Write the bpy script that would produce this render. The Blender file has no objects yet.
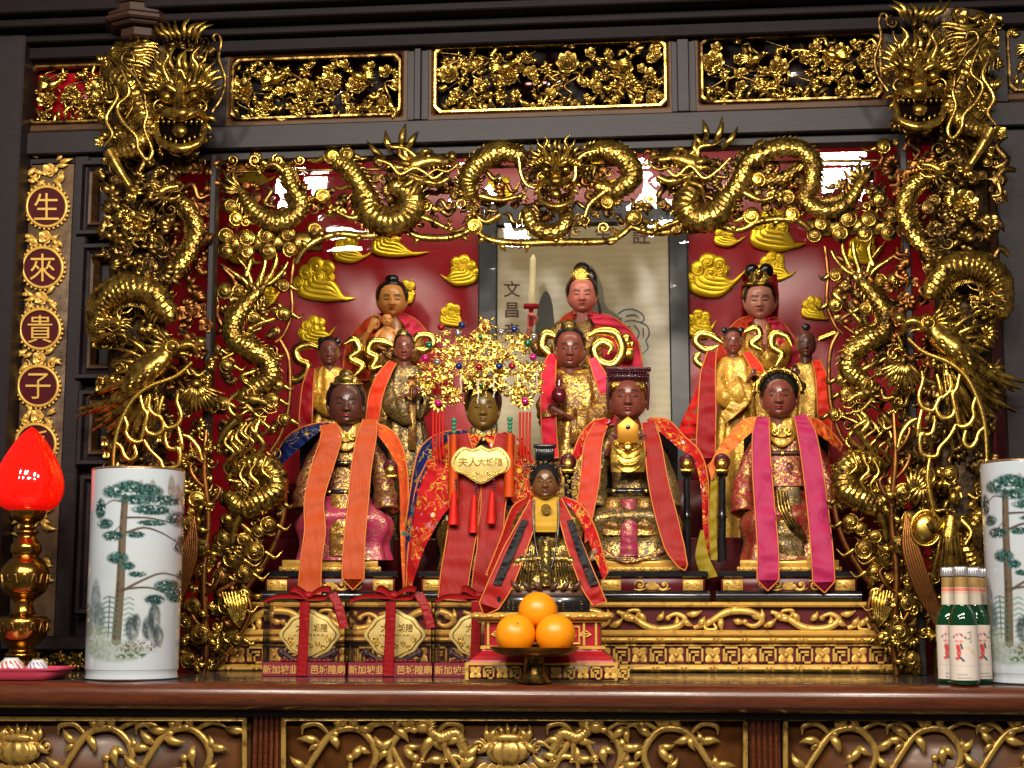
import bpy, math, random
import numpy as np
from mathutils import Matrix, Euler, Vector
PI = math.pi
sc = bpy.context.scene
COL = sc.collection
# ---------------------------------------------------------------- camera
FPX = 1500.0
CAM = np.array([0.0, -2.8, 1.245])          # table top is z = 1.10, its front edge y = 0
PITCH = math.atan(221.0 / FPX)
YAW = math.radians(5.5)
cam_d = bpy.data.cameras.new('camera'); cam = bpy.data.objects.new('camera', cam_d); COL.objects.link(cam)
cam.location = CAM; cam.rotation_euler = (PI / 2 + PITCH, 0, YAW)
cam_d.sensor_width = 36; cam_d.lens = 36 * FPX / 1024; cam_d.clip_start = .05; cam_d.clip_end = 60
sc.camera = cam
RM = np.array(Euler((PI / 2 + PITCH, 0, YAW)).to_matrix())
def P(px, py, Y):
    """world point of a photograph point on the upright plane y = Y"""
    px = np.asarray(px, float); py = np.asarray(py, float); Y = np.asarray(Y, float)
    d = np.stack([(px - 512) / FPX, (384 - py) / FPX, -np.ones_like(px + py)], -1) @ RM.T
    t = (Y - CAM[1]) / d[..., 1]
    return CAM + d * t[..., None]
def S(Y): return (Y + 2.8) / FPX            # metres per photograph pixel at depth Y
def rnd(a, b): return random.uniform(a, b)
# ---------------------------------------------------------------- mesh builder
def V(x, y, d=0.0): return (x, -d, -y)      # tracing space: right, away, up (pixels)
class MB:
    def __init__(s): s.v = []; s.f = []; s.m = []; s.c = []; s.n = 0; s.mat = 0; s.col = None; s.off = None
    def add(s, v, f, col=None):
        v = np.asarray(v, float).reshape(-1, 3)
        if s.off is not None: v = s.off(v)
        f = np.asarray(f, int)
        s.v.append(v); s.f.append(f + s.n); s.m.append(np.full(len(f), s.mat)); s.n += len(v)
        if col is None: col = s.col if s.col is not None else (1, 1, 1)
        c = np.asarray(col, float)
        s.c.append(np.broadcast_to(c, (len(v), 3)).copy())
    def grid(s, g, cu=False, cv=False, col=None, flip=False):
        g = np.asarray(g, float); n, m = g.shape[:2]
        i = np.arange(n if cu else n - 1)[:, None]; j = np.arange(m if cv else m - 1)[None, :]
        a = i * m + j; b = ((i + 1) % n) * m + j; c = ((i + 1) % n) * m + (j + 1) % m; d = i * m + (j + 1) % m
        q = np.stack([a, b, c, d], -1).reshape(-1, 4)
        if flip: q = q[:, ::-1]
        if col is not None and np.ndim(col) == 3: col = np.asarray(col).reshape(-1, 3)
        s.add(g.reshape(-1, 3), q, col)
    def tube(s, pts, r, n=8, flat=1.0, hint=(0, 1, 0), m=None, prof=None, cr_=True, cap=True, col=None, phase=0.0):
        """swept tube; flat = radius towards the hint axis relative to the radius across it"""
        pts = np.asarray(pts, float)
        r = np.atleast_1d(np.asarray(r, float))
        if m is None: m = max(3, (len(pts) - 1) * 5 + 1)
        p = cr(pts, m) if cr_ and len(pts) > 2 else lin(pts, m)
        R = np.interp(np.linspace(0, 1, len(p)), np.linspace(0, 1, len(r)), r)
        T, A, B = frames(p, hint)
        th = np.arange(n) / n * 2 * PI + phase
        ca, sa = np.cos(th), np.sin(th)
        if prof is not None: k = prof(th); ca, sa = ca * k, sa * k
        g = p[:, None] + R[:, None, None] * (A[:, None] * ca[None, :, None] + B[:, None] * (sa * flat)[None, :, None])
        s.grid(g, cv=True, col=col)
        if cap:
            for e in (0, -1):
                if R[e] > 1e-6:
                    q = np.concatenate([g[e], p[e][None]]); k = np.arange(n)
                    s.add(q, np.stack([k, (k + 1) % n, np.full(n, n), np.full(n, n)], -1), col)
        return p
    def ball(s, c, r, n=12, m=8, col=None, rot=0.0):
        r = np.broadcast_to(np.asarray(r, float), (3,))
        ph = np.linspace(0, PI, m + 1)[:, None]; th = np.arange(n)[None] / n * 2 * PI
        g = np.stack([np.sin(ph) * np.cos(th) * r[0], np.sin(ph) * np.sin(th) * r[1], np.cos(ph) * np.ones_like(th) * r[2]], -1)
        if rot:
            x, z = g[..., 0].copy(), g[..., 2].copy()
            g[..., 0] = x * math.cos(rot) + z * math.sin(rot); g[..., 2] = -x * math.sin(rot) + z * math.cos(rot)
        s.grid(g + np.asarray(c, float), cv=True, col=col)
    def lathe(s, prof, c=(0, 0, 0), n=32, col=None):
        """prof = [(r, z)...] turned about the z axis at c"""
        p = np.asarray(prof, float); th = np.arange(n) / n * 2 * PI
        g = np.stack([p[:, :1] * np.cos(th), p[:, :1] * np.sin(th), p[:, 1:2] * np.ones(n)], -1)
        s.grid(g + np.asarray(c, float), cv=True, col=col, flip=True)
    def box(s, x0, x1, y0, y1, z0, z1, b=0.0, col=None):
        if b <= 0:
            v = [(x, y, z) for x in (x0, x1) for y in (y0, y1) for z in (z0, z1)]
            s.add(v, [(0, 1, 3, 2), (4, 6, 7, 5), (0, 4, 5, 1), (2, 3, 7, 6), (0, 2, 6, 4), (1, 5, 7, 3)], col); return
        lv = []
        for z, k in ((z0, b), (z0 + b, 0), (z1 - b, 0), (z1, b)):
            a0, a1, c0, c1 = x0 + k, x1 - k, y0 + k, y1 - k
            lv.append([(a0 + b, c0, z), (a1 - b, c0, z), (a1, c0 + b, z), (a1, c1 - b, z), (a1 - b, c1, z), (a0 + b, c1, z), (a0, c1 - b, z), (a0, c0 + b, z)])
        g = np.array(lv); s.grid(g, cv=True, col=col, flip=True)
        for e in (0, -1):
            q = g[e]; s.add(q, [(0, 1, 2, 3), (0, 3, 4, 7), (4, 5, 6, 7)], col)
    def poly(s, pts, y0, y1, col=None, bev=0.0, cen=None):
        """outline in x-z extruded in y, top bevelled; star-shaped about its centre"""
        p = np.asarray(pts, float); c = p.mean(0) if cen is None else np.asarray(cen, float)
        def ring(k, y): q = c + (p - c) * k; return np.stack([q[:, 0], np.full(len(q), y), q[:, 1]], -1)
        R = np.abs(p - c).max()
        lv = [ring(1, y1), ring(1, y0 + bev), ring(1 - .35 * bev / R, y0 + .3 * bev), ring(1 - bev / R, y0)] if bev else [ring(1, y1), ring(1, y0)]
        lv.append(np.tile([[c[0], y0, c[1]]], (len(p), 1))); lv.insert(0, np.tile([[c[0], y1, c[1]]], (len(p), 1)))
        s.grid(np.array(lv), cv=True, col=col)
    def sheet(s, A, B, m=30, n=10, th=.6, wr=0.0, col=None, seed=0, colf=None, sag=0.0, freq=2.0):
        """cloth lofted between two edge polylines (points in tracing space), with thickness and soft creases"""
        a = cr(np.asarray(A, float), m); b = cr(np.asarray(B, float), m)
        t = np.linspace(0, 1, n)[None, :, None]
        g = a[:, None] * (1 - t) + b[:, None] * t
        u = np.linspace(0, 1, m)[:, None]; w = np.linspace(0, 1, n)[None]
        L = np.linalg.norm(np.diff(a, axis=0), axis=1).sum(); W = max(np.linalg.norm(a - b, axis=1).mean(), 1e-6)
        rs = np.random.RandomState(seed); z = np.zeros((m, n))
        for k in range(5):
            ang = rs.uniform(-.9, .9); fr = rs.uniform(.5, 1.3) * freq / W
            z += np.sin(2 * PI * fr * (u * L * math.cos(ang) + w * W * math.sin(ang)) + rs.uniform(0, 6) + 1.5 * np.sin(u * 7 + k))
        g[..., 1] += z * wr * .4 - sag * np.sin(PI * w)
        back = g.copy(); back[..., 1] += th
        full = np.concatenate([g, back[:, ::-1]], 1)
        c = None
        if colf is not None:
            c = colf(u * np.ones_like(w), w * np.ones_like(u)); c = np.concatenate([c, c[:, ::-1]], 1)
        s.grid(full, cv=True, col=c if c is not None else col)
        for e in (0, -1):
            q = np.concatenate([g[e], back[e]]); k = np.arange(n - 1)
            s.add(q, np.stack([k, k + 1, n + k + 1, n + k], -1), col if c is None else c[e][:2 * n] * 0 + c[e, 0])
    def build(s, name, mats, parent=None, Y=None, org=None, smooth=True, auto=None):
        """Y given: vertices are in tracing space on plane Y.  org: world point the object is placed at (default: base centre)"""
        v = np.concatenate(s.v); c = np.concatenate(s.c); f = np.concatenate(s.f); mi = np.concatenate(s.m)
        if Y is not None: v = P(v[:, 0], -v[:, 2], Y + v[:, 1] * S(Y))
        if parent is not None: o3 = np.array(list(parent['_w']))
        if org is None:
            lo, hi = v.min(0), v.max(0); org = np.array([(lo[0] + hi[0]) / 2, (lo[1] + hi[1]) / 2, lo[2]])
        org = np.asarray(org, float)
        me = bpy.data.meshes.new(name)
        tri = f[:, 2] == f[:, 3]
        cnt = np.where(tri, 3, 4); st = np.concatenate([[0], np.cumsum(cnt)[:-1]])
        keep = np.ones(f.shape, bool); keep[tri, 3] = False
        loops = f[keep]
        me.vertices.add(len(v)); me.vertices.foreach_set('co', (v - org).ravel())
        me.loops.add(len(loops)); me.loops.foreach_set('vertex_index', loops)
        me.polygons.add(len(f)); me.polygons.foreach_set('loop_start', st); me.polygons.foreach_set('loop_total', cnt)
        if not isinstance(mats, (list, tuple)): mats = [mats]
        for m_ in mats: me.materials.append(m_)
        me.polygons.foreach_set('material_index', mi); me.polygons.foreach_set('use_smooth', np.full(len(f), smooth))
        a = me.color_attributes.new('paint', 'FLOAT_COLOR', 'POINT'); a.data.foreach_set('color', np.concatenate([c, np.ones((len(c), 1))], 1).ravel())
        me.update(calc_edges=True); me.validate()
        if smooth and auto: me.set_sharp_from_angle(angle=math.radians(auto))
        o = bpy.data.objects.new(name, me); COL.objects.link(o)
        o['_w'] = [float(x) for x in org]
        if parent is not None:
            o.parent = parent; o.matrix_basis = Matrix.Translation(Vector(org - o3))
        else:
            o.matrix_basis = Matrix.Translation(Vector(org))
        return o
def lin(p, m):
    p = np.asarray(p, float); t = np.linspace(0, len(p) - 1, m)
    return np.stack([np.interp(t, np.arange(len(p)), p[:, k]) for k in range(p.shape[1])], -1)
def cr(p, m):
    p = np.asarray(p, float)
    if len(p) < 3: return lin(p, m)
    q = np.concatenate([[2 * p[0] - p[1]], p, [2 * p[-1] - p[-2]]])
    t = np.linspace(0, len(p) - 1 - 1e-9, m); i = t.astype(int); u = (t - i)[:, None]
    a, b, c, d = q[i], q[i + 1], q[i + 2], q[i + 3]
    return .5 * (2 * b + (c - a) * u + (2 * a - 5 * b + 4 * c - d) * u ** 2 + (3 * b - a - 3 * c + d) * u ** 3)
def frames(p, hint):
    T = np.gradient(p, axis=0); T /= np.linalg.norm(T, axis=1)[:, None] + 1e-12
    h = np.asarray(hint, float); A = np.cross(T, h); L = np.linalg.norm(A, axis=1)
    last = None
    for i in range(len(A)):
        if L[i] > .2: A[i] /= L[i]; last = A[i]
        elif last is not None: a = last - T[i] * last.dot(T[i]); A[i] = a / (np.linalg.norm(a) + 1e-9)
        else:
            a = np.cross(T[i], (1, .01, 0)); A[i] = a / (np.linalg.norm(a) + 1e-9); last = A[i]
    return T, A, np.cross(A, T)
def sm(a, b, x): t = np.clip((x - a) / (b - a), 0, 1); return t * t * (3 - 2 * t)
# ---------------------------------------------------------------- naming
def tag(o, label, cat, group=None, kind=None):
    if label: o['label'] = label
    if cat: o['category'] = cat
    if group: o['group'] = group
    if kind: o['kind'] = kind
    return o
def thing(name, loc, label, cat, group=None):
    o = bpy.data.objects.new(name, None); COL.objects.link(o)
    o.matrix_basis = Matrix.Translation(Vector(loc)); o.empty_display_size = .03
    o['_w'] = [float(x) for x in loc]
    return tag(o, label, cat, group)
def kids(o): return [c for c in bpy.data.objects if c.parent == o]
def dup(o, loc, label=None, parent=None, rz=0.0):
    c = o.copy(); COL.objects.link(c)
    if parent is None: c.matrix_basis = Matrix.Translation(Vector(loc)) @ Matrix.Rotation(rz, 4, 'Z')
    else: c.parent = parent
    if label: c['label'] = label
    for k in kids(o): dup(k, None, None, c)
    return c
def struct(mb, name, mats, **k):
    k.setdefault('auto', 30)
    o = mb.build(name, mats, **k); o['kind'] = 'structure'; return o
# ---------------------------------------------------------------- materials
MATS = {}
class NT:
    def __init__(s, name):
        s.m = bpy.data.materials.new(name); s.m.use_nodes = True; s.t = s.m.node_tree; s.t.nodes.clear()
        s.out = s.n('ShaderNodeOutputMaterial'); s.b = s.n('ShaderNodeBsdfPrincipled'); s.l(s.b.outputs[0], s.out.inputs[0])
        s.tc = s.n('ShaderNodeTexCoord'); MATS[name] = s.m
    def n(s, t, **k):
        x = s.t.nodes.new(t)
        for a, b in k.items(): setattr(x, a, b)
        return x
    def l(s, a, b): s.t.links.new(a, b)
    def set(s, **k):
        for a, b in k.items():
            i = s.b.inputs[a.replace('_', ' ')]
            i.default_value = b if not isinstance(b, tuple) or len(b) == 4 or i.type == 'VECTOR' else (*b, 1)
    def noise(s, scale, detail=4, rough=.6, st=(1, 1, 1), coord='Object', dist=0):
        mp = s.n('ShaderNodeMapping'); mp.inputs['Scale'].default_value = st; s.l(s.tc.outputs[coord], mp.inputs[0])
        x = s.n('ShaderNodeTexNoise'); x.inputs['Scale'].default_value = scale; x.inputs['Detail'].default_value = detail
        x.inputs['Roughness'].default_value = rough; x.inputs['Distortion'].default_value = dist; s.l(mp.outputs[0], x.inputs[0]); return x.outputs[0]
    def vor(s, scale, feature='F1', st=(1, 1, 1), out=0):
        mp = s.n('ShaderNodeMapping'); mp.inputs['Scale'].default_value = st; s.l(s.tc.outputs['Object'], mp.inputs[0])
        x = s.n('ShaderNodeTexVoronoi', feature=feature); x.inputs['Scale'].default_value = scale; s.l(mp.outputs[0], x.inputs[0]); return x.outputs[out]
    def wave(s, scale, dist=2, st=(1, 1, 1), dirn='X'):
        mp = s.n('ShaderNodeMapping'); mp.inputs['Scale'].default_value = st; s.l(s.tc.outputs['Object'], mp.inputs[0])
        x = s.n('ShaderNodeTexWave', bands_direction=dirn); x.inputs['Scale'].default_value = scale; x.inputs['Distortion'].default_value = dist
        x.inputs['Detail'].default_value = 3; s.l(mp.outputs[0], x.inputs[0]); return x.outputs[1]
    def ramp(s, fac, stops, interp='LINEAR'):
        r = s.n('ShaderNodeValToRGB'); e = r.color_ramp; e.interpolation = interp
        while len(e.elements) < len(stops): e.elements.new(1)
        for x, (p, c) in zip(e.elements, stops): x.position = p; x.color = (*c, 1)
        s.l(fac, r.inputs[0]); return r.outputs[0]
    def mix(s, fac, a, b, mode='MIX'):
        x = s.n('ShaderNodeMix', data_type='RGBA', blend_type=mode)
        for i, v in ((0, fac), (6, a), (7, b)):
            if isinstance(v, (int, float)): x.inputs[i].default_value = v
            elif isinstance(v, tuple): x.inputs[i].default_value = (*v, 1)
            else: s.l(v, x.inputs[i])
        return x.outputs[2]
    def bump(s, h, strength=.4, dist=.001, prev=None):
        x = s.n('ShaderNodeBump'); x.inputs['Strength'].default_value = strength; x.inputs['Distance'].default_value = dist
        s.l(h, x.inputs['Height'])
        if prev is not None: s.l(prev, x.inputs['Normal'])
        s.l(x.outputs[0], s.b.inputs['Normal']); return x.outputs[0]
    def base(s, o): s.l(o, s.b.inputs['Base Color'])
    def paint(s):
        a = s.n('ShaderNodeVertexColor'); a.layer_name = 'paint'; return a.outputs[0]
def h2(c):
    """sRGB 0-255 to linear"""
    return tuple(((x / 255) / 12.92 if x <= 10 else ((x / 255 + .055) / 1.055) ** 2.4) for x in c)
def plain(name, c, rough=.5, metal=0.0, bump=None, coat=0.0, spec=.5, vary=.15, sc_=60, **k):
    t = NT(name); t.set(Roughness=rough, Metallic=metal, Coat_Weight=coat, Specular_IOR_Level=spec, **k)
    c2 = tuple(x * (1 - vary) for x in c)
    t.base(t.mix(t.noise(sc_, 4), c2, tuple(min(1, x * (1 + vary)) for x in c)))
    if bump: t.bump(t.noise(bump[0], 3), bump[1], bump[2])
    return t.m
def gold(name, c, dark, rough=.3, f=.5, sc_=22, bs=.35, metal=1.0, fine=160, spread=.16, mid=None):
    t = NT(name); t.set(Metallic=metal, Roughness=rough)
    n = t.noise(sc_, 6, .7)
    r = t.ramp(n, [(max(0, f - spread), dark), (f + spread * .4, c)] if mid is None else [(f - spread, dark), (f - spread * .1, mid), (f + spread, c)])
    t.base(r)
    t.l(t.ramp(n, [(max(0, f - spread), (min(1, rough + .25),) * 3), (f + spread * .4, (rough,) * 3)]), t.b.inputs['Roughness'])
    nb = t.bump(t.noise(fine, 4, .6), bs, .0012)
    return t.m
def wood(name, a, b, rough=.35, st=(1, 1, 8), coat=.3, sc_=18, spec=.5):
    t = NT(name); t.set(Roughness=rough, Specular_IOR_Level=spec, Coat_Weight=coat, Coat_Roughness=.15)
    n = t.noise(sc_, 8, .65, st, dist=.6); t.base(t.ramp(n, [(.3, a), (.7, b)]))
    t.bump(n, .15, .0006); return t.m
# ---------------------------------------------------------------- carving library (tracing space: pixels, y down, d towards the viewer)
def pts3(p): return [V(*q) for q in p]
def ridge(th): return 1 - .22 * np.abs(np.sin(th)) ** .5 * 0 + .0 * th
def strand(mb, p, w, flat=.8, n=7, m=None, taper=(.55, 1, .9, .15), col=None):
    mb.tube(pts3(p), np.array(taper) * w, n=n, flat=flat, m=m or max(8, len(p) * 5), col=col)
def volute(mb, x, y, R, d=0.0, turns=1.5, a0=0.0, s=1, w=None, ball=True, tail=None, flat=.9, n=6):
    w = w or R * .2
    k = int(14 * turns) + 4; t = np.linspace(0, 1, k); r = R * (1 - .8 * t ** .9) - w * .5
    a = math.radians(a0) + s * t * turns * 2 * PI
    p = [V(x + rr * math.cos(q), y - rr * math.sin(q), d + t_ * w * .9) for rr, q, t_ in zip(r, a, t)]
    if tail: p = pts3([(*q, d) if len(q) == 2 else q for q in tail]) + p; 
    mb.tube(p, [w * .5] + [w] * 3 + [w * .8], n=n, flat=flat, m=len(p) * 2)
    if ball: mb.ball(V(x, y, d + w * .9), R * .27, 8, 6)
def puff(mb, x, y, R, d=0.0, s=1, a0=0.0):
    """domed cloud curl with a raised spiral"""
    mb.ball(V(x, y, d), (R, R * .5, R), 16, 8)
    k = 26; t = np.linspace(0, 1, k); r = R * (.95 - .72 * t)
    a = math.radians(a0) + s * t * 1.45 * 2 * PI
    p = [V(x + rr * math.cos(q), y - rr * math.sin(q), d + R * (.12 + .42 * u ** .6)) for rr, q, u in zip(r, a, t)]
    mb.tube(p, [R * .06, R * .13, R * .13, R * .12], n=6, m=44)
    mb.ball(V(x, y, d + R * .46), R * .22, 8, 6)
def leaf(mb, x, y, ang, L, W, curl=.5, d=0.0, lift=.15, n=6, m=9, wob=0.0):
    a = math.radians(ang); k = 7; p = []; cx, cy = x, y
    for i in range(k):
        t = i / (k - 1)
        p.append(V(cx, cy, d + L * lift * math.sin(t * PI)))
        aa = a + curl * t * 2 + wob * math.sin(t * 7)
        cx += math.cos(aa) * L / (k - 1); cy -= math.sin(aa) * L / (k - 1)
    mb.tube(p, W * .5 * np.array([.35, .85, 1, .8, .45, .04]), n=n, flat=.55, m=m, cap=False, prof=lambda th: 1 + .28 * np.abs(np.cos(th + PI / 2)) ** 8)
def fan(mb, x, y, a0, a1, n, L, W, curl=.3, d=0.0, r0=0.0, lift=.15, jit=.1, m=8):
    for i in range(n):
        a = a0 + (a1 - a0) * (i + .5) / n
        leaf(mb, x + r0 * math.cos(math.radians(a)), y - r0 * math.sin(math.radians(a)), a, L * rnd(1 - jit, 1 + jit), W, curl if a0 < a1 else -curl, d + rnd(0, .6), lift, m=m)
def petal(mb, x, y, ang, L, W, d=0.0, cup=.5):
    a = math.radians(ang); u = np.linspace(0, 1, 6)[:, None]; w = np.linspace(-1, 1, 7)[None]
    prof = np.sin(np.clip(u * .86 + .06, 0, 1) * PI) ** .55 * (1 - .12 * np.cos(w * 9) * u)
    X = u * L * (1 - .12 * w ** 2); Yp = w * W * .5 * prof
    D = d + cup * L * (.55 * u ** 1.6 - .28 * w ** 2 * u) + .0 * w
    px = x + X * math.cos(a) - Yp * math.sin(a); py = y - X * math.sin(a) - Yp * math.cos(a)
    g = np.stack([px, -D, -py], -1); b = g.copy(); b[..., 1] += L * .10
    mb.grid(np.concatenate([g, b[:, ::-1]], 1), cv=True)
def flower(mb, x, y, R, d=0.0, layers=3, n=7, core=True):
    for k in range(layers):
        q = 1 - k * .27; m = max(4, n - k)
        for i in range(m): petal(mb, x, y, 360 * (i + .5 * (k % 2)) / m + 11 * k + rnd(-6, 6), R * q, R * q * 1.15, d + k * R * .16, .35 + .22 * k)
    if core: mb.ball(V(x, y, d + R * .45), (R * .24, R * .24, R * .24), 9, 6)
def rope(mb, p, r, tw=3.2):
    mb.tube(pts3(p), r, n=6, m=40)
def scaled(mb, p, r, s=3.6, amp=.24, n=34, step=.9, flat=.85, taper=None, col=None):
    """snake body with overlapping scales modelled in its surface"""
    c = cr(np.array(pts3(p), float), 60); L = np.linalg.norm(np.diff(c, axis=0), axis=1).sum()
    m = max(12, int(L / step)); c = cr(np.array(pts3(p), float), m)
    T, A, B = frames(c, (0, 1, 0)); R = np.interp(np.linspace(0, 1, m), np.linspace(0, 1, len(np.atleast_1d(r))), np.atleast_1d(r))
    th = np.arange(n) / n * 2 * PI; u = np.linspace(0, L, m)[:, None] / s
    nv = max(4, round(2 * PI * R.mean() / s)); v = th[None] / (2 * PI) * nv
    hs = []
    for o1, o2 in ((0, 0), (1, .5)):
        du = (u + o1) % 2; fb = (v + o2) % 1 - .5; inside = du <= 1 + np.sqrt(np.clip(1 - (2.0 * fb) ** 2, 0, 1)) * 1.0
        hs.append(np.where(inside, du / 2 * (1 - .75 * (2 * fb) ** 2) + .12 * (1 - np.abs(2 * fb)), 0))
    hgt = np.maximum(*hs) * amp * 1.35
    belly = sm(.55, .85, -np.sin(th))[None] * 0
    rr = R[:, None] * (1 + hgt * (1 - belly) - amp * .4)
    g = c[:, None] + rr[..., None] * (A[:, None] * np.cos(th)[None, :, None] + B[:, None] * (np.sin(th) * flat)[None, :, None])
    mb.grid(g, cv=True, col=col)
    mb.ball(c[0], R[0] * .9, 8, 6); mb.ball(c[-1], R[-1] * .9, 8, 6)
    return c, A, T, R
def spine(mb, p, r, side=1, h=.75, step=4.2, d=0.0):
    """row of small fins along one side of a body"""
    c = cr(np.array(pts3(p), float), 90); L = np.linalg.norm(np.diff(c, axis=0), axis=1).sum(); k = max(4, int(L / step))
    c = cr(np.array(pts3(p), float), k); T, A, B = frames(c, (0, 1, 0)); R = np.interp(np.linspace(0, 1, k), np.linspace(0, 1, len(np.atleast_1d(r))), np.atleast_1d(r))
    for i in range(k - 1):
        b = c[i] + A[i] * side * R[i] * .8; t = b + A[i] * side * R[i] * h + T[i] * step * .9
        mb.tube([b - T[i] * step * .5, b + A[i] * side * R[i] * .35, t], np.array([1.0, .7, .1]) * step * .42, n=5, flat=.5, m=5)
def claw(mb, p, w, ang, L=9, n=4, d=2.0, spread=95):
    """leg along p ending in splayed talons"""
    strand(mb, p, w, flat=.9, taper=(1.25, 1.1, .8, .62))
    x, y = p[-1][0], p[-1][1]; mb.ball(V(x, y, d), w * .95, 8, 6)
    for i in range(n):
        a = ang + spread * ((i + .5) / n - .5)
        leaf(mb, x, y, a, L, w * .8, (.5 if i >= n / 2 else -.5), d, .25)
def head_side(mb, x, y, s, f=1, ang=0.0, d=8.0):
    """dragon head in profile looking to f (1 right, -1 left), s = head length in pixels, jaws open"""
    ca, sa = math.cos(math.radians(ang)), math.sin(math.radians(ang))
    def q(u, v, e=0.0):
        u, v = u * s, v * s; return (x + f * (u * ca - v * sa), y - (u * sa + v * ca), d + e * s)
    T = lambda pp, w, **k: mb.tube(pts3([q(*a) for a in pp]), np.array(w) * s, n=k.pop('n', 10), **k)
    T([(-.35, 0), (-.1, .1), (.15, .12), (.38, .06), (.52, .09)], [.17, .2, .17, .12, .1, .07], flat=1.1)      # skull and upper jaw
    T([(-.3, -.1), (-.05, -.22), (.2, -.3), (.4, -.24)], [.12, .1, .085, .06], flat=1.1)                      # lower jaw
    mb.ball(V(*q(.52, .14)), .095 * s, 10, 7); mb.ball(V(*q(.45, .16, .08)), .05 * s); mb.ball(V(*q(.45, .16, -.08)), .05 * s)
    for e in (1, -1):
        mb.ball(V(*q(.1, .2, .13 * e)), .06 * s, 10, 7)
        T([(-.05, .22, .13 * e), (.06, .3, .17 * e), (.2, .27, .13 * e)], [.03, .06, .02], n=7)             # brow
        T([(-.12, .22, .08 * e), (-.3, .4, .12 * e), (-.52, .46, .12 * e), (-.68, .6, .1 * e)], [.06, .05, .035, .01], n=7)   # horn
        leaf(mb, *q(-.2, .05)[:2], 150 if f > 0 else 30, .3 * s, .14 * s, .3 * f, d + .16 * s * e)
        for k in range(6):
            aa = (95 + 22 * k); aa = aa if f > 0 else 180 - aa
            leaf(mb, *q(-.25 + .03 * k, .12 - .07 * k)[:2], aa + ang * f, s * rnd(.42, .62), s * .11, .35 * f * (-1 if k < 2 else 1), d + e * s * .08, .1, wob=.5)
    for k in range(4): leaf(mb, *q(-.05 + .14 * k, -.24)[:2], -110 if f > 0 else -70, s * .2, s * .07, .3 * f, d)
    for k in range(5): leaf(mb, *q(.1 + .08 * k, .02)[:2], -90, s * .09, s * .045, 0, d + .1 * s)
    T([(.46, .1, .14), (.6, .0, .2), (.42, -.12, .24), (.2, -.06, .24), (-.02, -.16, .22), (-.25, -.06, .2)], [.028, .03, .026, .024, .02, .012], n=6, m=30)
def head_front(mb, mw, x, y, s, whisk=None, d=16.0, mir=1):
    """frontal dragon mask, s = half width; mw receives the whiskers"""
    def q(u, v, e=0.0): return (x + mir * u * s, y - v * s, d + e * s)
    def T(m_, pp, w, **k): m_.tube(pts3([q(*a) for a in pp]), np.array(w) * s, n=k.pop('n', 9), **k)
    mb.ball(V(*q(0, .42, -.25)), (.62 * s, .5 * s, .5 * s), 20, 12)
    T(mb, [(0, .75, .15), (0, .45, .3), (0, .2, .42), (0, -.02, .62)], [.14, .13, .15, .17], n=12)              # nose bridge
    mb.ball(V(*q(0, -.1, .62)), (.24 * s, .2 * s, .18 * s), 14, 9)
    T(mb, [(-.62, -.28, .05), (-.42, -.08, .35), (0, -.2, .55), (.42, -.08, .35), (.62, -.28, .05)], [.09, .13, .14, .13, .09], m=24, n=10)    # upper lip
    T(mb, [(-.6, -.35, .0), (-.48, -.8, .2), (0, -.98, .34), (.48, -.8, .2), (.6, -.35, .0)], [.08, .1, .12, .1, .08], m=24, n=10)             # jaw
    mb.ball(V(*q(0, -.55, .25)), .2 * s, 14, 9)                                                                 # pearl held in the jaws
    for e in (1, -1):
        mb.ball(V(*q(.2 * e, -.12, .5)), .12 * s, 10, 7)
        mb.ball(V(*q(.34 * e, .3, .3)), .13 * s, 12, 8)
        volute(mb, *q(.5 * e, .02)[:2], .2 * s, d + .28 * s, 1.3, 90, -e * mir)
        T(mb, [(.12 * e, .42, .4), (.34 * e, .55, .42), (.62 * e, .52, .2)], [.06, .1, .03], n=8)
        for k in range(7): a = 62 - 9 * k; leaf(mb, *q((.14 + .09 * k) * e, .5 - .015 * k)[:2], a if e * mir > 0 else 180 - a, s * .42, s * .1, .25 * e * mir, d + .3 * s)
        for k in range(4): leaf(mb, *q(e * (.14 + .13 * k), -.27)[:2], -90, s * .14, s * .08, 0, d + (.5 - .1 * k) * s)
        for k in range(4): leaf(mb, *q(e * (.1 + .13 * k), -.86 + .05 * k)[:2], 90, s * .12, s * .07, 0, d + .3 * s)
        for k in range(6): a = -8 - 24 * k; leaf(mb, *q(e * (.62 - .06 * k), -.2 - .15 * k)[:2], a if e * mir > 0 else 180 - a, s * rnd(.3, .45), s * .13, -.4 * e * mir, d + .05 * s)
        leaf(mb, *q(.66 * e, .25)[:2], 25 if e * mir > 0 else 155, s * .4, s * .22, .35 * e * mir, d)            # ear
        T(mb, [(.3 * e, .68, .1), (.42 * e, 1.0, .22), (.3 * e, 1.28, .3), (.48 * e, 1.5, .3)], [.1, .08, .05, .012], n=8)  # antler
        T(mb, [(.38 * e, 1.0, .22), (.58 * e, 1.15, .26), (.66 * e, 1.38, .26)], [.05, .04, .01], n=7)
    for k in range(13):
        a = 90 + (k - 6) * 15; leaf(mb, *q(.5 * math.cos(math.radians(a)), .6 + .22 * math.sin(math.radians(a)))[:2], a if mir > 0 else 180 - a, s * rnd(.6, .85), s * .15, (.35 if k < 6 else -.35) * mir, d - .2 * s + rnd(-2, 2), .12, wob=.4)
    mb.tube(pts3([q(-.12, .72, .35), q(0, .95, .42), q(.12, .72, .35)]), .05 * s, n=6)
    if whisk:
        for w in whisk: strand(mw, [(a, b, d + 8 + (c[0] if c else 0)) for a, b, *c in w], 1.9, n=7, m=len(w) * 8, taper=(1, 1.1, 1, .8))
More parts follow.
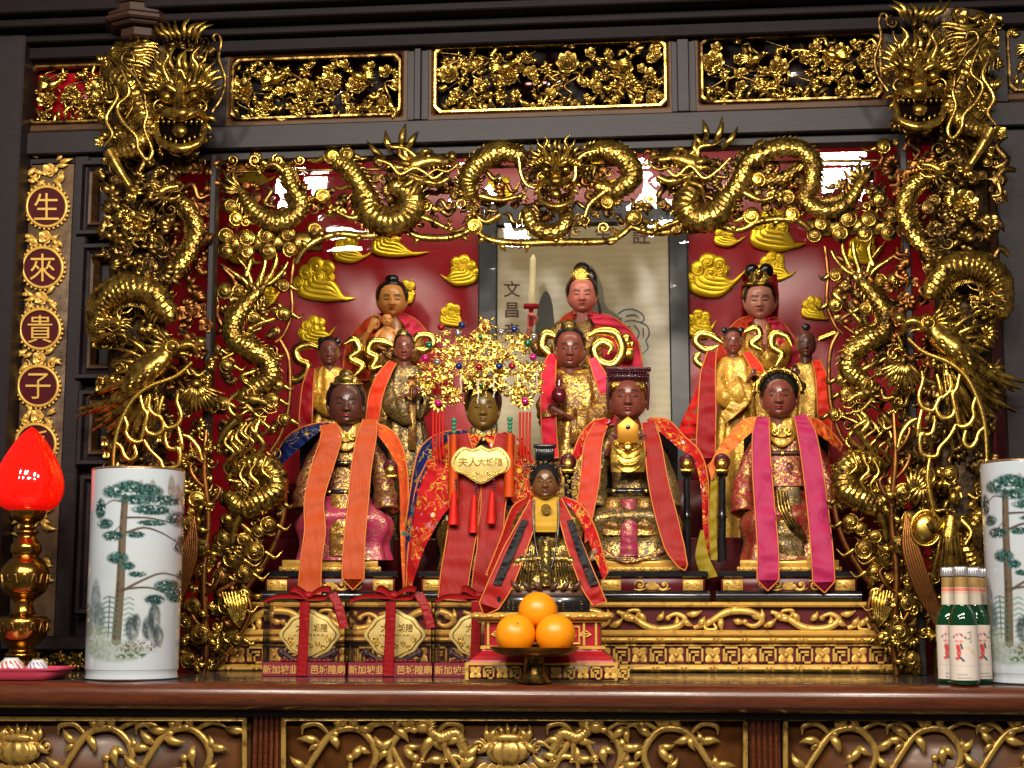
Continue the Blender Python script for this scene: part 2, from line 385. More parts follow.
def tuft(mb, x, y, R, d=0.0, kind=None):
    """one random bit of carved foliage: curl, leaf fan, blossom or bead"""
    k = kind if kind is not None else random.choices(range(6), (3, 4, 2, 2, 1, 3))[0]
    a = rnd(0, 360)
    if k == 0: volute(mb, x, y, R * .8, d, rnd(1, 1.5), a, random.choice((-1, 1)), n=5)
    elif k == 1: fan(mb, x, y, a, a + random.choice((-1, 1)) * rnd(90, 220), random.randint(4, 6), R * 1.35, R * .62, rnd(.2, .6), d, m=6, lift=.3)
    elif k == 2: flower(mb, x, y, R * .85, d, 2, 5)
    elif k == 3: puff(mb, x, y, R * .7, d, random.choice((-1, 1)), a)
    elif k == 4:
        for i in range(3): mb.ball(V(x + rnd(-.5, .5) * R, y + rnd(-.5, .5) * R, d + rnd(0, .4) * R), R * .38, 8, 6)
    else:
        b = math.radians(a); c, s_ = math.cos(b), math.sin(b); w = rnd(.3, .7) * R
        strand(mb, [(x - c * R * 1.3, y - s_ * R * 1.3, d), (x - c * R * .4 + s_ * w, y - s_ * R * .4 - c * w, d + 2), (x + c * R * .4 - s_ * w, y + s_ * R * .4 + c * w, d + 2), (x + c * R * 1.4, y + s_ * R * 1.4, d)], R * .34, n=6, m=12)
def fill(mb, n, xf, d0, d1, R0, R1, seed, kind=None):
    """n bits strewn over a region; xf() gives a random (x, y)"""
    random.seed(seed)
    for _ in range(n):
        x, y = xf(); tuft(mb, x, y, rnd(R0, R1), rnd(d0, d1), kind() if callable(kind) else kind)
def bird(mb, mt, x, y, s, f=1):
    """phoenix with a hooked beak looking to f; mt receives its tail"""
    q = lambda u, v, e=0.0: (x + f * u * s, y - v * s, 26 + e * s)
    T = lambda m_, pp, w, **k: m_.tube(pts3([q(*a) for a in pp]), np.array(w) * s, n=k.pop('n', 10), **k)
    T(mb, [(-.9, -.9), (-.55, -.45), (-.2, -.2), (.0, .02), (.1, .1)], [.2, .34, .3, .22, .22])                # breast and neck
    mb.ball(V(*q(.12, .14)), (.27 * s, .24 * s, .24 * s), 16, 10)
    mb.ball(V(*q(.14, .17, .22)), .11 * s, 12, 8); mb.tube(pts3([q(.14 + .15 * math.cos(a), .17 + .13 * math.sin(a), .2) for a in np.linspace(0, 2 * PI, 12)]), .025 * s, n=5, m=24)
    T(mb, [(.28, .16, .02), (.5, .22, .04), (.66, .12, .02), (.7, -.12, 0)], [.13, .11, .07, .015])
    T(mb, [(.28, .02, .02), (.46, .0, .02), (.56, -.08, .02)], [.07, .05, .01])
    mb.ball(V(*q(.78, .28, .1)), .13 * s, 14, 9)
    for k in range(6): a = 100 + 18 * k; leaf(mb, *q(.0 - .02 * k, .25 - .04 * k)[:2], a if f > 0 else 180 - a, .5 * s, .11 * s, .4 * f, 26, wob=.4)
    for r_ in range(4):
        for k in range(6):
            u, v = -.05 - .2 * r_ - .04 * k, -.02 - .14 * k * .6 - .13 * r_
            a = 215 + 6 * k; leaf(mb, *q(u, v)[:2], a if f > 0 else 180 - a, .26 * s, .12 * s, .1 * f, 26 + (.3 - abs(k - 2.5) * .06) * s, .1, m=6)
    for k in range(7): a = 128 + 14 * k; leaf(mb, *q(-.35 - .05 * k, -.1 - .1 * k)[:2], a if f > 0 else 180 - a, (.95 - .05 * k) * s, .13 * s, .35 * f, 18, .1)
def wave_plume(mt, x, y, a0, a1, n, L, W, d=8.0):
    """long barbed tail feathers spreading from a point"""
    for i in range(n):
        a = a0 + (a1 - a0) * i / (n - 1); r = math.radians(a); l = L * rnd(.82, 1.05); c, s_ = math.cos(r), math.sin(r); b = rnd(-.08, .08) * l
        p = [(x + c * l * t - s_ * b * math.sin(t * 3), y - s_ * l * t - c * b * math.sin(t * 3), d + 5 * math.sin(t * PI) + (i % 2) * 2) for t in (0, .3, .6, 1)]
        strand(mt, p, W, flat=.5, taper=(.7, 1, 1, .3))
        strand(mt, [(u, v, e + W * .5) for u, v, e in p], W * .3, taper=(.7, 1, 1, .3), n=5)
def gcloud(mb, x, y, w, h, flip=1, tail=1, seed=1):
    """flat gilded cloud appliqué: lobed head with curls and sweeping tail"""
    pass
def prism_frame(mb, x0, x1, y0, y1, w, d0, d1, cut=0.0):
    """picture-frame moulding with chamfered corners (pixels)"""
    def ring(k, d):
        a, b, c, e = x0 + k, x1 - k, y0 + k, y1 - k; q = cut
        return [V(*t, d) for t in ((a + q, c), (b - q, c), (b, c + q), (b, e - q), (b - q, e), (a + q, e), (a, e - q), (a, c + q))]
    g = np.array([ring(0, d0), ring(0, d1 - w * .3), ring(w * .25, d1), ring(w * .75, d1), ring(w, d1 - w * .3), ring(w, d0)])
    mb.grid(g, cu=True, cv=True)
def text_mb(mb, s, x, y, size, d=0.0, ext=.6, bold=0.0, col=None, sx=1.0, vertical=False):
    """lettering in tracing space centred on (x, y)"""
    cu = bpy.data.curves.new('t', 'FONT'); cu.body = s; cu.size = 1.0; cu.extrude = ext / size; cu.align_x = 'CENTER'; cu.offset = bold; cu.resolution_u = 3
    o = bpy.data.objects.new('t', cu); COL.objects.link(o); dg = bpy.context.evaluated_depsgraph_get()
    me = bpy.data.meshes.new_from_object(o.evaluated_get(dg)); me.calc_loop_triangles()
    v = np.empty(len(me.vertices) * 3); me.vertices.foreach_get('co', v); v = v.reshape(-1, 3)
    t = np.empty(len(me.loop_triangles) * 3, int); me.loop_triangles.foreach_get('vertices', t); t = t.reshape(-1, 3)
    bpy.data.objects.remove(o); bpy.data.curves.remove(cu); bpy.data.meshes.remove(me)
    cx = (v[:, 0].min() + v[:, 0].max()) / 2; cz = (v[:, 1].min() + v[:, 1].max()) / 2
    w = np.stack([x + (v[:, 0] - cx) * size * sx, -d - v[:, 2] * size, -y + (v[:, 1] - cz) * size], -1)
    mb.add(w, np.concatenate([t, t[:, 2:]], 1), col)
# ---------------------------------------------------------------- materials in use
WD = wood('dark rosewood', h2((18, 11, 13)), h2((33, 23, 27)), .5, (1, 1, 8), .0, spec=.3)
WDK = wood('shaded rosewood', h2((14, 9, 11)), h2((24, 16, 19)), .6, (1, 1, 8), 0, spec=.12)  # darker rosewood copy, the cornice's shade put into its colour
WDB = wood('brown lacquered wood', h2((46, 27, 14)), h2((84, 54, 24)), .5, coat=0, spec=.25)
WT = wood('table wood', h2((66, 29, 14)), h2((102, 50, 26)), .26, (1, 9, 9), .3)
WSLATE = plain('slate lacquer', h2((52, 50, 54)), .2, coat=.4)
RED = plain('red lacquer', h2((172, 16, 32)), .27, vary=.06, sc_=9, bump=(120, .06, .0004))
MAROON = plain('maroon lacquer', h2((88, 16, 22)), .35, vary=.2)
BLACK = plain('black lacquer', h2((22, 23, 27)), .2, coat=.5)
GA = gold('antique gold', h2((216, 180, 84)), h2((30, 21, 11)), .22, .49, 46, spread=.12, metal=.93, mid=h2((140, 108, 48)))
GB = gold('bright gold leaf', h2((236, 196, 92)), h2((120, 84, 28)), .27, .42, 34, spread=.1)
GD = gold('dull bronze gold', h2((172, 138, 70)), h2((28, 20, 12)), .28, .5, 44, spread=.12, metal=.93, mid=h2((100, 74, 38)))
GY = gold('yellow gilding', h2((255, 214, 40)), h2((230, 156, 16)), .3, .36, 26, .3, .6)
BRASS = gold('polished brass', h2((176, 132, 60)), h2((54, 38, 18)), .17, .42, 20, .05)
GP = gold('plaque gold', h2((228, 202, 124)), h2((196, 162, 86)), .42, .3, 14, .1, .2)
GM = gold('gilt paint', h2((222, 176, 84)), h2((120, 84, 34)), .36, .42, 40, .2, .35, 160, .12)
GT = gold('gilt carving paint', h2((196, 158, 82)), h2((84, 58, 26)), .3, .46, 40, .3, .6, 160, .12)
YF = .45
def WB(mb, x0, x1, y0, y1, Yf, Yb, b=.0, ry=None, rx=None):
    """upright box whose front face covers the photograph rectangle; ry / rx = where its sides are read"""
    cy = (y0 + y1) / 2 if ry is None else ry; cx = (x0 + x1) / 2 if rx is None else rx
    X0, X1 = P(x0, cy, Yf)[0], P(x1, cy, Yf)[0]; Z0, Z1 = P(cx, y1, Yf)[2], P(cx, y0, Yf)[2]
    mb.box(X0, X1, Yf, Yb, Z0, Z1, b)
def S1(name, rects, mat, Yf=YF, Yb=YF + .05, b=.003, **k):
    m = MB()
    for r in rects: WB(m, *r, Yf, Yb, b, **k)
    return struct(m, name, mat)
def SW(name, boxes, mat, b=.003):
    m = MB()
    for r in boxes: m.box(*r, b)
    return struct(m, name, mat)
# ---------------------------------------------------------------- shell of the place
m = MB(); m.box(-3, 3, -4.2, 1.6, -.06, 0); struct(m, 'floor', plain('grey stone floor', h2((95, 90, 86)), .3, vary=.1, sc_=4))
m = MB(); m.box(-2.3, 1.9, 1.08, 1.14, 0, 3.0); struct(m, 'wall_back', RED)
# altar front: posts, rails, cornice
ZR = 2.278
SW('trim_1', [(-2.0, 1.6, .44, .52, ZR, ZR + .055)], WD)                            # rail over the niche
SW('trim_2', [(-2.0, 1.6, .462, .5, ZR - .022, ZR - .001)], WD)                       # shadow bead under it
SW('trim_3', [(-2.0, 1.6, .43, .52, 2.505, 2.535)], WDK)
SW('trim_4', [(-2.0, 1.6, .405, .52, 2.536, 2.556), (-2.0, 1.6, .36, .52, 2.557, 2.577)], WDK)
SW('trim_5', [(-2.0, 1.6, .33, .52, 2.578, 2.612)], WDK)
SW('trim_6', [(-2.0, 1.6, .45, .52, 2.70, 3.0)], WDK)
def vpost(name, pxs, mat, z0=1.1, z1=ZR - .023, Yf=.44, Yb=.5, ry=300, b=.004):
    m = MB()
    for x0, x1 in pxs: m.box(P(x0, ry, Yf)[0], P(x1, ry, Yf)[0], Yf, Yb, z0, z1, b)
    return struct(m, name, mat)
vpost('trim_7', [(-60, 8)], WD, 0.9, 2.6, .40, .5, 384)
vpost('trim_8', [(1004, 1080)], WD, 0.9, 2.6, .46, .56, 384)
vpost('trim_9', [(-60, 76), ], WDB, 1.0, 2.3, .50, .55, 384)                          # ground behind the character board
# mullions between the top panels
for i, (a, b, ry) in enumerate(((-10, 24, 90), (112, 228, 80), (406, 430, 80), (670, 697, 70), (884, 1008, 60))):
    vpost('trim_%d' % (10 + i), [(a, b)], WD, ZR + .056, 2.504, .452, .5, ry)
vpost('trim_15', [(414, 421), (677, 689)], WD, ZR + .056, 2.504, .442, .452, 70, .002)
# slim posts that flank the niche
vpost('trim_16', [(209, 216)], WD, 1.1, ZR - .023, .40, .43, 200, .003)
vpost('trim_17', [(901, 909)], WD, 1.1, ZR - .023, .40, .43, 200, .003)
# side walls of the niche
m = MB(); xl = P(70, 400, .5)[0]; xr = P(1010, 400, .5)[0]
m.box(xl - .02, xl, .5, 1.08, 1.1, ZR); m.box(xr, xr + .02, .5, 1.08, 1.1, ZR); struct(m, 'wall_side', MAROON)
m = MB(); m.box(-2.0, 1.6, .5, 1.14, 2.62, 2.66); struct(m, 'ceiling', WD)
# framed wood insets to the left and right of the pillars
def inset(i, x0, x1, y0, y1, Y=.455):
    a = P(x0, (y0 + y1) / 2, Y); b = P(x1, (y0 + y1) / 2, Y); zt = P((x0 + x1) / 2, y0, Y)[2]; zb = P((x0 + x1) / 2, y1, Y)[2]
    def ring(k, y): return [(a[0] + k, y, zt - k), (b[0] - k, y, zt - k), (b[0] - k, y, zb + k), (a[0] + k, y, zb + k)]
    t = struct_frame(ring, [(0, Y), (.004, Y - .012), (.012, Y - .012), (.016, Y), (.024, Y + .006)], WD, 'trim_%d' % i)
    struct_frame(ring, [(.024, Y + .006), (.027, Y - .004), (.033, Y - .002), (.040, Y + .02)], WDB, 'trim_%d' % (i + 1))
def struct_frame(ring, prof, mat, name):
    m = MB(); m.grid(np.array([ring(*p) for p in prof]), cv=True); return struct(m, name, mat, smooth=False)
m = MB(); m.box(P(70, 384, .48)[0], P(150, 300, .48)[0], .49, .5, 1.1, ZR); struct(m, 'wall_left', WD)
vpost('trim_18', [(64, 80)], WD, 1.0, ZR, .455, .5, 384)
for i, (y0, y1) in enumerate(((160, 236), (243, 380), (389, 466), (474, 615))): inset(20 + 2 * i, 78, 140, y0, y1)
SW('trim_30', [(P(0, 640, .43)[0], P(215, 640, .43)[0], .43, .5, P(60, 650, .43)[2], P(60, 636, .43)[2])], WD)
# ---------------------------------------------------------------- altar table
XA, XB = -2.1, 1.5
tb = thing('altar_table', (-.35, .35, 0), 'long brown altar table with a rounded front edge and gilded scroll panels', 'table')
m = MB()
cs = [(.60, 1.1), (.03, 1.1), (.012, 1.097), (.003, 1.09), (0, 1.08), (0, 1.070), (.003, 1.062), (.010, 1.056), (.022, 1.050), (.60, 1.050)]
m.grid([[(XA, y, z) for y, z in cs], [(XB, y, z) for y, z in cs]], cv=True, flip=False)
for X in (XA, XB): m.add([(X, y, z) for y, z in cs], [(0, 1, 2, 3), (0, 3, 4, 5), (0, 5, 6, 7), (0, 7, 8, 9)])
m.build('tabletop', WT, tb, auto=40)
m = MB(); m.box(XA, XB, .05, 1.05, 1.1001, 1.1012); m.build('dark_inlay', WSLATE, tb, smooth=False)
m = MB(); m.box(XA + .02, XB - .02, .10, .6, 0, 1.053); m.build('carcass', WD, tb)
m = MB(); m.box(XA + .02, XB - .02, .05, .1, 1.036, 1.053, .002); m.build('under_rail', WD, tb)
def xat(px, Y=.05): return P(px, 740, Y)[0]
ZT = P(512, 716, .05)[2]; ZB = ZT - .24
for x0, x1 in ((250, 279), (750, 781)):
    m = MB(); a, b = xat(x0), xat(x1); w = b - a
    m.box(a, b, .07, .1, .3, 1.045)
    for k in range(5): m.box(a + w * (.06 + .185 * k), a + w * (.19 + .185 * k), .058, .075, .3, 1.045, .003)
    m.build('stile', WT, tb, smooth=False)
def table_panel(x0, x1, lot, beasts):
    m = MB(); m.box(xat(x0), xat(x1), .075, .1, ZB, ZT + .008); pn = m.build('front_panel', wood_pan, tb)
    m = MB(); prism_frame(m, x0, x1, 716, 716 + 128, 5, 0, 4)
    m.build('panel_frame', GT, pn, Y=.06)
    random.seed(int(x0) + 7); sm_, lm, fm = MB(), MB(), MB()
    ym = 766
    def vine(x, s, k=1):
        sm_, lm = MB(), MB()
        # one S-curve of the scroll with side curls and leaves
        A = [(x, ym + 18 * s), (x + 14 * k, ym - 8 * s), (x + 34 * k, ym - 34 * s), (x + 60 * k, ym - 36 * s), (x + 76 * k, ym - 14 * s), (x + 68 * k, ym + 8 * s), (x + 52 * k, ym + 6 * s), (x + 50 * k, ym - 8 * s)]
        strand(sm_, [(a, b, 3) for a, b in A], 4.2, taper=(.8, 1, .9, .5))
        strand(sm_, [(x + 30 * k, ym - 31 * s, 3), (x + 18 * k, ym - 42 * s, 3), (x + 4 * k, ym - 40 * s, 4), (x + 2 * k, ym - 31 * s, 4)], 3.4)
        strand(sm_, [(x + 62 * k, ym - 36 * s, 3), (x + 78 * k, ym - 44 * s, 3), (x + 94 * k, ym - 38 * s, 4)], 3.4)
        for (u, v, a) in ((20, -22, 150), (40, -37, 60), (58, -38, 120), (76, -16, 20), (70, 6, -30), (6, 2, 160), (30, -30, -40), (52, 4, 200), (92, -38, -20), (60, -20, 250)):
            aa = a if k > 0 else 180 - a; aa = aa if s > 0 else -aa
            leaf(lm, x + u * k, ym + v * s, aa, rnd(17, 25), 10, rnd(.3, .6) * random.choice((-1, 1)), 3)
            if random.random() < .8: leaf(lm, x + u * k, ym + v * s, aa + 50, rnd(12, 17), 8, rnd(.3, .6), 3)
        sm_.ball(V(x + 50 * k, ym - 8 * s, 4), 4.4, 8, 6)
        o = sm_.build('scroll', GT, pn, Y=.072); lm.build('leaf_spray', GT, pn, Y=.072)
    for (x, s, k) in lot['vines']: vine(x, s, k)
    for cx in lot['lotus']:
        m = MB(); th_ = np.linspace(0, 2 * PI, 90, endpoint=False); ph_ = np.linspace(0, PI, 20)[:, None]; rb_ = 1 + .07 * np.cos(11 * th_)
        m.grid(np.stack([cx + 21 * np.sin(ph_) * np.cos(th_) * rb_, -3 + 9 * np.sin(ph_) * np.sin(th_) * rb_, -752 + 13 * np.cos(ph_) * np.ones(90)], -1), cv=True)
        m.ball(V(cx, 738, 8), (13, 4, 4.5), 20, 8)
        for s_ in (-1, 1):
            volute(m, cx + s_ * 28, 746, 8, 3, 1.3, 90, s_)
            for a_ in (60, 100, 150, 200, 300): leaf(m, cx + s_ * 18, 742, a_ if s_ > 0 else 180 - a_, 18, 8, .4 * s_, 3)
        for k in range(5): leaf(m, cx + (k - 2) * 4, 736, 90 - (k - 2) * 26, 13, 6, .1, 3)
        for k in range(7): petal(m, cx + (k - 3) * 7, 764, -90 + (k - 3) * 14, 18, 11, 4, .2)
        m.build('lotus', GT, pn, Y=.072)
    for bx, f in beasts:
        m = MB(); q = lambda u, v, e=5.0: (bx + f * u, v, e)
        scaled(m, [q(-34, 752), q(-24, 734), q(-8, 738), q(4, 728)], [3, 5.5, 5.5, 4.5], 3.4, n=16)
        m.ball(V(*q(10, 727, 8)), (8, 6, 6.5), 12, 8); m.ball(V(*q(18, 730, 9)), (4.5, 4, 3.6)); m.ball(V(*q(11, 723, 13)), 1.8)
        for k in range(7): leaf(m, *q(5, 726)[:2], (100 + 24 * k) if f > 0 else (80 - 24 * k), 11, 4, .4, 7)
        for u0, u1 in ((-26, -34), (0, 10), (-12, -14)): claw(m, [q(u0, 742), q((u0 + u1) / 2, 750), q(u1, 760)], 2.6, -90, 5, 3, 6)
        strand(m, [q(-34, 750), q(-46, 742), q(-56, 748), q(-62, 740)], 2.4)
        m.build('beast', GT, pn, Y=.072)
wood_pan = wood('amber panel wood', h2((52, 26, 10)), h2((104, 60, 20)), .45, (1, 1, 1), .08, 9)
table_panel(-170, 247, dict(vines=[(56, 1, 1), (134, 1, 1), (-10, 1, -1)], lotus=[18]), [])
table_panel(281, 748, dict(vines=[(300, 1, 1), (720, 1, -1), (392, -1, 1), (628, -1, -1), (545, 1, 1), (465, 1, -1)], lotus=[508]), [(432, -1), (586, 1)])
table_panel(783, 1190, dict(vines=[(800, 1, 1), (885, 1, 1), (975, 1, 1)], lotus=[]), [])
# ---------------------------------------------------------------- gilded stepped plinth inside the niche
PY = .5
pl = thing('stepped_plinth', (float(P(560, 671, PY)[0]), .75, 1.1013), 'wide gold and maroon plinth with key pattern that carries the seated figures', 'plinth')
def xz(px, py, Y=PY): q = P(px, py, Y); return q[0], q[2]
def course(name, x0, x1, y0, y1, Yf, mat, b=.0025, ext=.0):
    m = MB(); a = P(x0, (y0 + y1) / 2, Yf)[0]; c = P(x1, (y0 + y1) / 2, Yf)[0]
    m.box(a, c, Yf, 1.0, max(1.1013, P(560, y1, Yf)[2]), P(560, y0, Yf)[2], b); return m.build(name, mat, pl, smooth=False)
course('foot', 205, 918, 671, 677, PY + .02, RED)
course('fret_band', 203, 914, 643, 667, PY + .006, MAROON)
course('scroll_band', 235, 893, 606, 633, PY + .012, MAROON)
for x0, x1, y0, y1, o in ((200, 926, 666, 671.5, -.006), (203, 920, 637, 642.5, -.004), (215, 912, 630, 636, -.008), (225, 880, 602, 607, -.006)):
    g = course('moulding', x0, x1, y0, y1, PY + o, GM, .004)
for yb, x0, x1 in ((668.6, 202, 924), (639.7, 206, 918)):
    m = MB(); k = 0; x = x0
    while x < x1 - 12:
        m.tube([V(x + 2, yb, 5.2), V(x + 22, yb, 5.2)], 2.2, n=7, m=4); m.ball(V(x + 26, yb, 5.6), 2.3, 8, 6); x += 28.5
    m.build('bead_moulding', GM, pl, Y=PY)
m = MB(); fl = MB()
def fret(mm, x, y, w, h, t, d, fl_=1, dep=2.0):
    """S-shaped key: two interlocked hooks"""
    a, b = x, x + w
    pts = [(a, y + h), (a, y), (x + w * .62, y), (x + w * .62, y + h * .62), (x + w * .3, y + h * .62), (x + w * .3, y + h * .38)]
    pts2 = [(2 * x + w - u + w * .0, 2 * y + h - v) for u, v in pts]
    for L in (pts,) if fl_ == 2 else (pts, ): 
        for (u, v), (p, q) in zip(L[:-1], L[1:]):
            mm.box(min(u, p) - t / 2, max(u, p) + t / 2, -d - dep, -d, -max(v, q) - t / 2, -min(v, q) + t / 2)
def key(mm, x, y, w, h, t, d, dep=1.6):
    L = [(x, y), (x + w, y), (x + w, y + h), (x + w * .42, y + h), (x + w * .42, y + h * .5), (x + w * .7, y + h * .5)]
    M = [(x, y), (x, y + h), (x + w * .16, y + h), (x + w * .16, y + h * .3), (x + w * .72, y + h * .3)]
    for A in (L, M):
        for (u, v), (p, q) in zip(A[:-1], A[1:]): mm.box(min(u, p) - t / 2, max(u, p) + t / 2, -d - dep, -d, -max(v, q) - t / 2, -min(v, q) + t / 2)
x = 210.0; n = 0
while x < 900:
    key(m, x + 1.5, 647.5, 15, 15, 2.1, -2.4, 2.4)
    cx, cy = x + 27, 655
    for k in range(4): petal(fl, cx, cy, 45 + 90 * k, 9.5, 8, -2.8, .2)
    fl.ball(V(cx, cy, -1), 2.2, 8, 6); x += 36.6
m.build('key_pattern', GM, pl, Y=PY, smooth=False); fl.build('rosettes', GM, pl, Y=PY)
m = MB(); prism_frame(m, 206, 910, 643.5, 666.5, 2.2, -3, -1); m.build('band_edge', GM, pl, Y=PY)
m = MB(); random.seed(5)
x = 232.0; s = 1
for k in range(9):
    w = 78; y = 620
    strand(m, [(x, y + 8 * s, 0), (x + 16, y + 2 * s, 2), (x + 34, y - 8 * s, 3), (x + 56, y - 8 * s, 3), (x + 68, y, 3), (x + 60, y + 6 * s, 3), (x + 50, y + 3 * s, 4)], 3.4, flat=.8, taper=(.7, 1.2, 1, .5))
    m.ball(V(x + 51, y + 2 * s, 4), 3)
    strand(m, [(x + 18, y + 1 * s, 2), (x + 22, y + 9 * s, 3), (x + 12, y + 9 * s, 3), (x + 10, y + 4 * s, 3)], 2.0)
    for a, b, c, l in ((20, 0, 200, 11), (36, -8, 20, 10), (58, -8, 300, 11), (66, 2, 60, 12), (70, 6, 10, 14), (40, 0, 330, 10), (28, -2, 250, 12), (4, 5, 30, 10)):
        leaf(m, x + a, y + b * s, c * s, l * 1.15, 7, .5, 2)
    x += w - 1; s = -s
m.build('scroll_relief', GM, pl, Y=PY + .006)
# ---------------------------------------------------------------- character board on the left post
bx0, bx1 = P(24, 384, .47)[0] - .0, P(66, 384, .47)[0]
bd = thing('character_board', (float((bx0 + bx1) / 2), .46, 1.13), 'tall narrow gilded board with round maroon medallions bearing gold characters', 'board')
m = MB(); m.box(bx0 - .006, bx1 + .012, .462, .48, 1.13, ZR - .012, .003); m.build('ground', gold('brown gilt', h2((100, 76, 50)), h2((56, 40, 28)), .6, .5, 20, .3, .1), bd)
BY = .462
for cx, cy, ch in ((46.5, 206.5, '生'), (42.5, 267.5, '來'), (40, 329, '貴'), (38, 386, '子'), (35.5, 444, '孫')):
    md = MB(); md.tube([V(cx, cy, -1), V(cx, cy, 3.0)], 19.5, n=40, m=2); o = md.build('medallion', plain('oxblood', h2((66, 8, 18)), .55, spec=.15), bd, Y=BY, auto=30)
    r = MB(); t = np.linspace(0, 2 * PI, 41)[:-1]
    r.grid(np.array([[V(cx + (R) * math.cos(a), cy + R * math.sin(a), dd) for a in t] for R, dd in ((18.5, 1), (18.5, 4.6), (20, 5.2), (21.3, 4.4), (21.8, 1))]), cv=True)
    for k in range(30): a = 2 * PI * k / 30; r.ball(V(cx + 22.4 * math.cos(a), cy + 22.4 * math.sin(a), 2.6), 1.6, 6, 5)
    r.build('medallion_rim', GM, o, Y=BY)
    g = MB(); text_mb(g, ch, cx, cy, 30, 3.6, 1, 0, sx=.92); g.build('gold_character', GM, o, Y=BY, smooth=False)
random.seed(3)
for cx, cy in ((49, 170), (45, 237), (41, 298), (39, 358), (37, 416), (35, 474), (33, 520), (31, 570)):
    big = cy in (170, 520, 570, 474); m = MB()
    flower(m, cx, cy, 7, 2, 2, 5)
    for sx in (-1, 1):
        for k in range(4 if not big else 7):
            a = (rnd(-70, 70)) if sx > 0 else 180 - rnd(-70, 70)
            leaf(m, cx + sx * rnd(4, 14), cy + rnd(-9, 9) * (1.6 if big else 1), a, rnd(9, 14), 5, rnd(-.6, .6), 2)
        volute(m, cx + sx * 13, cy + 6, 5, 2, 1.2, 90, sx)
    m.build('leaf_carving', GM, bd, Y=BY)
# low carved strip beside the vase at the foot of the left wall
m = MB(); fill(m, 26, lambda: (rnd(30, 82), rnd(652, 666)), 0, 3, 5, 8, 9); m2 = MB(); m2.box(*[float(P(q, 660, .46)[0]) for q in (24, 84)], .46, .48, 1.12, 1.17)
g = thing('foot_carving', (float(P(54, 676, .46)[0]), .46, 1.12), 'small gilded floral strip low on the left wall behind the lamp', 'carving')
m2.build('ground', WD, g); m.build('foliage', GA, g, Y=.458)
# ---------------------------------------------------------------- carved panels under the cornice
def top_panel(x0, x1, y0, y1, slope, label, back, seed, bright, Y=.462, glass=False):
    """slope is ignored: the panel is straight in the world, its corners read at its middle"""
    xm = (x0 + x1) / 2; ym = (y0 + y1) / 2
    X0, X1 = P(x0, ym, Y)[0], P(x1, ym, Y)[0]; Z1, Z0 = P(xm, y0, Y)[2], P(xm, y1, Y)[2]
    s = S(Y); t = thing('openwork_screen', (float((X0 + X1) / 2), Y, float(Z0)), label, 'panel', 'openwork panels below the cornice')
    W, H = (X1 - X0) / s, (Z1 - Z0) / s
    off = lambda v: np.stack([X0 + v[:, 0] * s, Y + v[:, 1] * s, Z1 + v[:, 2] * s], -1)
    def mk(): q = MB(); q.off = off; return q
    q = mk(); prism_frame(q, -10, W + 10, -10, H + 10, 10, -4, 4, 2); q.build('outer_frame', WDB, t, smooth=False)
    q = mk(); prism_frame(q, 0, W, 0, H, 3.6, -2, 4.5, 6); q.build('gilt_edge', bright, t, smooth=False)
    q = mk(); q.box(0, W, 10, 12, -H, 0); q.build('backing', back, t)
    random.seed(seed); br, fo, fl_, bi = mk(), mk(), mk(), mk()
    n = int(W / 30)
    for k in range(n * 2):
        x = rnd(8, W - 8); y = rnd(H * .3, H - 6); strand(br, [(x, y, -2), (x + rnd(-14, 14), y - 8, 0), (x + rnd(-20, 20), y - rnd(10, 22), 0), (x + rnd(-28, 28), max(5, y - rnd(18, 34)), -1)], rnd(1, 2))
    for k in range(n):
        cx = W * (k + .5) / n + rnd(-4, 4); cy = H * rnd(.3, .62)
        if k % 2 == 0: flower(fl_, cx, cy, rnd(10, 12.5), 1, 3, 8)
        else:
            for j in range(3): flower(fl_, cx + rnd(-9, 9), cy + rnd(-12, 12), rnd(5, 7), 1, 2, 5)
    fill(fo, int(W * H / 95), lambda: (rnd(6, W - 6), H * (1 - rnd(0, .9) ** 1.25) - 3), -5, 2, 4, 7.5, seed + 1, lambda: random.choice((1, 1, 1, 5, 2, 2)))
    for k in range(int(W / 14)): leaf(fo, rnd(6, W - 6), H - 5, rnd(30, 150), rnd(9, 18), 5, rnd(-.5, .5), 1)
    for k in range(2):
        x, y = W * (.3 + .45 * k) + rnd(-8, 8), H * .38; f = 1 - 2 * k
        bi.tube(pts3([(x - 9 * f, y + 3, 5), (x, y, 8), (x + 7 * f, y - 5, 7)]), [2, 5, 2.6], n=9); bi.ball(V(x + 8 * f, y - 6, 7), 2.8, 8, 6); leaf(bi, x + 9 * f, y - 6, 0 if f > 0 else 180, 6, 2, 0, 7)
        for j in range(4): leaf(bi, x - 4 * f, y, (150 + 16 * j) if f > 0 else (30 - 16 * j), 15, 4, .2, 7)
    br.build('branch', GD, t); fo.build('foliage', GA, t); fl_.build('blossom', GA, t); bi.build('songbird', GB, t)
    return t
GLASSB = NT('mirror backing'); GLASSB.set(Metallic=.9, Roughness=.08); GLASSB.base(GLASSB.ramp(GLASSB.vor(16), [(.2, h2((120, 118, 122))), (.5, h2((50, 18, 20))), (.9, h2((22, 12, 12)))])); GLASSB = GLASSB.m  # grey patches put the ceiling shown in the glass into the colour
top_panel(29, 118, 65, 124, 0, 'small red-backed openwork panel at the far left behind the dragon head', RED, 11, GD)
top_panel(232, 402, 57, 119, 0, 'openwork peony panel above the left end of the niche', GLASSB, 12, GD)
top_panel(434, 667, 43, 111, 0, 'widest openwork panel, bright gilt edge, over the middle of the niche', GLASSB, 13, GB)
top_panel(700, 882, 35, 102, 0, 'openwork peony panel above the right end of the niche', GLASSB, 14, GD)
top_panel(1006, 1090, 26, 92, 0, 'red-backed openwork panel cut off by the right edge', RED, 15, GD)
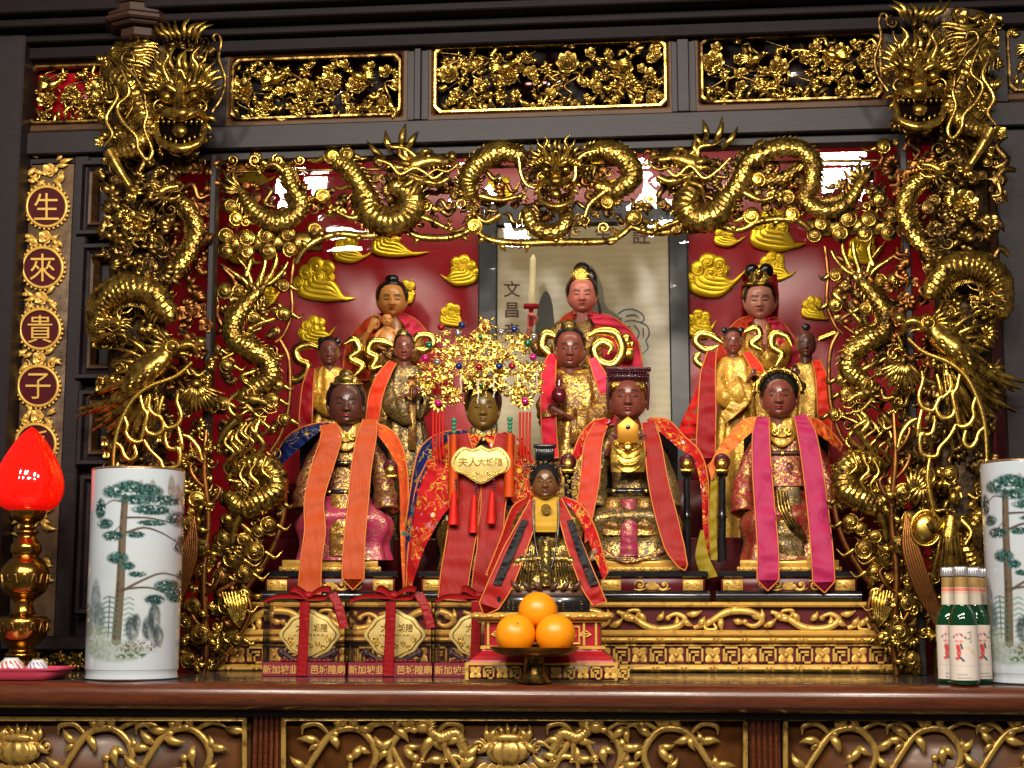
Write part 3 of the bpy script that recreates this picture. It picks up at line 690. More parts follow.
def frieze(x0, x1, y0, y1, lab, seed):
    Y = .4; t = thing('frieze_carving', tuple(map(float, P((x0 + x1) / 2, y1, Y))), lab, 'carving', 'gilded friezes above the cornice')
    m = MB(); fill(m, int((x1 - x0) * 20 / 40), lambda: (rnd(x0, x1), rnd(y0, y1 - 2)), -3, 3, 5, 9, seed, lambda: random.choice((0, 1, 1, 5))); m.build('foliage', GA, t, Y=Y)
    m = MB(); strand(m, [(x0, y1, 0), (x1, y1, 0)], 1.2, taper=(1, 1)) ; m.build('edge_bead', WDB, t, Y=Y)
frieze(-30, 100, -18, 12, 'gilded frieze above the cornice left of the dragon head', 21)
frieze(176, 500, -22, 3, 'gilded frieze above the cornice right of the dragon head', 22)
SW('trim_31', [(-2.0, 1.6, .42, .5, 2.63, 2.9)], MAROON)
# column capital over the left pillar
m = MB(); q = P(136, 20, .36)
for r, z0, z1 in ((.05, -.02, .004), (.075, .004, .012), (.088, .012, .026), (.082, .026, .05), (.09, .05, .2)):
    m.lathe([(0, z0), (r - .006, z0), (r, z0 + .004), (r, z1 - .003), (r - .004, z1), (0, z1)], (q[0], .40, q[2] - .02), 8)
struct(m, 'trim_32', plain('brown capital', h2((52, 34, 26)), .5, spec=.2), smooth=False)
# ---------------------------------------------------------------- carved pillars of dragon and phoenix
HOL = plain('mouth shade black', h2((12, 6, 6)), .9, spec=0.0)  # near-black colour standing in for the shade inside the open jaws
def mirror(cx2, sh):
    def f(v):
        v = v.copy(); v[:, 0] = cx2 - v[:, 0]; v[:, 2] = v[:, 2] - sh(-v[:, 2]); return v
    return f
def mkmb(off=None): m = MB(); m.off = off; return m
def pillar(off, seed, label, base, front):
    Y = .385; t = thing('carved_pillar', base, label, 'carved pillar'); B = lambda m, n, mat: m.build(n, mat, t, Y=Y)
    M = lambda: mkmb(off)
    m = M(); m.tube([V(146, -10, -26), V(138, 250, -26), V(136, 690, -26)], [34, 28, 32], n=14, m=8, flat=.5); B(m, 'core', BRK)
    a, w = M(), M(); random.seed(seed)
    head_front(a, w, 180, 108, 41, [[(212, 112), (222, 96), (225, 78), (219, 58), (221, 42), (218, 34), (213, 36), (215, 41)], [(146, 108), (143, 90), (133, 74), (122, 62), (124, 53), (132, 53), (134, 60)]], 24)
    B(a, 'dragon_head', GA); B(w, 'whisker', GD)
    a = M(); a.ball(V(180, 132, 26), (23, 10, 17), 20, 12); B(a, 'mouth_shade', HOL)  # solid dark ball in place of the shade between the jaws
    a = M()
    for k in range(16): leaf(a, 158 - k * 1.2, 44 + k * 3.2, 172 - k * 3 + rnd(-6, 6), rnd(34, 52), 6, .18, 16 + rnd(-4, 4), .1, wob=.35)
    for k in range(8): leaf(a, 168 + 4 * k, 40, 120 - 9 * k, rnd(18, 30), 6, .3 * (1 if k < 4 else -1), 10, wob=.4)
    B(a, 'mane', GA)
    for j, pp in enumerate(([(120, 66), (129, 92), (117, 106), (123, 122), (136, 136), (138, 148), (147, 160), (152, 150), (144, 128), (147, 112), (139, 96)],
               [(110, 78), (117, 96), (106, 118), (112, 134), (104, 146)], [(132, 64), (136, 78), (128, 90), (133, 104), (126, 118)])):
        a = M(); strand(a, [(x, y, 30 - j * 3) for x, y in pp], 2.6, m=60, taper=(.6, 1, 1, .5)); B(a, 'flame_ribbon', GA)
    a = M()
    c = [(108, 72, 10), (128, 84, 14), (140, 106, 16), (146, 128, 18), (132, 146, 20), (112, 152, 18)]
    scaled(a, c, [8, 12, 13, 12, 10, 7], 5); spine(a, c, 11, -1)
    c = [(150, 190, 4), (184, 205, 2), (196, 232, 0), (182, 262, 2), (160, 285, 6)]; scaled(a, c, [6, 7.5, 8, 7], 4.4); spine(a, c, 7.5, -1)
    B(a, 'dragon_body', GA)
    a = M(); claw(a, [(108, 150, 22), (118, 168, 24), (132, 190, 26)], 6, -60, 15, 5, 27, 130); B(a, 'leg', GA)
    a = M(); fill(a, 12, lambda: (rnd(122, 148), rnd(212, 240)), 14, 24, 6, 9, seed + 2, lambda: random.choice((1, 1, 5))); flower(a, 136, 226, 15, 18, 3, 9); B(a, 'blossom', GA)
    a = M(); head_side(a, 166, 192, 30, 1, 20, 20); B(a, 'small_dragon_head', GA)
    a = M(); c = [(97, 336, 10), (101, 304, 14), (124, 288, 18), (152, 293, 20), (170, 316, 18)]; scaled(a, c, [9, 12, 13, 12, 9], 5.5); spine(a, c, 14, -1, .6)
    head_side(a, 112, 326, 30, -1, 0, 22); B(a, 'dragon_body', GA)
    a, b = M(), M(); bird(a, b, 166, 354, 44, 1); B(a, 'phoenix', GA)
    wave_plume(b, 156, 376, 198, 264, 16, 86, 4.4, 4); wave_plume(b, 154, 380, 206, 250, 10, 72, 4.4, 10)
    fan(b, 196, 384, -150, -20, 13, 30, 5, .15, 16); fan(b, 196, 384, -140, -30, 8, 20, 4, .1, 20); b.ball(V(196, 384, 22), 5); B(b, 'tail_feathers', GA)
    a = M()
    for pp in ([(140, 396), (143, 408), (147, 414), (144, 428), (141, 440)], [(150, 396), (149, 408), (155, 415), (160, 417), (166, 427), (172, 427), (178, 424), (181, 415), (177, 402), (178, 393)],
               [(145, 420), (146, 430), (151, 434), (158, 434), (163, 428), (162, 420)], [(144, 440), (150, 450), (160, 460), (163, 467), (170, 468), (178, 465), (180, 455), (178, 448), (174, 449), (168, 447), (165, 438), (166, 432)],
               [(123, 414), (127, 425), (126, 433), (131, 440), (138, 442), (143, 440)], [(192, 362), (176, 376), (150, 386), (134, 398), (124, 414), (117, 432), (114, 450), (113, 470)], [(115, 442), (121, 447), (124, 455), (130, 460), (136, 455), (134, 445)],
               [(183, 435), (190, 438), (198, 448), (202, 460)], [(178, 427), (181, 440), (182, 450)], [(163, 396), (160, 406), (158, 416)], [(113, 470), (118, 490), (112, 510)], [(170, 468), (172, 490), (165, 520)]):
        strand(a, [(x, y, 32) for x, y in pp], 2.5, m=len(pp) * 8, taper=(.8, 1, 1.1, .8))
    B(a, 'cloud_tracery', GB)
    a = M(); strand(a, [(206, 430, 4), (204, 470, 8), (208, 520, 6), (203, 580, 6), (206, 640, 4), (203, 675, 4)], 3.4, taper=(.7, 1, 1.1, 1))
    for y0, s_ in ((455, -1), (478, -1), (500, 1), (540, -1), (585, 1), (620, -1)): strand(a, [(205, y0 + 10, 8), (205 + 9 * s_, y0 + 2, 10), (205 + 15 * s_, y0 - 10, 10), (205 + 10 * s_, y0 - 16, 10)], 2.6)
    for k in range(7): strand(a, [(194 - k * 1.2, 516 + k * 3, 20), (196 - k * 2.4, 552, 22), (184 - k * 2.6, 590, 22), (166 - k * 2, 622, 18), (158 - k * 3, 650, 12)], 2.4, taper=(.5, 1, 1, .5))
    B(a, 'branch', GR)
    for i, (x, y, R) in enumerate(((196, 500, 10), (190, 524, 9), (200, 548, 10), (192, 606, 9), (200, 634, 11), (188, 660, 9), (172, 486, 11), (150, 484, 9))):
        a = M(); puff(a, x, y, R, 10, (-1) ** i, 50 * i); [leaf(a, x + R * .7, y + R * .3, rnd(0, 360), 14, 7, .5, 10) for _ in range(3)]; B(a, 'cloud_curl', GA)
    if front:      # the foot of this pillar stands clear beside the vase
        a = M(); a.ball(V(174, 532, 26), (13, 7, 15), 18, 12); a.tube(pts3([(174 + 15 * math.cos(u), 532 + 17 * math.sin(u), 25) for u in np.linspace(0, 6.28, 14)]), 1.6, n=6, m=40); B(a, 'round_shield', GB)
        a = M()
        a.tube([V(150, 575, 16), V(150, 545, 22), V(147, 520, 22)], [15, 13, 9], n=14, m=12); a.ball(V(146, 504, 24), (6, 6, 7)); flower(a, 146, 496, 6, 24, 2, 6)
        strand(a, [(156, 524, 24), (166, 534, 30), (172, 526, 32)], 4, taper=(1, 1, .9, .8)); strand(a, [(138, 524, 22), (128, 536, 28), (134, 548, 30)], 4, taper=(1, 1, .9, .8))
        for k in range(6): strand(a, [(142 + 3.4 * k, 540, 34), (138 + 5 * k, 560, 33), (134 + 7 * k, 585, 28)], 1.6)
        B(a, 'warrior', GA)
        a = M(); c = [(120, 520, 12), (130, 550, 18), (125, 575, 18), (140, 600, 16)]; scaled(a, c, [9, 11, 11, 9], 5); fan(a, 184, 500, 40, 150, 7, 24, 5, .3, 20); fan(a, 178, 492, 200, 330, 6, 20, 5, .3, 20); B(a, 'fish_scales', GA)
        a = M(); fill(a, 30, lambda: (rnd(112, 196), rnd(480, 650)), 2, 12, 6, 10, seed + 9); B(a, 'low_foliage', GA)
    K = lambda: random.choice((1, 1, 1, 2, 0, 3, 5)); K2 = lambda: random.choice((1, 1, 2, 5))
    for q_, (n_, xf, d0, d1, r0, r1) in enumerate(((70, lambda: (rnd(98, 172), rnd(165, 300)), -4, 14, 8, 13), (52, lambda: (rnd(98, 150), rnd(36, 175)), -10, 2, 7, 11), (44, lambda: (rnd(98, 170), rnd(290, 400)), -14, 8, 8, 12),
                                                  (60, lambda: (rnd(104, 204), rnd(392, 480)), -22, 2, 7, 11), (64, lambda: (rnd(184, 212), rnd(360, 670)), -14, 4, 6, 10), (56, lambda: (rnd(104, 190), rnd(470, 670)), -14, 2, 8, 13), (60, lambda: (rnd(150, 208), rnd(40, 170)), -22, -2, 7, 11))):
        a = M(); fill(a, n_, xf, d0, d1, r0, r1, seed + 3 + q_, K); fill(a, n_ // 7, xf, d1 + 4, d1 + 10, 5, 8, seed + 33 + q_, K); B(a, 'foliage', GA if q_ % 3 else GD)
    a = M(); fill(a, 75, lambda: (rnd(168, 210), rnd(165, 400)), -20, -4, 7, 11, seed + 18, K2); B(a, 'rear_foliage', GR)
    return t
BRK = gold('dark carved core', h2((84, 62, 34)), h2((22, 15, 10)), .4, .55, 60, 1.0, .6)
GR = gold('russet gilding', h2((150, 98, 52)), h2((44, 26, 18)), .34, .5, 26)
pillar(None, 100, 'left carved pillar, whose dragon face, phoenix and tracery rise behind the pine-tree vase on the left', tuple(map(float, P(150, 678, .385))), False)
pillar(mirror(1100, lambda y: np.interp(y, [0, 380, 520, 680], [-20, -24, -4, 0])), 200, 'right carved pillar with dragon face, phoenix and a warrior with round shield above the wine bottles', tuple(map(float, P(958, 678, .385))), True)
# ---------------------------------------------------------------- carved valance across the head of the niche
VY = .465
va = thing('carved_valance', tuple(map(float, P(560, 242, VY))), 'gilded openwork valance of coiling dragons and clouds across the head of the niche', 'valance')
def VB(m, n, mat=None): return m.build(n, mat or GA, va, Y=VY)
def clear_of(xf, spots=((312, 180, 15), (467, 162, 17), (648, 170, 14), (850, 162, 24))):
    def g():
        for _ in range(60):
            x, y = xf()
            if all(math.hypot(x - a, y - b) > r for a, b, r in spots): break
        return x, y
    return g
random.seed(41)
a, w = MB(), MB(); head_front(a, w, 556, 178, 29, [[(534, 188), (526, 184), (521, 174), (519, 160), (517, 152)], [(566, 187), (575, 178), (576, 164), (584, 154), (598, 150)]], 12); VB(a, 'dragon_head'); VB(w, 'whisker', GB)
a = MB(); head_side(a, 424, 168, 56, 1, 8, 10)
for x, y, ang, L in ((392, 152, 120, 24), (402, 148, 95, 26), (408, 150, 75, 22), (385, 158, 150, 26)): leaf(a, x, y, ang, L, 7, -.3, 12)
VB(a, 'dragon_head')
a = MB(); strand(a, [(378, 160, 20), (390, 164, 21), (400, 174, 22), (414, 168, 22), (424, 172, 22), (434, 178, 22), (446, 170, 22)], 1.8, m=50, taper=(1, 1, 1, .7)); VB(a, 'whisker', GB)
a = MB(); head_side(a, 682, 166, 56, -1, 8, 10)
for x, y, ang, L in ((706, 142, 85, 24), (714, 144, 60, 30), (722, 148, 40, 28), (702, 148, 110, 18)): leaf(a, x, y, ang, L, 7, .3, 12)
VB(a, 'dragon_head')
a = MB(); strand(a, [(664, 166, 20), (676, 176, 21), (690, 166, 22), (704, 178, 22), (718, 170, 22), (730, 158, 22)], 1.8, m=50, taper=(1, 1, 1, .7)); VB(a, 'whisker', GB)
def vbody(c, r, side, s=4.2):
    a = MB(); scaled(a, c, r, s); spine(a, c, np.mean(r), side); VB(a, 'dragon_body')
vbody([(470, 196, 0), (468, 178, 4), (482, 160, 6), (502, 151, 6), (522, 156, 2)], [7, 9, 10, 8], 1)
vbody([(588, 154, 2), (606, 150, 6), (624, 158, 6), (632, 176, 4), (616, 190, 2), (598, 186, 0)], [8, 10, 9, 6], 1)
vbody([(526, 212, 0), (536, 228, 4), (554, 232, 5), (566, 222, 4), (562, 208, 0)], [6, 7, 7, 5], -1)
vbody([(362, 192, 2), (370, 212, 6), (390, 222, 8), (408, 212, 8), (410, 194, 7), (396, 186, 5)], [11, 13, 13, 10], -1, 5.2)
vbody([(334, 158, 0), (348, 168, 4), (360, 184, 5), (372, 206, 5)], [8, 9, 9], 1)
vbody([(240, 190, 2), (250, 206, 5), (268, 220, 6), (290, 218, 6), (300, 202, 5), (290, 182, 4), (286, 166, 2)], [4, 7, 9, 9, 8, 6, 5], -1)
vbody([(694, 186, 5), (686, 204, 7), (698, 218, 8), (718, 212, 7), (728, 196, 5)], [10, 13, 13, 10], -1, 5.2)
vbody([(722, 206, 2), (738, 186, 4), (750, 162, 5), (772, 150, 6), (796, 148, 6), (812, 160, 5), (812, 182, 4), (806, 200, 4), (824, 210, 5), (846, 204, 6), (862, 182, 4)], [9, 9, 8.5, 8, 8, 7.5, 5], 1)
vbody([(762, 182, 0), (782, 178, 2), (802, 166, 2)], [4, 6, 4], 1)
for c, ang in (([(412, 214, 6), (430, 220, 8), (446, 228, 8)], 20), ([(690, 216, 6), (676, 222, 8), (660, 228, 8)], 160), ([(480, 196, 4), (500, 200, 6), (520, 196, 6)], 10), ([(604, 192, 4), (590, 204, 6), (584, 220, 6)], 250), ([(366, 212, 4), (352, 218, 6), (334, 210, 6)], 170), ([(740, 190, 4), (760, 200, 6), (776, 196, 6)], -10), ([(284, 172, 2), (274, 164, 4), (262, 168, 4)], 200), ([(500, 215, 4), (486, 222, 4), (474, 214, 4)], 170)):
    a = MB(); claw(a, c, 3.6, ang, 11, 4, 8); VB(a, 'leg')
a = MB(); [leaf(a, 862, 184, 40 + 12 * k, rnd(20, 30), 5, .2 * (-1) ** k, 4, wob=.4) for k in range(9)]
[leaf(a, 240, 192, 95 + 12 * k, rnd(18, 34), 4, .2 * (-1) ** k, 4, wob=.4) for k in range(8)]; VB(a, 'tail_tuft')
for cl in (((822, 224, 9), (848, 219, 9.5), (870, 219, 9.5), (892, 216, 9), (815, 235, 8.5), (841, 234, 9), (865, 233, 9), (889, 232, 9)), ((225, 236, 9), (246, 238, 9), (266, 236, 9), (287, 234, 9), (226, 251, 8.5), (246, 252, 9), (268, 251, 9), (290, 249, 8.5), (314, 230, 8))):
    a = MB()
    for i, (x, y, R) in enumerate(cl): puff(a, x, y, R, 2 + (i % 2), (-1) ** i, 40 * i); 
    x0, x1 = min(c[0] for c in cl), max(c[0] for c in cl); ym = sum(c[1] for c in cl) / len(cl)
    a.tube([V(x0 - 8, ym + 2, -5), V((x0 + x1) / 2, ym, -5), V(x1 + 8, ym, -5)], 10, n=8, flat=.4); VB(a, 'cloud_bank')
for x, y, R, s in ((332, 156, 9, 1), (347, 154, 8, -1), (278, 160, 7, 1), (255, 160, 7, -1), (474, 226, 9, 1), (462, 204, 7, -1), (634, 218, 9, -1), (608, 202, 8, 1), (586, 220, 7, 1), (703, 216, 9, 1), (676, 228, 8, -1), (762, 148, 9, 1), (744, 178, 8, -1), (758, 179, 8, 1), (788, 198, 9, -1), (770, 196, 7, 1), (752, 216, 9, 1), (792, 214, 8, 1), (880, 200, 8, -1), (866, 206, 6, 1), (840, 184, 6, 1), (425, 206, 7, -1), (356, 184, 8, 1), (322, 196, 8, 1), (342, 212, 7, 1), (230, 206, 8, 1), (236, 218, 8, -1), (604, 228, 7, -1), (650, 200, 7, 1), (232, 160, 7, 1), (246, 222, 7, 1), (884, 146, 8, 1), (300, 160, 6, 1)):
    a = MB(); (puff if R > 7.5 else volute)(a, x, y, R, 3, s=s, a0=rnd(0, 360)); strand(a, [(x - s * R, y + 2, 2), (x - s * R * 2, y + R * .6, 0), (x - s * R * 2.8, y + R * .2, -1)], 2.6, taper=(1.2, 1, .6, .1)); VB(a, 'cloud_curl', random.choice((GA, GB)))
for c in ([(296, 264, 0), (306, 248, 2), (322, 238, 2), (342, 234, 2), (362, 236, 2), (384, 234, 3), (402, 229, 3)], [(404, 229, 2), (420, 237, 3), (446, 238, 3), (462, 234, 3), (474, 227, 3)],
          [(474, 229, 2), (486, 238, 3), (502, 242, 3), (530, 243, 3), (560, 242, 3), (590, 242, 3), (606, 241, 3), (620, 236, 3), (633, 225, 2)], [(633, 227, 2), (648, 232, 3), (668, 232, 3), (684, 226, 3), (700, 215, 2)],
          [(700, 216, 2), (716, 224, 3), (738, 230, 3), (758, 222, 3), (780, 219, 3), (800, 222, 3), (816, 236, 0)]):
    a = MB(); strand(a, c, 4.0, flat=.8, m=50, taper=(.8, 1, 1, .8)); [leaf(a, c[k][0], c[k][1], rnd(0, 360), 11, 6, .5, 4) for k in range(1, len(c) - 1)]; VB(a, 'lower_edge', GA)
a = MB(); a.tube([V(218, 155, -2), V(560, 146, -2), V(900, 137, -2)], 2.0, n=6); a.tube([V(218, 172, -5), V(560, 166, -5), V(900, 160, -5)], 1.5, n=6); VB(a, 'cross_bar', GD)
a = MB(); fill(a, 130, clear_of(lambda: (rnd(222, 898), rnd(152, 214))), -12, -5, 6, 10, 64, lambda: random.choice((1, 5, 1, 3))); VB(a, 'rear_foliage', GR)
a = MB(); fill(a, 185, clear_of(lambda: (rnd(222, 898), rnd(154, 214))), -6, 1, 6, 10, 61, lambda: random.choice((0, 1, 5, 1, 3)))
fill(a, 34, lambda: (rnd(400, 700), rnd(200, 232)), -4, 1, 5, 8, 62, lambda: random.choice((0, 5, 1))); VB(a, 'foliage', GD)
# ---------------------------------------------------------------- side brackets below the valance
def bracket(off, seed, label, bx):
    Y = .47; t = thing('carved_bracket', tuple(map(float, P(bx, 672, Y))), label, 'carved bracket'); random.seed(seed)
    B = lambda m, n, mat=GA: m.build(n, mat, t, Y=Y); M = lambda: mkmb(off)
    a = M(); strand(a, [(294, 258, 0), (291, 285, 1), (292, 312, 1), (284, 334, 1), (276, 342, 1)], 2.2, m=30, taper=(1, 1, 1, 1)); strand(a, [(280, 340, 1), (288, 356, 1), (290, 380, 1), (288, 410, 1), (280, 436, 1), (270, 452, 1)], 2.4, m=30, taper=(1, 1, 1, 1))
    strand(a, [(266, 452, 1), (278, 466, 1), (284, 490, 1), (283, 516, 1), (274, 545, 1), (258, 572, 1), (246, 590, 1), (250, 612, 1), (236, 640, 1), (214, 668, 1)], 3, m=60, taper=(1, 1, 1, 1)); B(a, 'edge_bar', GR)
    a = M()
    for pp in ([(257, 300), (252, 285), (247, 270), (238, 258)], [(257, 296), (260, 280), (264, 268), (266, 254)], [(260, 290), (270, 276), (276, 262), (276, 252)], [(252, 290), (244, 280), (232, 272), (220, 264)], [(262, 286), (272, 282), (282, 272), (288, 262)], [(246, 276), (250, 262), (248, 252)]):
        strand(a, [(x, y, 3) for x, y in pp], 3, taper=(1.2, 1, .9, .5))
    for k in range(6): leaf(a, 258, 296, 50 + 16 * k, rnd(14, 24), 6, .3 * (-1) ** k, 3)
    B(a, 'antler_branch')
    c = [(257, 292, 4), (244, 306, 5), (233, 322, 6), (234, 338, 6), (250, 348, 7), (266, 360, 7), (270, 376, 6), (256, 388, 5), (242, 398, 4)]
    a = M(); scaled(a, c, [5, 8, 9, 9, 10, 9, 9, 8, 6], 4.4); spine(a, c, 8.5, 1); B(a, 'dragon_body')
    a = M(); head_side(a, 256, 404, 36, 1, -20, 8)
    for k in range(8): p0 = (266 - 5 * k, 412 + 3 * k + rnd(-3, 3)); w_ = rnd(3, 9); L_ = rnd(34, 58); strand(a, [(p0[0], p0[1], 8), (p0[0] - w_, p0[1] + L_ * .25, 9 + k % 3 * 2), (p0[0] + w_ * .4, p0[1] + L_ * .5, 11), (p0[0] - w_ * 1.2, p0[1] + L_ * .78, 9), (p0[0] - 2, p0[1] + L_, 6)], rnd(2, 3.4), taper=(.8, 1.1, .8, .2))
    B(a, 'dragon_head')
    c = [(236, 470, 2), (256, 464, 5), (272, 474, 7), (272, 492, 8), (256, 502, 8), (240, 508, 6), (228, 496, 3)]
    a = M(); scaled(a, c, [8, 11, 12, 13, 12, 10, 7], 4.8); spine(a, c, 12, -1); B(a, 'dragon_body')
    for pp in ([(256, 462), (250, 474), (258, 484), (252, 496)], [(246, 462), (240, 476), (248, 488), (243, 502)], [(266, 456), (262, 470), (270, 478)]):
        a = M(); strand(a, [(x, y, 20) for x, y in pp], 2); B(a, 'flame_ribbon', GB)
    a = M(); claw(a, [(244, 508, 8), (234, 528, 9), (232, 548, 9)], 4.5, -100, 13, 5, 9, 150); B(a, 'leg')
    a = M(); claw(a, [(236, 420, 8), (224, 432, 9), (218, 446, 9)], 4, -120, 11, 4, 9); B(a, 'leg')
    for i, (x, y, R) in enumerate(((232, 560, 12), (254, 552, 11), (228, 606, 12), (222, 540, 10), (214, 640, 10), (236, 640, 8), (253, 318, 7.5), (224, 291, 9), (238, 291, 7), (283, 286, 7), (284, 314, 8), (272, 400, 8), (277, 386, 7), (226, 366, 8), (243, 540, 8), (218, 549, 8.5), (268, 525, 9), (258, 532, 7), (243, 574, 10), (220, 577, 9), (226, 520, 7), (278, 504, 6), (214, 350, 7), (222, 404, 8), (284, 420, 7))):
        a = M(); puff(a, x, y, R, 4, (-1) ** i, 50 * i); strand(a, [(x + R, y, 3), (x + R * 1.9, y + R * .5, 2), (x + R * 2.6, y - R * .1, 0)], 2.4, taper=(1.2, 1, .6, .1)); B(a, 'cloud_curl', GA)
    a = M(); [strand(a, [(222 + 3.2 * k, 592, 8), (225 + 3 * k, 606 - abs(k - 4), 10), (232 + 1.6 * k, 618, 8), (240, 628, 4)], 1.9) for k in range(8)]; volute(a, 242, 596, 8, 8, 1.3, 0, 1); volute(a, 216, 626, 8, 4, 1.3, 90, -1); B(a, 'scroll_foot', GB)
    for k in range(22):
        y = 268 + k * 17; xr = 284 if y < 330 else 278 if y < 520 else 262 - (y - 520) * .3; a = M(); p = [(rnd(217, xr), y)]
        for j in range(4): p.append((min(xr, max(217, p[-1][0] + rnd(-20, 20))), p[-1][1] + rnd(4, 14)))
        strand(a, [(u, v, rnd(-2, 4)) for u, v in p], rnd(2.4, 4), m=30, taper=(.8, 1, 1, .5)); [leaf(a, *p[j], rnd(0, 360), rnd(10, 15), 7, .5, 2) for j in (1, 3)]; B(a, 'vine', GA if k % 2 else GR)
    a = M(); fill(a, 120, lambda: (lambda y: (rnd(217, 284 if y < 330 else 278 if y < 520 else 262 - (y - 520) * .3), y))(rnd(275, 640)), -6, 2, 6, 10, seed + 1, lambda: random.choice((0, 1, 5, 3, 1))); B(a, 'foliage', GD)
    return t
bracket(None, 71, 'left openwork bracket with a coiled dragon, behind the pine vase side of the niche', 230)
bracket(mirror(1119, lambda y: np.interp(y, [0, 250, 450, 680], [-12, -12, -4, 0])), 81, 'right openwork bracket with a coiled dragon, beside the figure with pink sashes', 900)
# glass pane behind the valance
t = NT('thin glass'); t.t.nodes.remove(t.b); tr = t.n('ShaderNodeBsdfTransparent'); gl = t.n('ShaderNodeBsdfGlossy'); gl.inputs['Roughness'].default_value = .02
fr = t.n('ShaderNodeFresnel'); fr.inputs[0].default_value = 1.5; mx = t.n('ShaderNodeMixShader'); t.l(fr.outputs[0], mx.inputs[0]); t.l(tr.outputs[0], mx.inputs[1]); t.l(gl.outputs[0], mx.inputs[2]); t.l(mx.outputs[0], t.out.inputs[0]); THIN = t.m
m = MB(); a0 = P(217, 200, .497); a1 = P(901, 200, .497); zb = P(560, 246, .497)[2]
m.box(a0[0], a1[0], .496, .498, zb, ZR - .002); struct(m, 'window_1', THIN, smooth=False)
# ---------------------------------------------------------------- gilded clouds on the red wall
WY = 1.075
def wallcloud(x, y, s, f, tip, label, seed, lobes=5):
    s *= 1.12
    random.seed(seed); m = MB()
    def sq(v): v = v.copy(); v[:, 1] = -np.clip(-v[:, 1], -1, 99) * .55; return v
    m.off = sq
    k = 4
    for i in range(k):
        u = i / (k - 1); sx = x - f * s * .55 + f * s * .5 * u; sy = y - s * .1 + s * .25 * (1 - u)
        m.tube(pts3([(sx, sy, 0), (sx + f * s * .05, y + s * (.62 - .42 * u), 1), (x + f * s * (.35 + .2 * u), y + s * (.8 - .5 * u), 1), ((x + tip[0]) / 2 + f * s * .25, (tip[1] + y + s * .75) / 2 + 1, 1), (tip[0], tip[1], 0)]), np.array([.16, .2, .17, .1, .01]) * s, n=8, m=26)
    pos = [(-.35, -.1, .34), (0, -.36, .36), (.4, -.28, .32), (.08, .02, .32), (.48, .06, .24), (-.62, .25, .26), (.62, -.1, .2)][:lobes + 1]
    for i, (u, v, r) in enumerate(pos): puff(m, x + f * u * s, y + v * s, r * s, 1.5, f * (-1) ** i, 60 * i)
    o = m.build('gilded_cloud', GY, None, Y=WY); tag(o, label, 'cloud ornament', 'gilded clouds on the red wall')
for a in ((316, 276, 24, 1, (356, 298), 'large gilded cloud left of the figure holding a child', 1), (346, 247, 15, 1, (372, 252), 'gilded cloud high on the wall above the left end of the figures', 2), (386, 238, 18, 1, (429, 252), 'gilded cloud with long tail just under the valance, left of the picture', 3, 4),
          (313, 328, 16, 1, (336, 326), 'gilded cloud left of the attendant at the far left', 4), (464, 268, 17, -1, (440, 274), 'gilded cloud beside the left frame of the picture', 5), (450, 313, 13, 1, (466, 324), 'gilded cloud just above the tall beaded headdress', 6, 4),
          (405, 290, 13, 1, (412, 278), 'gilded cloud peeping out behind the head of the figure holding a child', 7, 2), (708, 272, 24, 1, (746, 270), 'large gilded cloud right of the picture frame', 8, 6), (772, 264, 16, 1, (797, 271), 'gilded cloud above the head of the veiled figure on the right', 9),
          (770, 226, 24, 1, (806, 243), 'broad gilded cloud tucked under the right of the valance', 10, 4), (724, 234, 12, 1, (746, 236), 'small gilded cloud under the valance right of the picture', 11, 4), (698, 322, 16, 1, (716, 320), 'gilded cloud between picture frame and the attendant in gold with crimson sashes', 12),
          (812, 306, 13, 1, (830, 318), 'gilded cloud beside the right carved bracket', 13, 4), (862, 246, 17, 1, (886, 240), 'gilded cloud seen through the right bracket', 14, 4), (262, 290, 16, 1, (284, 282), 'gilded cloud seen through the left bracket', 15, 4), (240, 250, 14, 1, (262, 262), 'gilded cloud seen low behind the left cloud bank', 16, 4),
          (590, 170, 16, 1, (620, 178), 'gilded cloud behind the central dragon of the valance', 17, 4), (498, 186, 15, 1, (520, 182), 'gilded cloud behind the valance left of its central dragon', 18, 4), (250, 170, 15, 1, (276, 176), 'gilded cloud behind the left end of the valance', 19, 4)):
    wallcloud(*a)
# ---------------------------------------------------------------- picture behind the figures
pc = thing('framed_picture', tuple(map(float, P(583, 570, 1.06))), 'tall painted picture in a dark grey frame behind the middle figures', 'picture')
YP = 1.045; xa, xb = P(478, 300, YP)[0], P(689, 300, YP)[0]; ia, ib = P(497, 300, YP)[0], P(669, 300, YP)[0]; z1 = P(583, 202, YP)[2]; zi = P(583, 224, YP)[2]; z0 = 1.28
m = MB()
for r in ((xa, ia, z0, z1), (ib, xb, z0, z1), (ia, ib, zi, z1), (ia, ib, z0, z0 + .03)): m.box(r[0], r[1], YP, 1.075, r[2], r[3], .004)
m.build('frame', plain('slate frame', h2((56, 60, 62)), .3, vary=.1, coat=.2), pc, smooth=False)
t = NT('aged paper'); t.set(Roughness=.4, Coat_Weight=.5, Coat_Roughness=.2); wv = t.wave(9, 6, (1, 1, 1.6), 'Z'); t.base(t.mix(t.mix(wv, (0., 0., 0.), (.2, .2, .2)), t.ramp(t.noise(3, 5), [(.3, h2((150, 136, 98))), (.7, h2((178, 164, 122)))]), h2((132, 112, 72))))
m = MB(); m.box(ia, ib, YP + .012, YP + .02, z0 + .03, zi); m.build('painted_sheet', t.m, pc, smooth=False)
INK = plain('brown ink', h2((84, 52, 38)), .6); GRY = plain('ink wash grey', h2((112, 108, 92)), .6, vary=.3, sc_=30); BLU = plain('blue ink', h2((92, 104, 122)), .6); SKN = plain('wash beige', h2((172, 154, 122)), .6)
YQ = YP + .0115
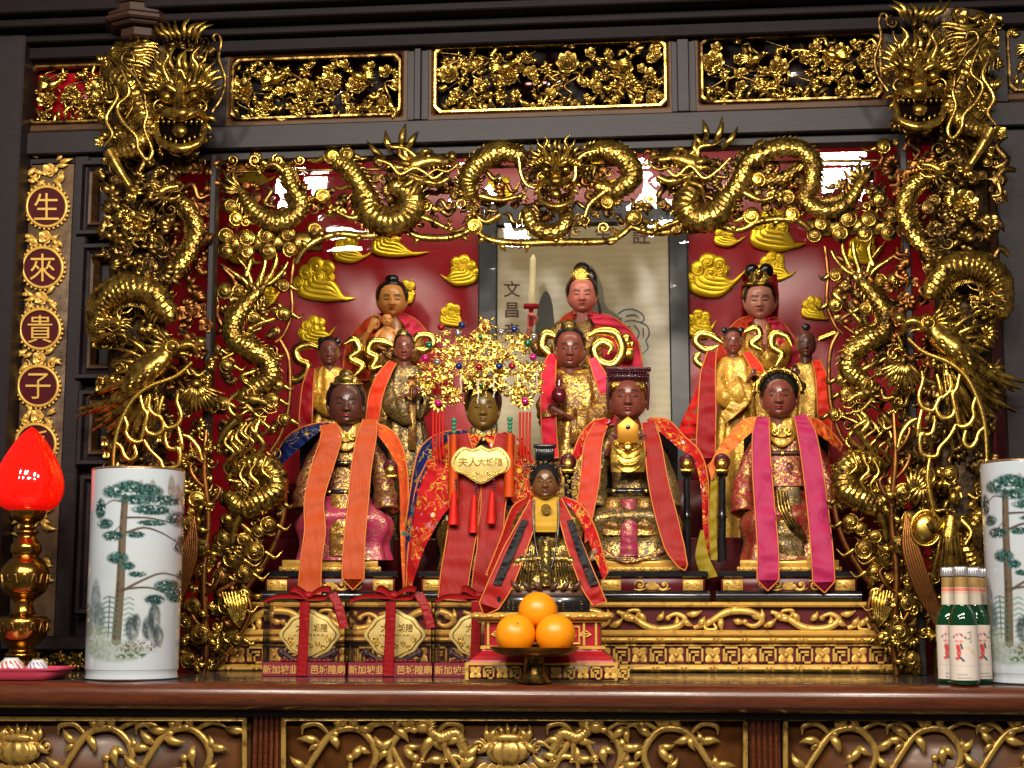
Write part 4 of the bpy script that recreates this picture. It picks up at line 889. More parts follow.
for ch, x, y in (('娘', 520, 240), ('娘', 563, 238), ('生', 603, 233), ('註', 641, 235), ('文', 512, 289), ('昌', 512, 310), ('帝', 512, 331)):
    m = MB(); text_mb(m, ch, x, y, 19 if y < 250 else 17, 0, .3, .012); m.build('ink_character', INK, pc, Y=YQ, smooth=False)
def blob(pts, mat, name, d=0.0, k=40):
    m = MB(); c = cr(np.array([(x, 0, -y) for x, y in pts + [pts[0]]], float), k)[:-1]; m.poly(c[:, [0, 2]], -d - .25, 0.0); m.build(name, mat, pc, Y=YQ, smooth=False)
blob([(534, 352), (536, 320), (540, 300), (546, 291), (552, 302), (555, 330), (558, 355)], plain('dark wash', h2((72, 74, 66)), .6), 'painted_rock')
blob([(583, 268), (592, 266), (602, 285), (606, 306), (620, 318), (630, 345), (632, 420), (585, 420), (580, 330)], GRY, 'painted_robe')
for pp in ([(618, 314), (624, 310), (632, 309), (641, 313), (644, 319), (640, 322), (632, 320), (624, 322)], [(626, 316), (634, 315), (639, 318)], [(640, 322), (647, 326), (649, 334), (646, 341), (648, 348), (642, 354)], [(634, 325), (639, 332), (637, 340), (641, 347)], [(628, 326), (632, 334), (630, 344), (633, 354)], [(643, 328), (643, 338)], [(622, 318), (616, 322), (622, 327), (630, 326)], [(600, 372), (618, 378), (634, 374)], [(610, 400), (630, 408), (645, 404)]):
    m = MB(); strand(m, [(x, y, .2) for x, y in pp], .75, flat=.4, n=5, taper=(1, 1, 1, .5)); m.build('painted_wave', BLU, pc, Y=YQ)
# ---------------------------------------------------------------- figure toolkit (tracing space)
def G(u, v, a, b, su, sv): return np.exp(-((u - a) / su) ** 2 - ((v - b) / sv) ** 2)
def face(mb, cx, cy, w, h, d, skin, lip, brow=(0.02, .015, .012), turn=0.0, nod=0.0, fat=1.0, beard=False):
    """carved head: ovoid with brow, lids, nose, lips, chin and long ears; features are painted on by colour"""
    n, m = 88, 120
    ph = np.linspace(0, PI, n)[:, None]; t = np.linspace(-1, 1, m, endpoint=False)[None]
    th = PI * (t * .62 + .38 * np.sign(t) * np.abs(t) ** 2.2)              # finer towards the front
    X = np.sin(ph) * np.sin(th); Y = -np.sin(ph) * np.cos(th); Z = np.cos(ph) * np.ones_like(th)
    q_ = (np.clip(1 - np.abs(Z) ** 2.7, 0, 1) ** (1 / 2.7)) / np.maximum(np.sin(ph), 1e-6); q_ = np.where(np.sin(ph) < 1e-5, 1, q_); X = X * q_; Y = Y * q_
    u, v = X.copy(), Z.copy(); front = sm(.0, .35, -Y)
    jaw = .95 + .03 * sm(0, -.5, Z) - .20 * sm(-.45, -1, Z) - .02 * sm(.2, .9, Z)
    au = np.abs(u)
    D = .20 * np.exp(-(u / (.10 + .10 * sm(.2, -.2, v))) ** 2) * sm(.30, -.16, v) * sm(-.34, -.18, v)
    D += .06 * G(au, v, .15, -.2, .07, .07) + .022 * np.exp(-((v - .33 + .9 * (au - .34) ** 2) / .05) ** 2) * sm(.08, .2, au) * sm(.75, .5, au)
    D -= .065 * G(au, v, .37, .12, .22, .12); D += .07 * G(au, v, .37, .10, .17, .075)
    D += .03 * G(au, v, .48, -.25, .22, .2) - .02 * G(u, v, 0, -.32, .06, .05)
    D += .065 * G(u, v, 0, -.405, .17, .045) + .07 * G(u, v, 0, -.5, .14, .05) - .04 * np.exp(-((v + .452) / .018) ** 2) * np.exp(-(u / .2) ** 2) - .03 * G(u, v, 0, -.6, .22, .05) + .07 * G(u, v, 0, -.78, .2, .13)
    D *= front * 1.5
    gx = X * jaw; gy = Y * (1.0 if True else 1) - D; gz = Z
    # colours
    c = np.ones(u.shape + (3,)) * np.array(skin)
    def put(k, col, a=1.0):
        k = np.clip(k, 0, 1)[..., None] * a * (front > .2)[..., None]; c[:] = c * (1 - k) + np.array(col) * k
    put(sm(1.15, .75, np.abs((v + .45)) / (.072 * (1 - (u / .27) ** 2).clip(.02)) ** 1) * (au < .26), lip)
    put(sm(.02, .006, np.abs(v + .452 - .05 * au)) * (au < .22), tuple(x * .4 for x in lip))
    ev = .085 + .9 * (au - .38) ** 2 + .05 * (au - .36); ins = sm(.15, .19, au) * sm(.58, .54, au)
    put(sm(.075, .05, np.abs(v - ev + .03)) * ins * .5, tuple(min(1, x * 1.2 + .02) for x in skin))  # lighter skin band paints a highlight on each eyelid
    put(sm(.042, .024, np.abs(v - ev + .022)) * ins, brow); put(sm(.022, .010, np.abs(v - ev - .04)) * ins * .6, tuple(x * .45 for x in skin))
    bv = .36 - 1.0 * (au - .36) ** 2
    put(sm(.05, .028, np.abs(v - bv)) * sm(.1, .16, au) * sm(.66, .5, au) * .9, brow)
    put(G(au, v, .5, -.22, .25, .2) * .25, tuple(min(1, a * b) for a, b in zip(skin, (1.25, .85, .8))))
    R = w / 2
    def place(gx, gy, gz):
        x, y = gx * math.cos(turn) - gy * math.sin(turn), gx * math.sin(turn) + gy * math.cos(turn)
        y, z = y * math.cos(nod) - gz * math.sin(nod) * .8, gz * math.cos(nod) + y * math.sin(nod) * .8
        return np.stack([cx + x * R, -d + y * R * 1.08, -cy + z * h / 2], -1)
    mb.grid(place(gx, gy, gz), cv=True, col=c)
    for e in (-1, 1):                                                       # long-lobed ears
        k = 14; a = np.linspace(0, 2 * PI, k, endpoint=False)
        pts = [place(np.array(e * .93), np.array(.04), np.array(.14)), place(np.array(e * 1.0), np.array(.12), np.array(.04)), place(np.array(e * .97), np.array(.1), np.array(-.2)), place(np.array(e * .88), np.array(.02), np.array(-.44))]
        mb.tube(pts, np.array([.06, .10, .08, .085]) * R, n=8, flat=1.5, col=skin)
    mb.tube([V(cx, cy + h * .2, d - R * .15), V(cx, cy + h * .75, d - R * .3)], [R * .55, R * .62], n=14, m=4, col=skin)
def haircap(mb, cx, cy, w, h, d, up=.12, back=.22, k=1.07, col=None):
    R = w / 2 * k; ph = np.linspace(0, PI, 30)[:, None]; th = np.arange(48)[None] / 48 * 2 * PI
    g = np.stack([cx + np.sin(ph) * np.cos(th) * R, -d + w * back * .5 + np.sin(ph) * np.sin(th) * R * 1.08, -cy + h * up + np.cos(ph) * np.ones_like(th) * h / 2 * (k - .12)], -1)
    g[..., 0] += 0; st = .02 * R * np.sin(th * 22); g[..., 0] += st * np.cos(th); mb.grid(g, cv=True, col=col)
def hand(mb, x, y, d, s, ang=90, curl=.7, side=1, skin=None, yaw=0.0):
    """palm, four unequal curled fingers and a thumb from the side of the palm; ang = direction of the fingers in the picture"""
    a = math.radians(ang); cx_, cy_ = math.cos(a), math.sin(a); px_, py_ = -cy_ * side, cx_ * side
    def q(u, v, e=0.0): return V(x + (u * cx_ + v * px_) * s, y - (u * cy_ + v * py_) * s, d + e * s)
    mb.tube([q(-.35, 0), q(0, .0, .02), q(.3, .02, .04), q(.5, .02, .03)], np.array([.15, .22, .26, .22]) * s, n=12, flat=.55, m=12, col=skin)
    for i, (v, L) in enumerate(((-.19, .44), (-.065, .52), (.065, .48), (.19, .38))):
        p = [q(.38, v, .03)]; u, e, b = .38, .03, 0.0
        for j, f in enumerate((.42, .33, .25)):
            b += curl * (.7 + .25 * j); u += L * f * math.cos(b) ; e += L * f * math.sin(b); p.append(q(u, v * (1 - .05 * j), e))
        mb.tube(p, np.array([.075, .072, .066, .05]) * s, n=7, m=10, col=skin); mb.ball(p[-1], .052 * s, 7, 5, col=skin)
    p = [q(-.02, -.2, .02), q(.14, -.32, .08), q(.3, -.3, .2), q(.4, -.2, .26)]
    mb.tube(p, np.array([.1, .085, .075, .06]) * s, n=7, m=10, col=skin); mb.ball(p[-1], .062 * s, 7, 5, col=skin)
def robe(mb, secs, m=44, n=72, fold=(9, .03), seed=0, knees=0.0, col=None, colf=None):
    """stack of sections (x, y, half width, half depth, d) from top to bottom with hanging folds"""
    s_ = cr(np.array(secs, float), m); th = np.arange(n)[None] / n * 2 * PI; u = np.linspace(0, 1, m)[:, None]
    rs = np.random.RandomState(seed); f = 0
    for k in range(3): f = f + np.sin(th * (fold[0] + 2 * k) + rs.uniform(0, 6) + 1.2 * u * rs.uniform(-1, 1) + .6 * np.sin(u * 9 + k)) / (k + 1)
    r = 1 + fold[1] * f * (.25 + .75 * u); kn = knees * np.exp(-((u - .62) / .2) ** 2) * np.cos(2 * (th + PI / 2) + PI) * sm(.0, -.3, np.sin(th))
    ct, st = np.cos(th), np.sin(th); e = .8
    X = np.sign(ct) * np.abs(ct) ** e; Y = np.sign(st) * np.abs(st) ** e
    g = np.stack([s_[:, :1] + s_[:, 2:3] * X * r, -s_[:, 4:5] + s_[:, 3:4] * Y * (r + kn), -s_[:, 1:2] * np.ones_like(th)], -1)
    mb.grid(g, cv=True, col=colf(u * np.ones_like(th), th * np.ones_like(u)) if colf else col)
    for q in (0, -1): k = np.arange(n); mb.add(np.concatenate([g[q], g[q].mean(0)[None]]), np.stack([k, (k + 1) % n, np.full(n, n), np.full(n, n)], -1), col)
def sleeve(mb, p, r, mouth=1.0, n=24, col=None, fold=.06, flat=.8, drop=0.0):
    """arm sleeve; widens at the cuff and sags below it"""
    c = cr(np.array(pts3(p), float), 26); T, A, B = frames(c, (0, 1, 0)); R = np.interp(np.linspace(0, 1, 26), np.linspace(0, 1, len(r)), r)
    th = np.arange(n)[None] / n * 2 * PI; u = np.linspace(0, 1, 26)[:, None]
    rr = R[:, None] * (1 + fold * np.sin(u * 26 + 2 * np.sin(th)) * (.4 + u) + fold * .5 * np.sin(5 * th + 4 * u))
    g = c[:, None] + rr[..., None] * (A[:, None] * np.cos(th)[..., None] + B[:, None] * flat * np.sin(th)[..., None])
    g[..., 2] -= (drop * sm(.55, 1, u) * sm(0, -1, (g[..., 2] - c[:, None, 2]) / R[:, None]))
    inner = c[-1] + (g[-1] - c[-1]) * .82; deep = c[-4] + (g[-4] - c[-4]) * .6
    g2 = np.concatenate([g, inner[None], deep[None]]); mb.grid(g2, cv=True, col=col); mb.ball(c[0], R[0] * .95, 12, 8, col=col)
def band(mb, y, hw, hd, cx, d, r, col=None, n=40, sq=.8, tilt=0):
    th = np.linspace(0, 2 * PI, n); p = [V(cx + hw * np.sign(math.cos(a)) * abs(math.cos(a)) ** sq, y + tilt * math.cos(a), d + hd * np.sign(-math.sin(a)) * abs(math.sin(a)) ** sq) for a in th]
    mb.tube(p, r, n=8, flat=.5 if False else 1, m=n * 2, cr_=False, col=col, hint=(0, 0, 1))
def sash(par, name, pts, w, mat, trim, Y, seed=0, point=True, wr=.55, th=.8, skew=0.0):
    """hanging sash: centre line pts (x, y, d), width w (number or per point); ends in a point; piped edges as a child"""
    p = np.array([q if len(q) == 3 else (*q, 0) for q in pts], float); k = 24; t = np.linspace(0, 1, k)
    P3 = cr(np.stack([p[:, 0], p[:, 1], p[:, 2]], -1), k); W = np.interp(t, np.linspace(0, 1, len(np.atleast_1d(w))), np.atleast_1d(w)) / 2
    T = np.gradient(P3[:, :2], axis=0); T /= np.linalg.norm(T, axis=1)[:, None]; N = np.stack([T[:, 1], -T[:, 0]], -1)
    N = N / np.maximum(1e-6, np.linalg.norm(N, axis=1)[:, None]); N[:, 1] *= .6
    A = np.concatenate([P3[:, :2] + N * W[:, None], P3[:, 2:]], 1); Bq = np.concatenate([P3[:, :2] - N * W[:, None], P3[:, 2:]], 1)
    m = MB(); a3 = np.array(pts3(A)); b3 = np.array(pts3(Bq)); m.sheet(a3, b3, 80, 16, th, wr * 2.0, seed=seed, freq=.8)
    e = P3[-1]; tip = e + np.array([T[-1, 0], T[-1, 1], 0]) * W[-1] * 1.0 * (1 if point else 0)
    if point: tv = np.array(V(*tip)); m.add([a3[-1], b3[-1], tv, a3[-1] + (0, th, 0), b3[-1] + (0, th, 0), tv + (0, th, 0)], [(0, 1, 2, 2), (3, 5, 4, 4), (0, 2, 5, 3), (1, 4, 5, 2)])
    o = m.build(name, mat, par, Y=Y)
    if trim is not None:
        q = MB(); f = np.array([0, -.5, 0.]); L = [x + f for x in a3] + ([np.array(V(*tip)) + f] if point else [])
        q.tube(L, .75, n=6, m=90, cr_=False); q.tube([x + f for x in b3] + ([np.array(V(*tip)) + f] if point else [b3[-1] + f, a3[-1] + f]), .75, n=6, m=90, cr_=False)
        q.build('piping', trim, o, Y=Y)
    return o
# fabrics and paints of the figures
def relief(name, gcol, under, rough=.34, sc_=95, thr=.5, bs=.6, metal=.85):
    """painted ground with raised gilt patterning"""
    t = NT(name); a = t.vor(sc_); b = t.noise(sc_ * .75, 3, .55, dist=3.0); k = t.ramp(b, [(thr - .02, (0, 0, 0)), (thr + .05, (1, 1, 1))])
    t.base(t.mix(k, under, t.mix(t.ramp(t.noise(34, 6, .7), [(.38, (0, 0, 0)), (.6, (1, 1, 1))]), tuple(x * .3 for x in gcol), gcol))); t.l(t.mix(k, (0, 0, 0), (metal,) * 3), t.b.inputs['Metallic']); t.set(Roughness=rough)
    n1 = t.bump(b, bs, .002); t.bump(a, .25, .0012, n1); return t.m
def satin(name, c, rough=.52, sheen=.4, vary=.12):
    t = NT(name); t.set(Roughness=rough, Specular_IOR_Level=.18); n = t.noise(14, 4)
    t.base(t.mix(n, tuple(x * (1 - vary) for x in c), c)); n1 = t.bump(t.noise(11, 3, .5, (1, 1, .6), dist=1.2), .55, .014); t.bump(t.noise(420, 2), .12, .0006, n1); return t.m
def brocade(name, ground, cols, sc_=55, rough=.5):
    """embroidered cloth: coloured blossoms and gold scrolls on a ground"""
    t = NT(name); v = t.n('ShaderNodeTexVoronoi'); v.inputs['Scale'].default_value = sc_; t.l(t.tc.outputs['Object'], v.inputs[0])
    pick = t.ramp(v.outputs[1], [(i / len(cols), c) for i, c in enumerate(cols)], 'CONSTANT'); k = t.ramp(v.outputs[0], [(.28, (1, 1, 1)), (.36, (0, 0, 0))])
    w = t.noise(sc_ * .42, 3, .5, dist=3.0); ln = t.ramp(w, [(.475, (0, 0, 0)), (.49, (1, 1, 1)), (.505, (1, 1, 1)), (.52, (0, 0, 0))])
    keep = t.ramp(t.noise(sc_ * .25, 2), [(.5, (0, 0, 0)), (.56, (1, 1, 1))]); kk = t.mix(1.0, k, keep, 'MULTIPLY')
    t.base(t.mix(kk, t.mix(t.mix(1.0, ln, t.ramp(t.noise(sc_ * .3, 2, coord='Object'), [(.44, (0, 0, 0)), (.5, (1, 1, 1))]), 'MULTIPLY'), ground, cols[0]), pick)); t.set(Roughness=.65, Specular_IOR_Level=.15); t.bump(kk, .3, .001); return t.m
ORG = satin('orange satin', h2((186, 76, 32))); ORG2 = satin('bright orange satin', h2((206, 74, 16))); RDS = satin('scarlet satin', h2((156, 28, 22))); PNK = satin('hot pink satin', h2((176, 38, 88))); CRM = satin('crimson satin', h2((150, 12, 22)))
ROSE = satin('rose satin', h2((226, 62, 88))); TRIM = plain('orange piping', h2((206, 112, 40)), .5); YEL = satin('yellow satin', h2((150, 128, 24))); SALM = satin('salmon satin', h2((200, 62, 40)))
BRR = brocade('red embroidered cloth', h2((186, 28, 34)), [h2((222, 176, 60)), h2((210, 120, 170)), h2((60, 130, 120)), h2((225, 190, 60)), h2((235, 215, 205)), h2((30, 60, 120))])
BRO = brocade('orange embroidered cloth', h2((214, 84, 36)), [h2((226, 170, 60)), h2((40, 60, 110)), h2((200, 60, 40)), h2((50, 120, 100))], 60)
BRB = brocade('blue embroidered cloth', h2((20, 36, 92)), [h2((196, 160, 50)), h2((30, 110, 130)), h2((20, 90, 60)), h2((200, 90, 60))], 40)
BRG = brocade('yellow flowered cloth', h2((226, 120, 60)), [h2((246, 210, 40)), h2((250, 190, 30)), h2((236, 70, 40)), h2((250, 220, 90))], 60)
GR1 = relief('gilded robe', h2((235, 190, 84)), h2((112, 60, 28))); GR2 = relief('bright gilded robe', h2((252, 210, 90)), h2((190, 130, 40)), sc_=120); GR3 = relief('red and gilt robe', h2((220, 180, 90)), h2((140, 20, 36)), thr=.52)
GR4 = relief('worn gilt and olive robe', h2((205, 165, 90)), h2((72, 58, 36)), .36); GR5 = relief('maroon and gilt robe', h2((210, 168, 84)), h2((92, 24, 34)), .35); GR6 = relief('pink and gilt robe', h2((215, 180, 110)), h2((172, 40, 86)), thr=.55)
GR7 = relief('dark aged gilt', h2((196, 160, 76)), h2((44, 34, 20)), .28, 70, .46)
HAIR = plain('black hair paint', h2((22, 22, 24)), .28, coat=.3); WOODD = plain('aged brown wood', h2((74, 44, 26)), .4, vary=.3)
def skinmat():
    t = NT('painted skin'); t.set(Roughness=.33, Coat_Weight=.25, Coat_Roughness=.14, Specular_IOR_Level=.5); t.base(t.mix(1.0, t.paint(), t.ramp(t.noise(70, 4), [(.3, (.86, .86, .86)), (.7, (1, 1, 1))]), 'MULTIPLY')); return t.m
SKIN = skinmat()
SK = dict(dark=h2((112, 62, 46)), deep=h2((104, 56, 44)), brown=h2((86, 50, 40)), pink=h2((220, 150, 126)), tan=h2((236, 162, 84)), gold=h2((116, 90, 36)), wood=h2((112, 72, 38)), red=h2((126, 66, 52)), rose=h2((224, 134, 114)))
def mirx(cx): 
    def f(v): v = v.copy(); v[:, 0] = 2 * cx - v[:, 0]; return v
    return f
class Fig:
    def __init__(s, name, x, y, Y, label, cat='statue', group=None):
        s.Y = Y; s.t = thing(name, tuple(map(float, P(x, y, Y))), label, cat, group)
    def B(s, m, n, mat, par=None): return m.build(n, mat, par or s.t, Y=s.Y)
    def body(s, hx, hy, w, h, d, skin, lip=None, hands=(), torso=None, **k):
        """head, neck, trunk and hands as one mesh; hands = (x, y, d, size, angle, curl, side)"""
        m = MB(); face(m, hx, hy, w, h, d, skin, lip or h2((170, 30, 30)), **k)
        if torso: robe(m, [(hx, hy + h * .45, w * .3, w * .28, d - w * .12)] + torso, 14, 20, (3, 0), col=skin)
        for q in hands:
            hand(m, *q[:4 + 3], skin=skin)
            a = math.radians(q[4]); b = (q[0] - math.cos(a) * q[3] * .3, q[1] + math.sin(a) * q[3] * .3, q[2]); e = (q[0] - math.cos(a) * q[3] * 1.3 , q[1] + math.sin(a) * q[3] * 1.3, q[2] - q[3] * .8)
            m.tube(pts3([b, e]), [q[3] * .16, q[3] * .22], n=10, m=4, col=skin)
        return s.B(m, 'body', SKIN)
    def hair(s, hx, hy, w, h, d, bun=None, **k):
        m = MB(); haircap(m, hx, hy, w, h, d, **k)
        o = s.B(m, 'hair', HAIR)
        if bun:
            m = MB()
            for b in bun: m.ball(V(b[0], b[1], d - 2), (b[2], b[2] * .9, b[3] if len(b) > 3 else b[2]), 16, 10)
            s.B(m, 'topknot', k.get('bm', HAIR) if False else HAIR, o)
        return o
def ribbon_scroll(fig, pts, w, name='halo_ribbon', mat=None):
    """gilded carved ribbon that floats beside the head (a broad strip on edge)"""
    m = MB(); p = np.array([q if len(q) == 3 else (*q, -4) for q in pts], float); c = cr(np.array(pts3(p), float), 60); T, A, B = frames(c, (0, 1, 0))
    W = np.interp(np.linspace(0, 1, 60), [0, .15, .85, 1], [.3, .95, .95, .2]) * w / 2; n = 8
    pr = np.linspace(-1, 1, n); g = c[:, None] + A[:, None] * (pr * .9)[None, :, None] * W[:, None, None] + np.array([0, 1, 0])[None, None] * (pr ** 2 * .5)[None, :, None] * W[:, None, None]
    b = g.copy(); b[..., 1] += 1.4; m.grid(np.concatenate([g, b[:, ::-1]], 1), cv=True); return fig.B(m, name, mat or GB)
def chair_arm(fig, x, y, s=1.0, d=12, h=55):
    """black chair arm: fluted gilt-faced finial on a turned post"""
    m = MB(); m.ball(V(x, y, d), (8 * s, 7 * s, 8.5 * s), 16, 10); a = fig.B(m, 'arm_finial', plum)
    m = MB(); m.ball(V(x, y + 2 * s, d + 6 * s), (5.2 * s, 3.4 * s, 5.2 * s), 14, 9); m.box(x - 7 * s, x + 7 * s, -d - 7 * s, -d + 2, -(y + 10 * s), -(y + 6.5 * s), .8); fig.B(m, 'gilt_face', GB, a)
    m = MB(); m.tube([V(x, y + 6 * s, d - 8), V(x, y + 14 * s, d - 8)], [6.5 * s, 5 * s], n=12, m=4); m.tube([V(x, y + 12 * s, d - 8), V(x, y + h * .5, d - 8), V(x, y + h * .55, d - 8), V(x, y + h * .6, d - 8), V(x, y + h, d - 8)], [3.4 * s, 3.4 * s, 6 * s, 3.4 * s, 4.4 * s], n=12, m=30); fig.B(m, 'chair_post', BLACK)
plum = plain('plum lacquer', h2((74, 22, 34)), .3, coat=.4)
def gown_base(fig, x0, x1, y0, y1, d=14, mat=None):
    m = MB(); m.box(x0, x1, -d, 22, -y1, -(y0 + (y1 - y0) * .6), .6); m.box(x0 + 3, x1 - 3, -d + 2.5, 22, -(y0 + (y1 - y0) * .6), -y0, .6)
    k = int((x1 - x0) / 9); 
    for i in range(k): m.ball(V(x0 + (i + .5) * (x1 - x0) / k, y1 - (y1 - y0) * .2, d), (3, 1.2, 1.6), 8, 5)
    fig.B(m, 'plinth', mat or GM)
def platform(x0, x1, y0, y1, Y, label, seed, d=26):
    """black lacquer stand with a gilt scroll frieze"""
    c = (x0 + x1) / 2; t = thing('lacquer_platform', tuple(map(float, P(c, y1, Y))), label, 'platform', 'black lacquer platforms under the front figures'); h = y1 - y0
    m = MB(); m.box(x0, x1, -d, 30, -(y0 + h * .22), -y0, 1.2); b = m.build('slab', BLACK, t, Y=Y, auto=40)
    m = MB(); m.box(x0 + 3, x1 - 3, -d + 3, 28, -(y0 + h * .72), -(y0 + h * .2), .3); m.build('frieze_ground', MAROON, t, Y=Y)
    m = MB(); m.tube([V(x0 - 2, y1 - h * .17, d - 4), V(x1 + 2, y1 - h * .17, d - 4)], h * .17, n=16, m=3); m.box(x0 - 2, x1 + 2, -d + 5, 30, -y1, -(y1 - h * .3), .4); m.build('foot_roll', BLACK, t, Y=Y, auto=40)
    m = MB(); random.seed(seed); ym = y0 + h * .47; w = x1 - x0
    for e in (0, 1):
        xa_ = x0 + 5 if e == 0 else x1 - 25
        m.box(xa_, xa_ + 20, -d + 1.5, -d + 4, -(ym + 5.4), -(ym - 5.4), .3)
        for k in range(3): volute(m, xa_ + 4 + 6 * k, ym, 3.6, d - 1, 1.1, 90 * k, (-1) ** k)
    cx = c
    for s_ in (-1, 1):
        for k in range(max(1, int((w / 2 - 32) / 14))): x = cx + s_ * (12 + 14 * k); volute(m, x, ym, 6.2, d - 2.5, 1.2, 0 if k % 2 else 180, s_ * (-1) ** k); strand(m, [(x - 6, ym + 4 * (-1) ** k, d - 3), (x, ym + 5 * (-1) ** k, d - 2), (x + 7, ym + 3 * (-1) ** k, d - 3)], 1.1)
    for k in range(5): petal(m, cx, ym + 4, 30 + 30 * k, 8, 5, d - 3, .2)
    m.build('frieze_relief', GM, t, Y=Y); return t
# ---------------------------------------------------------------- hidden tiers that carry the rear rows
m = MB(); m.box(-1.0, .56, .72, 1.038, 1.2545, 1.40, .004); tag(m.build('rear_step', MAROON), 'plain maroon step behind the front figures that carries the attendants', 'step')
m = MB(); m.box(-1.0, .56, .86, 1.038, 1.4001, 1.545, .004); tag(m.build('upper_step', MAROON), 'plain upper maroon step against the picture that carries the back row', 'step')
YA, YM, YB, YC = .62, .79, .94, .20
def cape(f, name, A, B, mat, trim=TRIM, seed=1, wr=2.0, th=1.0, sag=2):
    m = MB(); a, b = pts3(A), pts3(B); m.sheet(a, b, 40, 18, th, wr, seed=seed, sag=sag, freq=2.2); o = f.B(m, name, mat)
    if trim:
        q = MB(); o_ = np.array([0, -.6, 0.]); q.tube(cr(np.array(b, float), 40) + o_, .9, n=6, cr_=False, m=60); q.tube([a[-1] + o_, b[-1] + o_], .9, n=6, m=4); f.B(q, 'piping', trim, o)
    return o
def seated(f, x, yn, yb, sh, lap, d=0, mat=None, low=None, seed=0, ys=None, name='robe', chest=None):
    """robed seated body: chest, lap that comes forward, gown to the hem"""
    H = yb - yn; m = MB()
    robe(m, [(x, yn, sh * .42, sh * .3, d), (x, yn + H * .06, sh * .86, sh * .42, d), (x, yn + H * .2, sh * .72, sh * .46, d + 1), (x, yn + H * .4, sh * .62, sh * .46, d + 3), (x, yn + H * .54, sh * .7, sh * .55, d + 6)], 30, 60, (5, .03), seed)
    o = f.B(m, name, mat)
    m = MB(); robe(m, [(x, yn + H * .48, sh * .66, sh * .45, d + 5), (x, yn + H * .56, sh * .95, sh * .62, d + 10), (x, yn + H * .66, lap * .9, sh * .85, d + 17), (x, yn + H * .76, lap, sh * .86, d + 17), (x, yn + H * .88, lap * .9, sh * .72, d + 16), (x, yb, lap * .96, sh * .75, d + 17)], 44, 84, (9, .05), seed + 1, knees=.2)
    bk = MB(); bk.box(x - lap * .92, x + lap * .92, 14, 19, -yb, -(yn + 6), 1.5); bk.box(x - lap * .98, x + lap * .98, -6, 19, -yb, -(yb - H * .3), 1.5); f.B(bk, 'chair', BLACK)  # seat, with a black back slab added to darken the gaps under the cape
    f.B(m, 'skirt', low or mat)
    return o
def apron(f, x, y0, y1, w0, w1, d0, d1, mat, name='front_panel', seed=2):
    m = MB(); m.sheet(pts3([(x - w0, y0, d0), (x - (w0 + w1) / 2, (y0 + y1) / 2, d1), (x - w1, y1, d1)]), pts3([(x + w0, y0, d0), (x + (w0 + w1) / 2, (y0 + y1) / 2, d1), (x + w1, y1, d1)]), 30, 12, 1.2, .6, seed=seed, sag=3)
    return f.B(m, name, mat)
def belt(f, x, y, hw, hd, d, mat=BLACK, studs=3, r=2.6):
    m = MB(); band(m, y, hw, hd, x, d, r); o = f.B(m, 'belt', mat)
    m = MB()
    for k in range(studs): u = (k - (studs - 1) / 2) * hw * 1.3 / max(1, studs - 1) if studs > 1 else 0; m.box(x + u - 2.2, x + u + 2.2, -(d + hd + 3 - abs(u) * .12), -(d + hd) + 1, -(y + 1.7), -(y - 1.7), .4)
    f.B(m, 'belt_plate', GB, o)
def big_sleeves(f, L, mat, r=(7, 10, 15, 19), **k):
    for p in L: m = MB(); sleeve(m, p, r, **k); f.B(m, 'sleeve', mat)
def collar(f, x, y, w, h, d, mat, deco=True):
    m = MB(); u = np.linspace(-1, 1, 17)
    A = [(x + w * t, y - h * .1 + h * .12 * (1 - abs(t)), d - 5 * t * t) for t in u]; B = [(x + w * .9 * t, y + h * (.62 + .38 * (1 - t * t)), d + 4 - 5 * t * t) for t in u]
    m.sheet(pts3(A), pts3(B), 34, 10, 1.4, .3); o = f.B(m, 'collar', mat)
    if deco:
        m = MB(); [volute(m, x + s * w * .45, y + h * .45, h * .2, d + 5, 1.3, 90, s) for s in (-1, 1)]; [petal(m, x, y + h * .62, 30 + 30 * k, h * .3, h * .18, d + 5, .15) for k in range(5)]; f.B(m, 'collar_relief', GB, o)
# ---- front row, left: orange sashes
f = Fig('deity_statue', 333, 560, YA, 'dark-faced seated statue in an embroidered cape with two long orange sashes, front row left')
f.body(346, 404, 37, 43, 12, SK['brown'], h2((150, 40, 40)), [(352, 470, 26, 11, 100, .6, 1)], [(345, 440, 16, 10, 4), (344, 500, 18, 12, 4)], nod=.05)
h = f.hair(346, 403, 38, 44, 11, up=.10); m = MB()
for x, y, a, b in ((346, 379, 10, 6), (340, 381, 6, 6), (353, 381, 6, 6), (346, 374, 7, 5)): m.ball(V(x, y, 12), (a, a * .9, b), 16, 10)
band(m, 384, 15, 13, 346, 8, 1.6); f.B(m, 'topknot', GR7, h)
seated(f, 344, 425, 560, 30, 48, 0, GR5, GR6, 11)
collar(f, 346, 425, 15, 26, 17, GR2); belt(f, 345, 463, 22, 13, 6, studs=1); belt(f, 345, 492, 25, 17, 8, studs=3)
apron(f, 342, 494, 556, 11, 13, 30, 38, GR1)
big_sleeves(f, [[(328, 438, 4), (314, 462, 10), (306, 488, 18), (304, 510, 26)], [(364, 438, 4), (378, 462, 10), (384, 488, 18), (386, 510, 26)]], GR5, (7, 9, 11, 13), drop=16)
cape(f, 'cape', [(332, 424, 14), (316, 434, 16), (300, 448, 12), (280, 466, 8)], [(326, 422, 6), (306, 426, 2), (288, 436, 0), (275, 455, 0)], BRB, seed=3)
cape(f, 'cape', [(362, 424, 14), (378, 436, 16), (392, 456, 14), (399, 480, 12), (400, 530, 10), (403, 596, 8)], [(368, 422, 6), (388, 428, 2), (402, 446, 0), (408, 480, 2), (407, 530, 4), (408, 592, 6)], BRO, seed=4, wr=1)
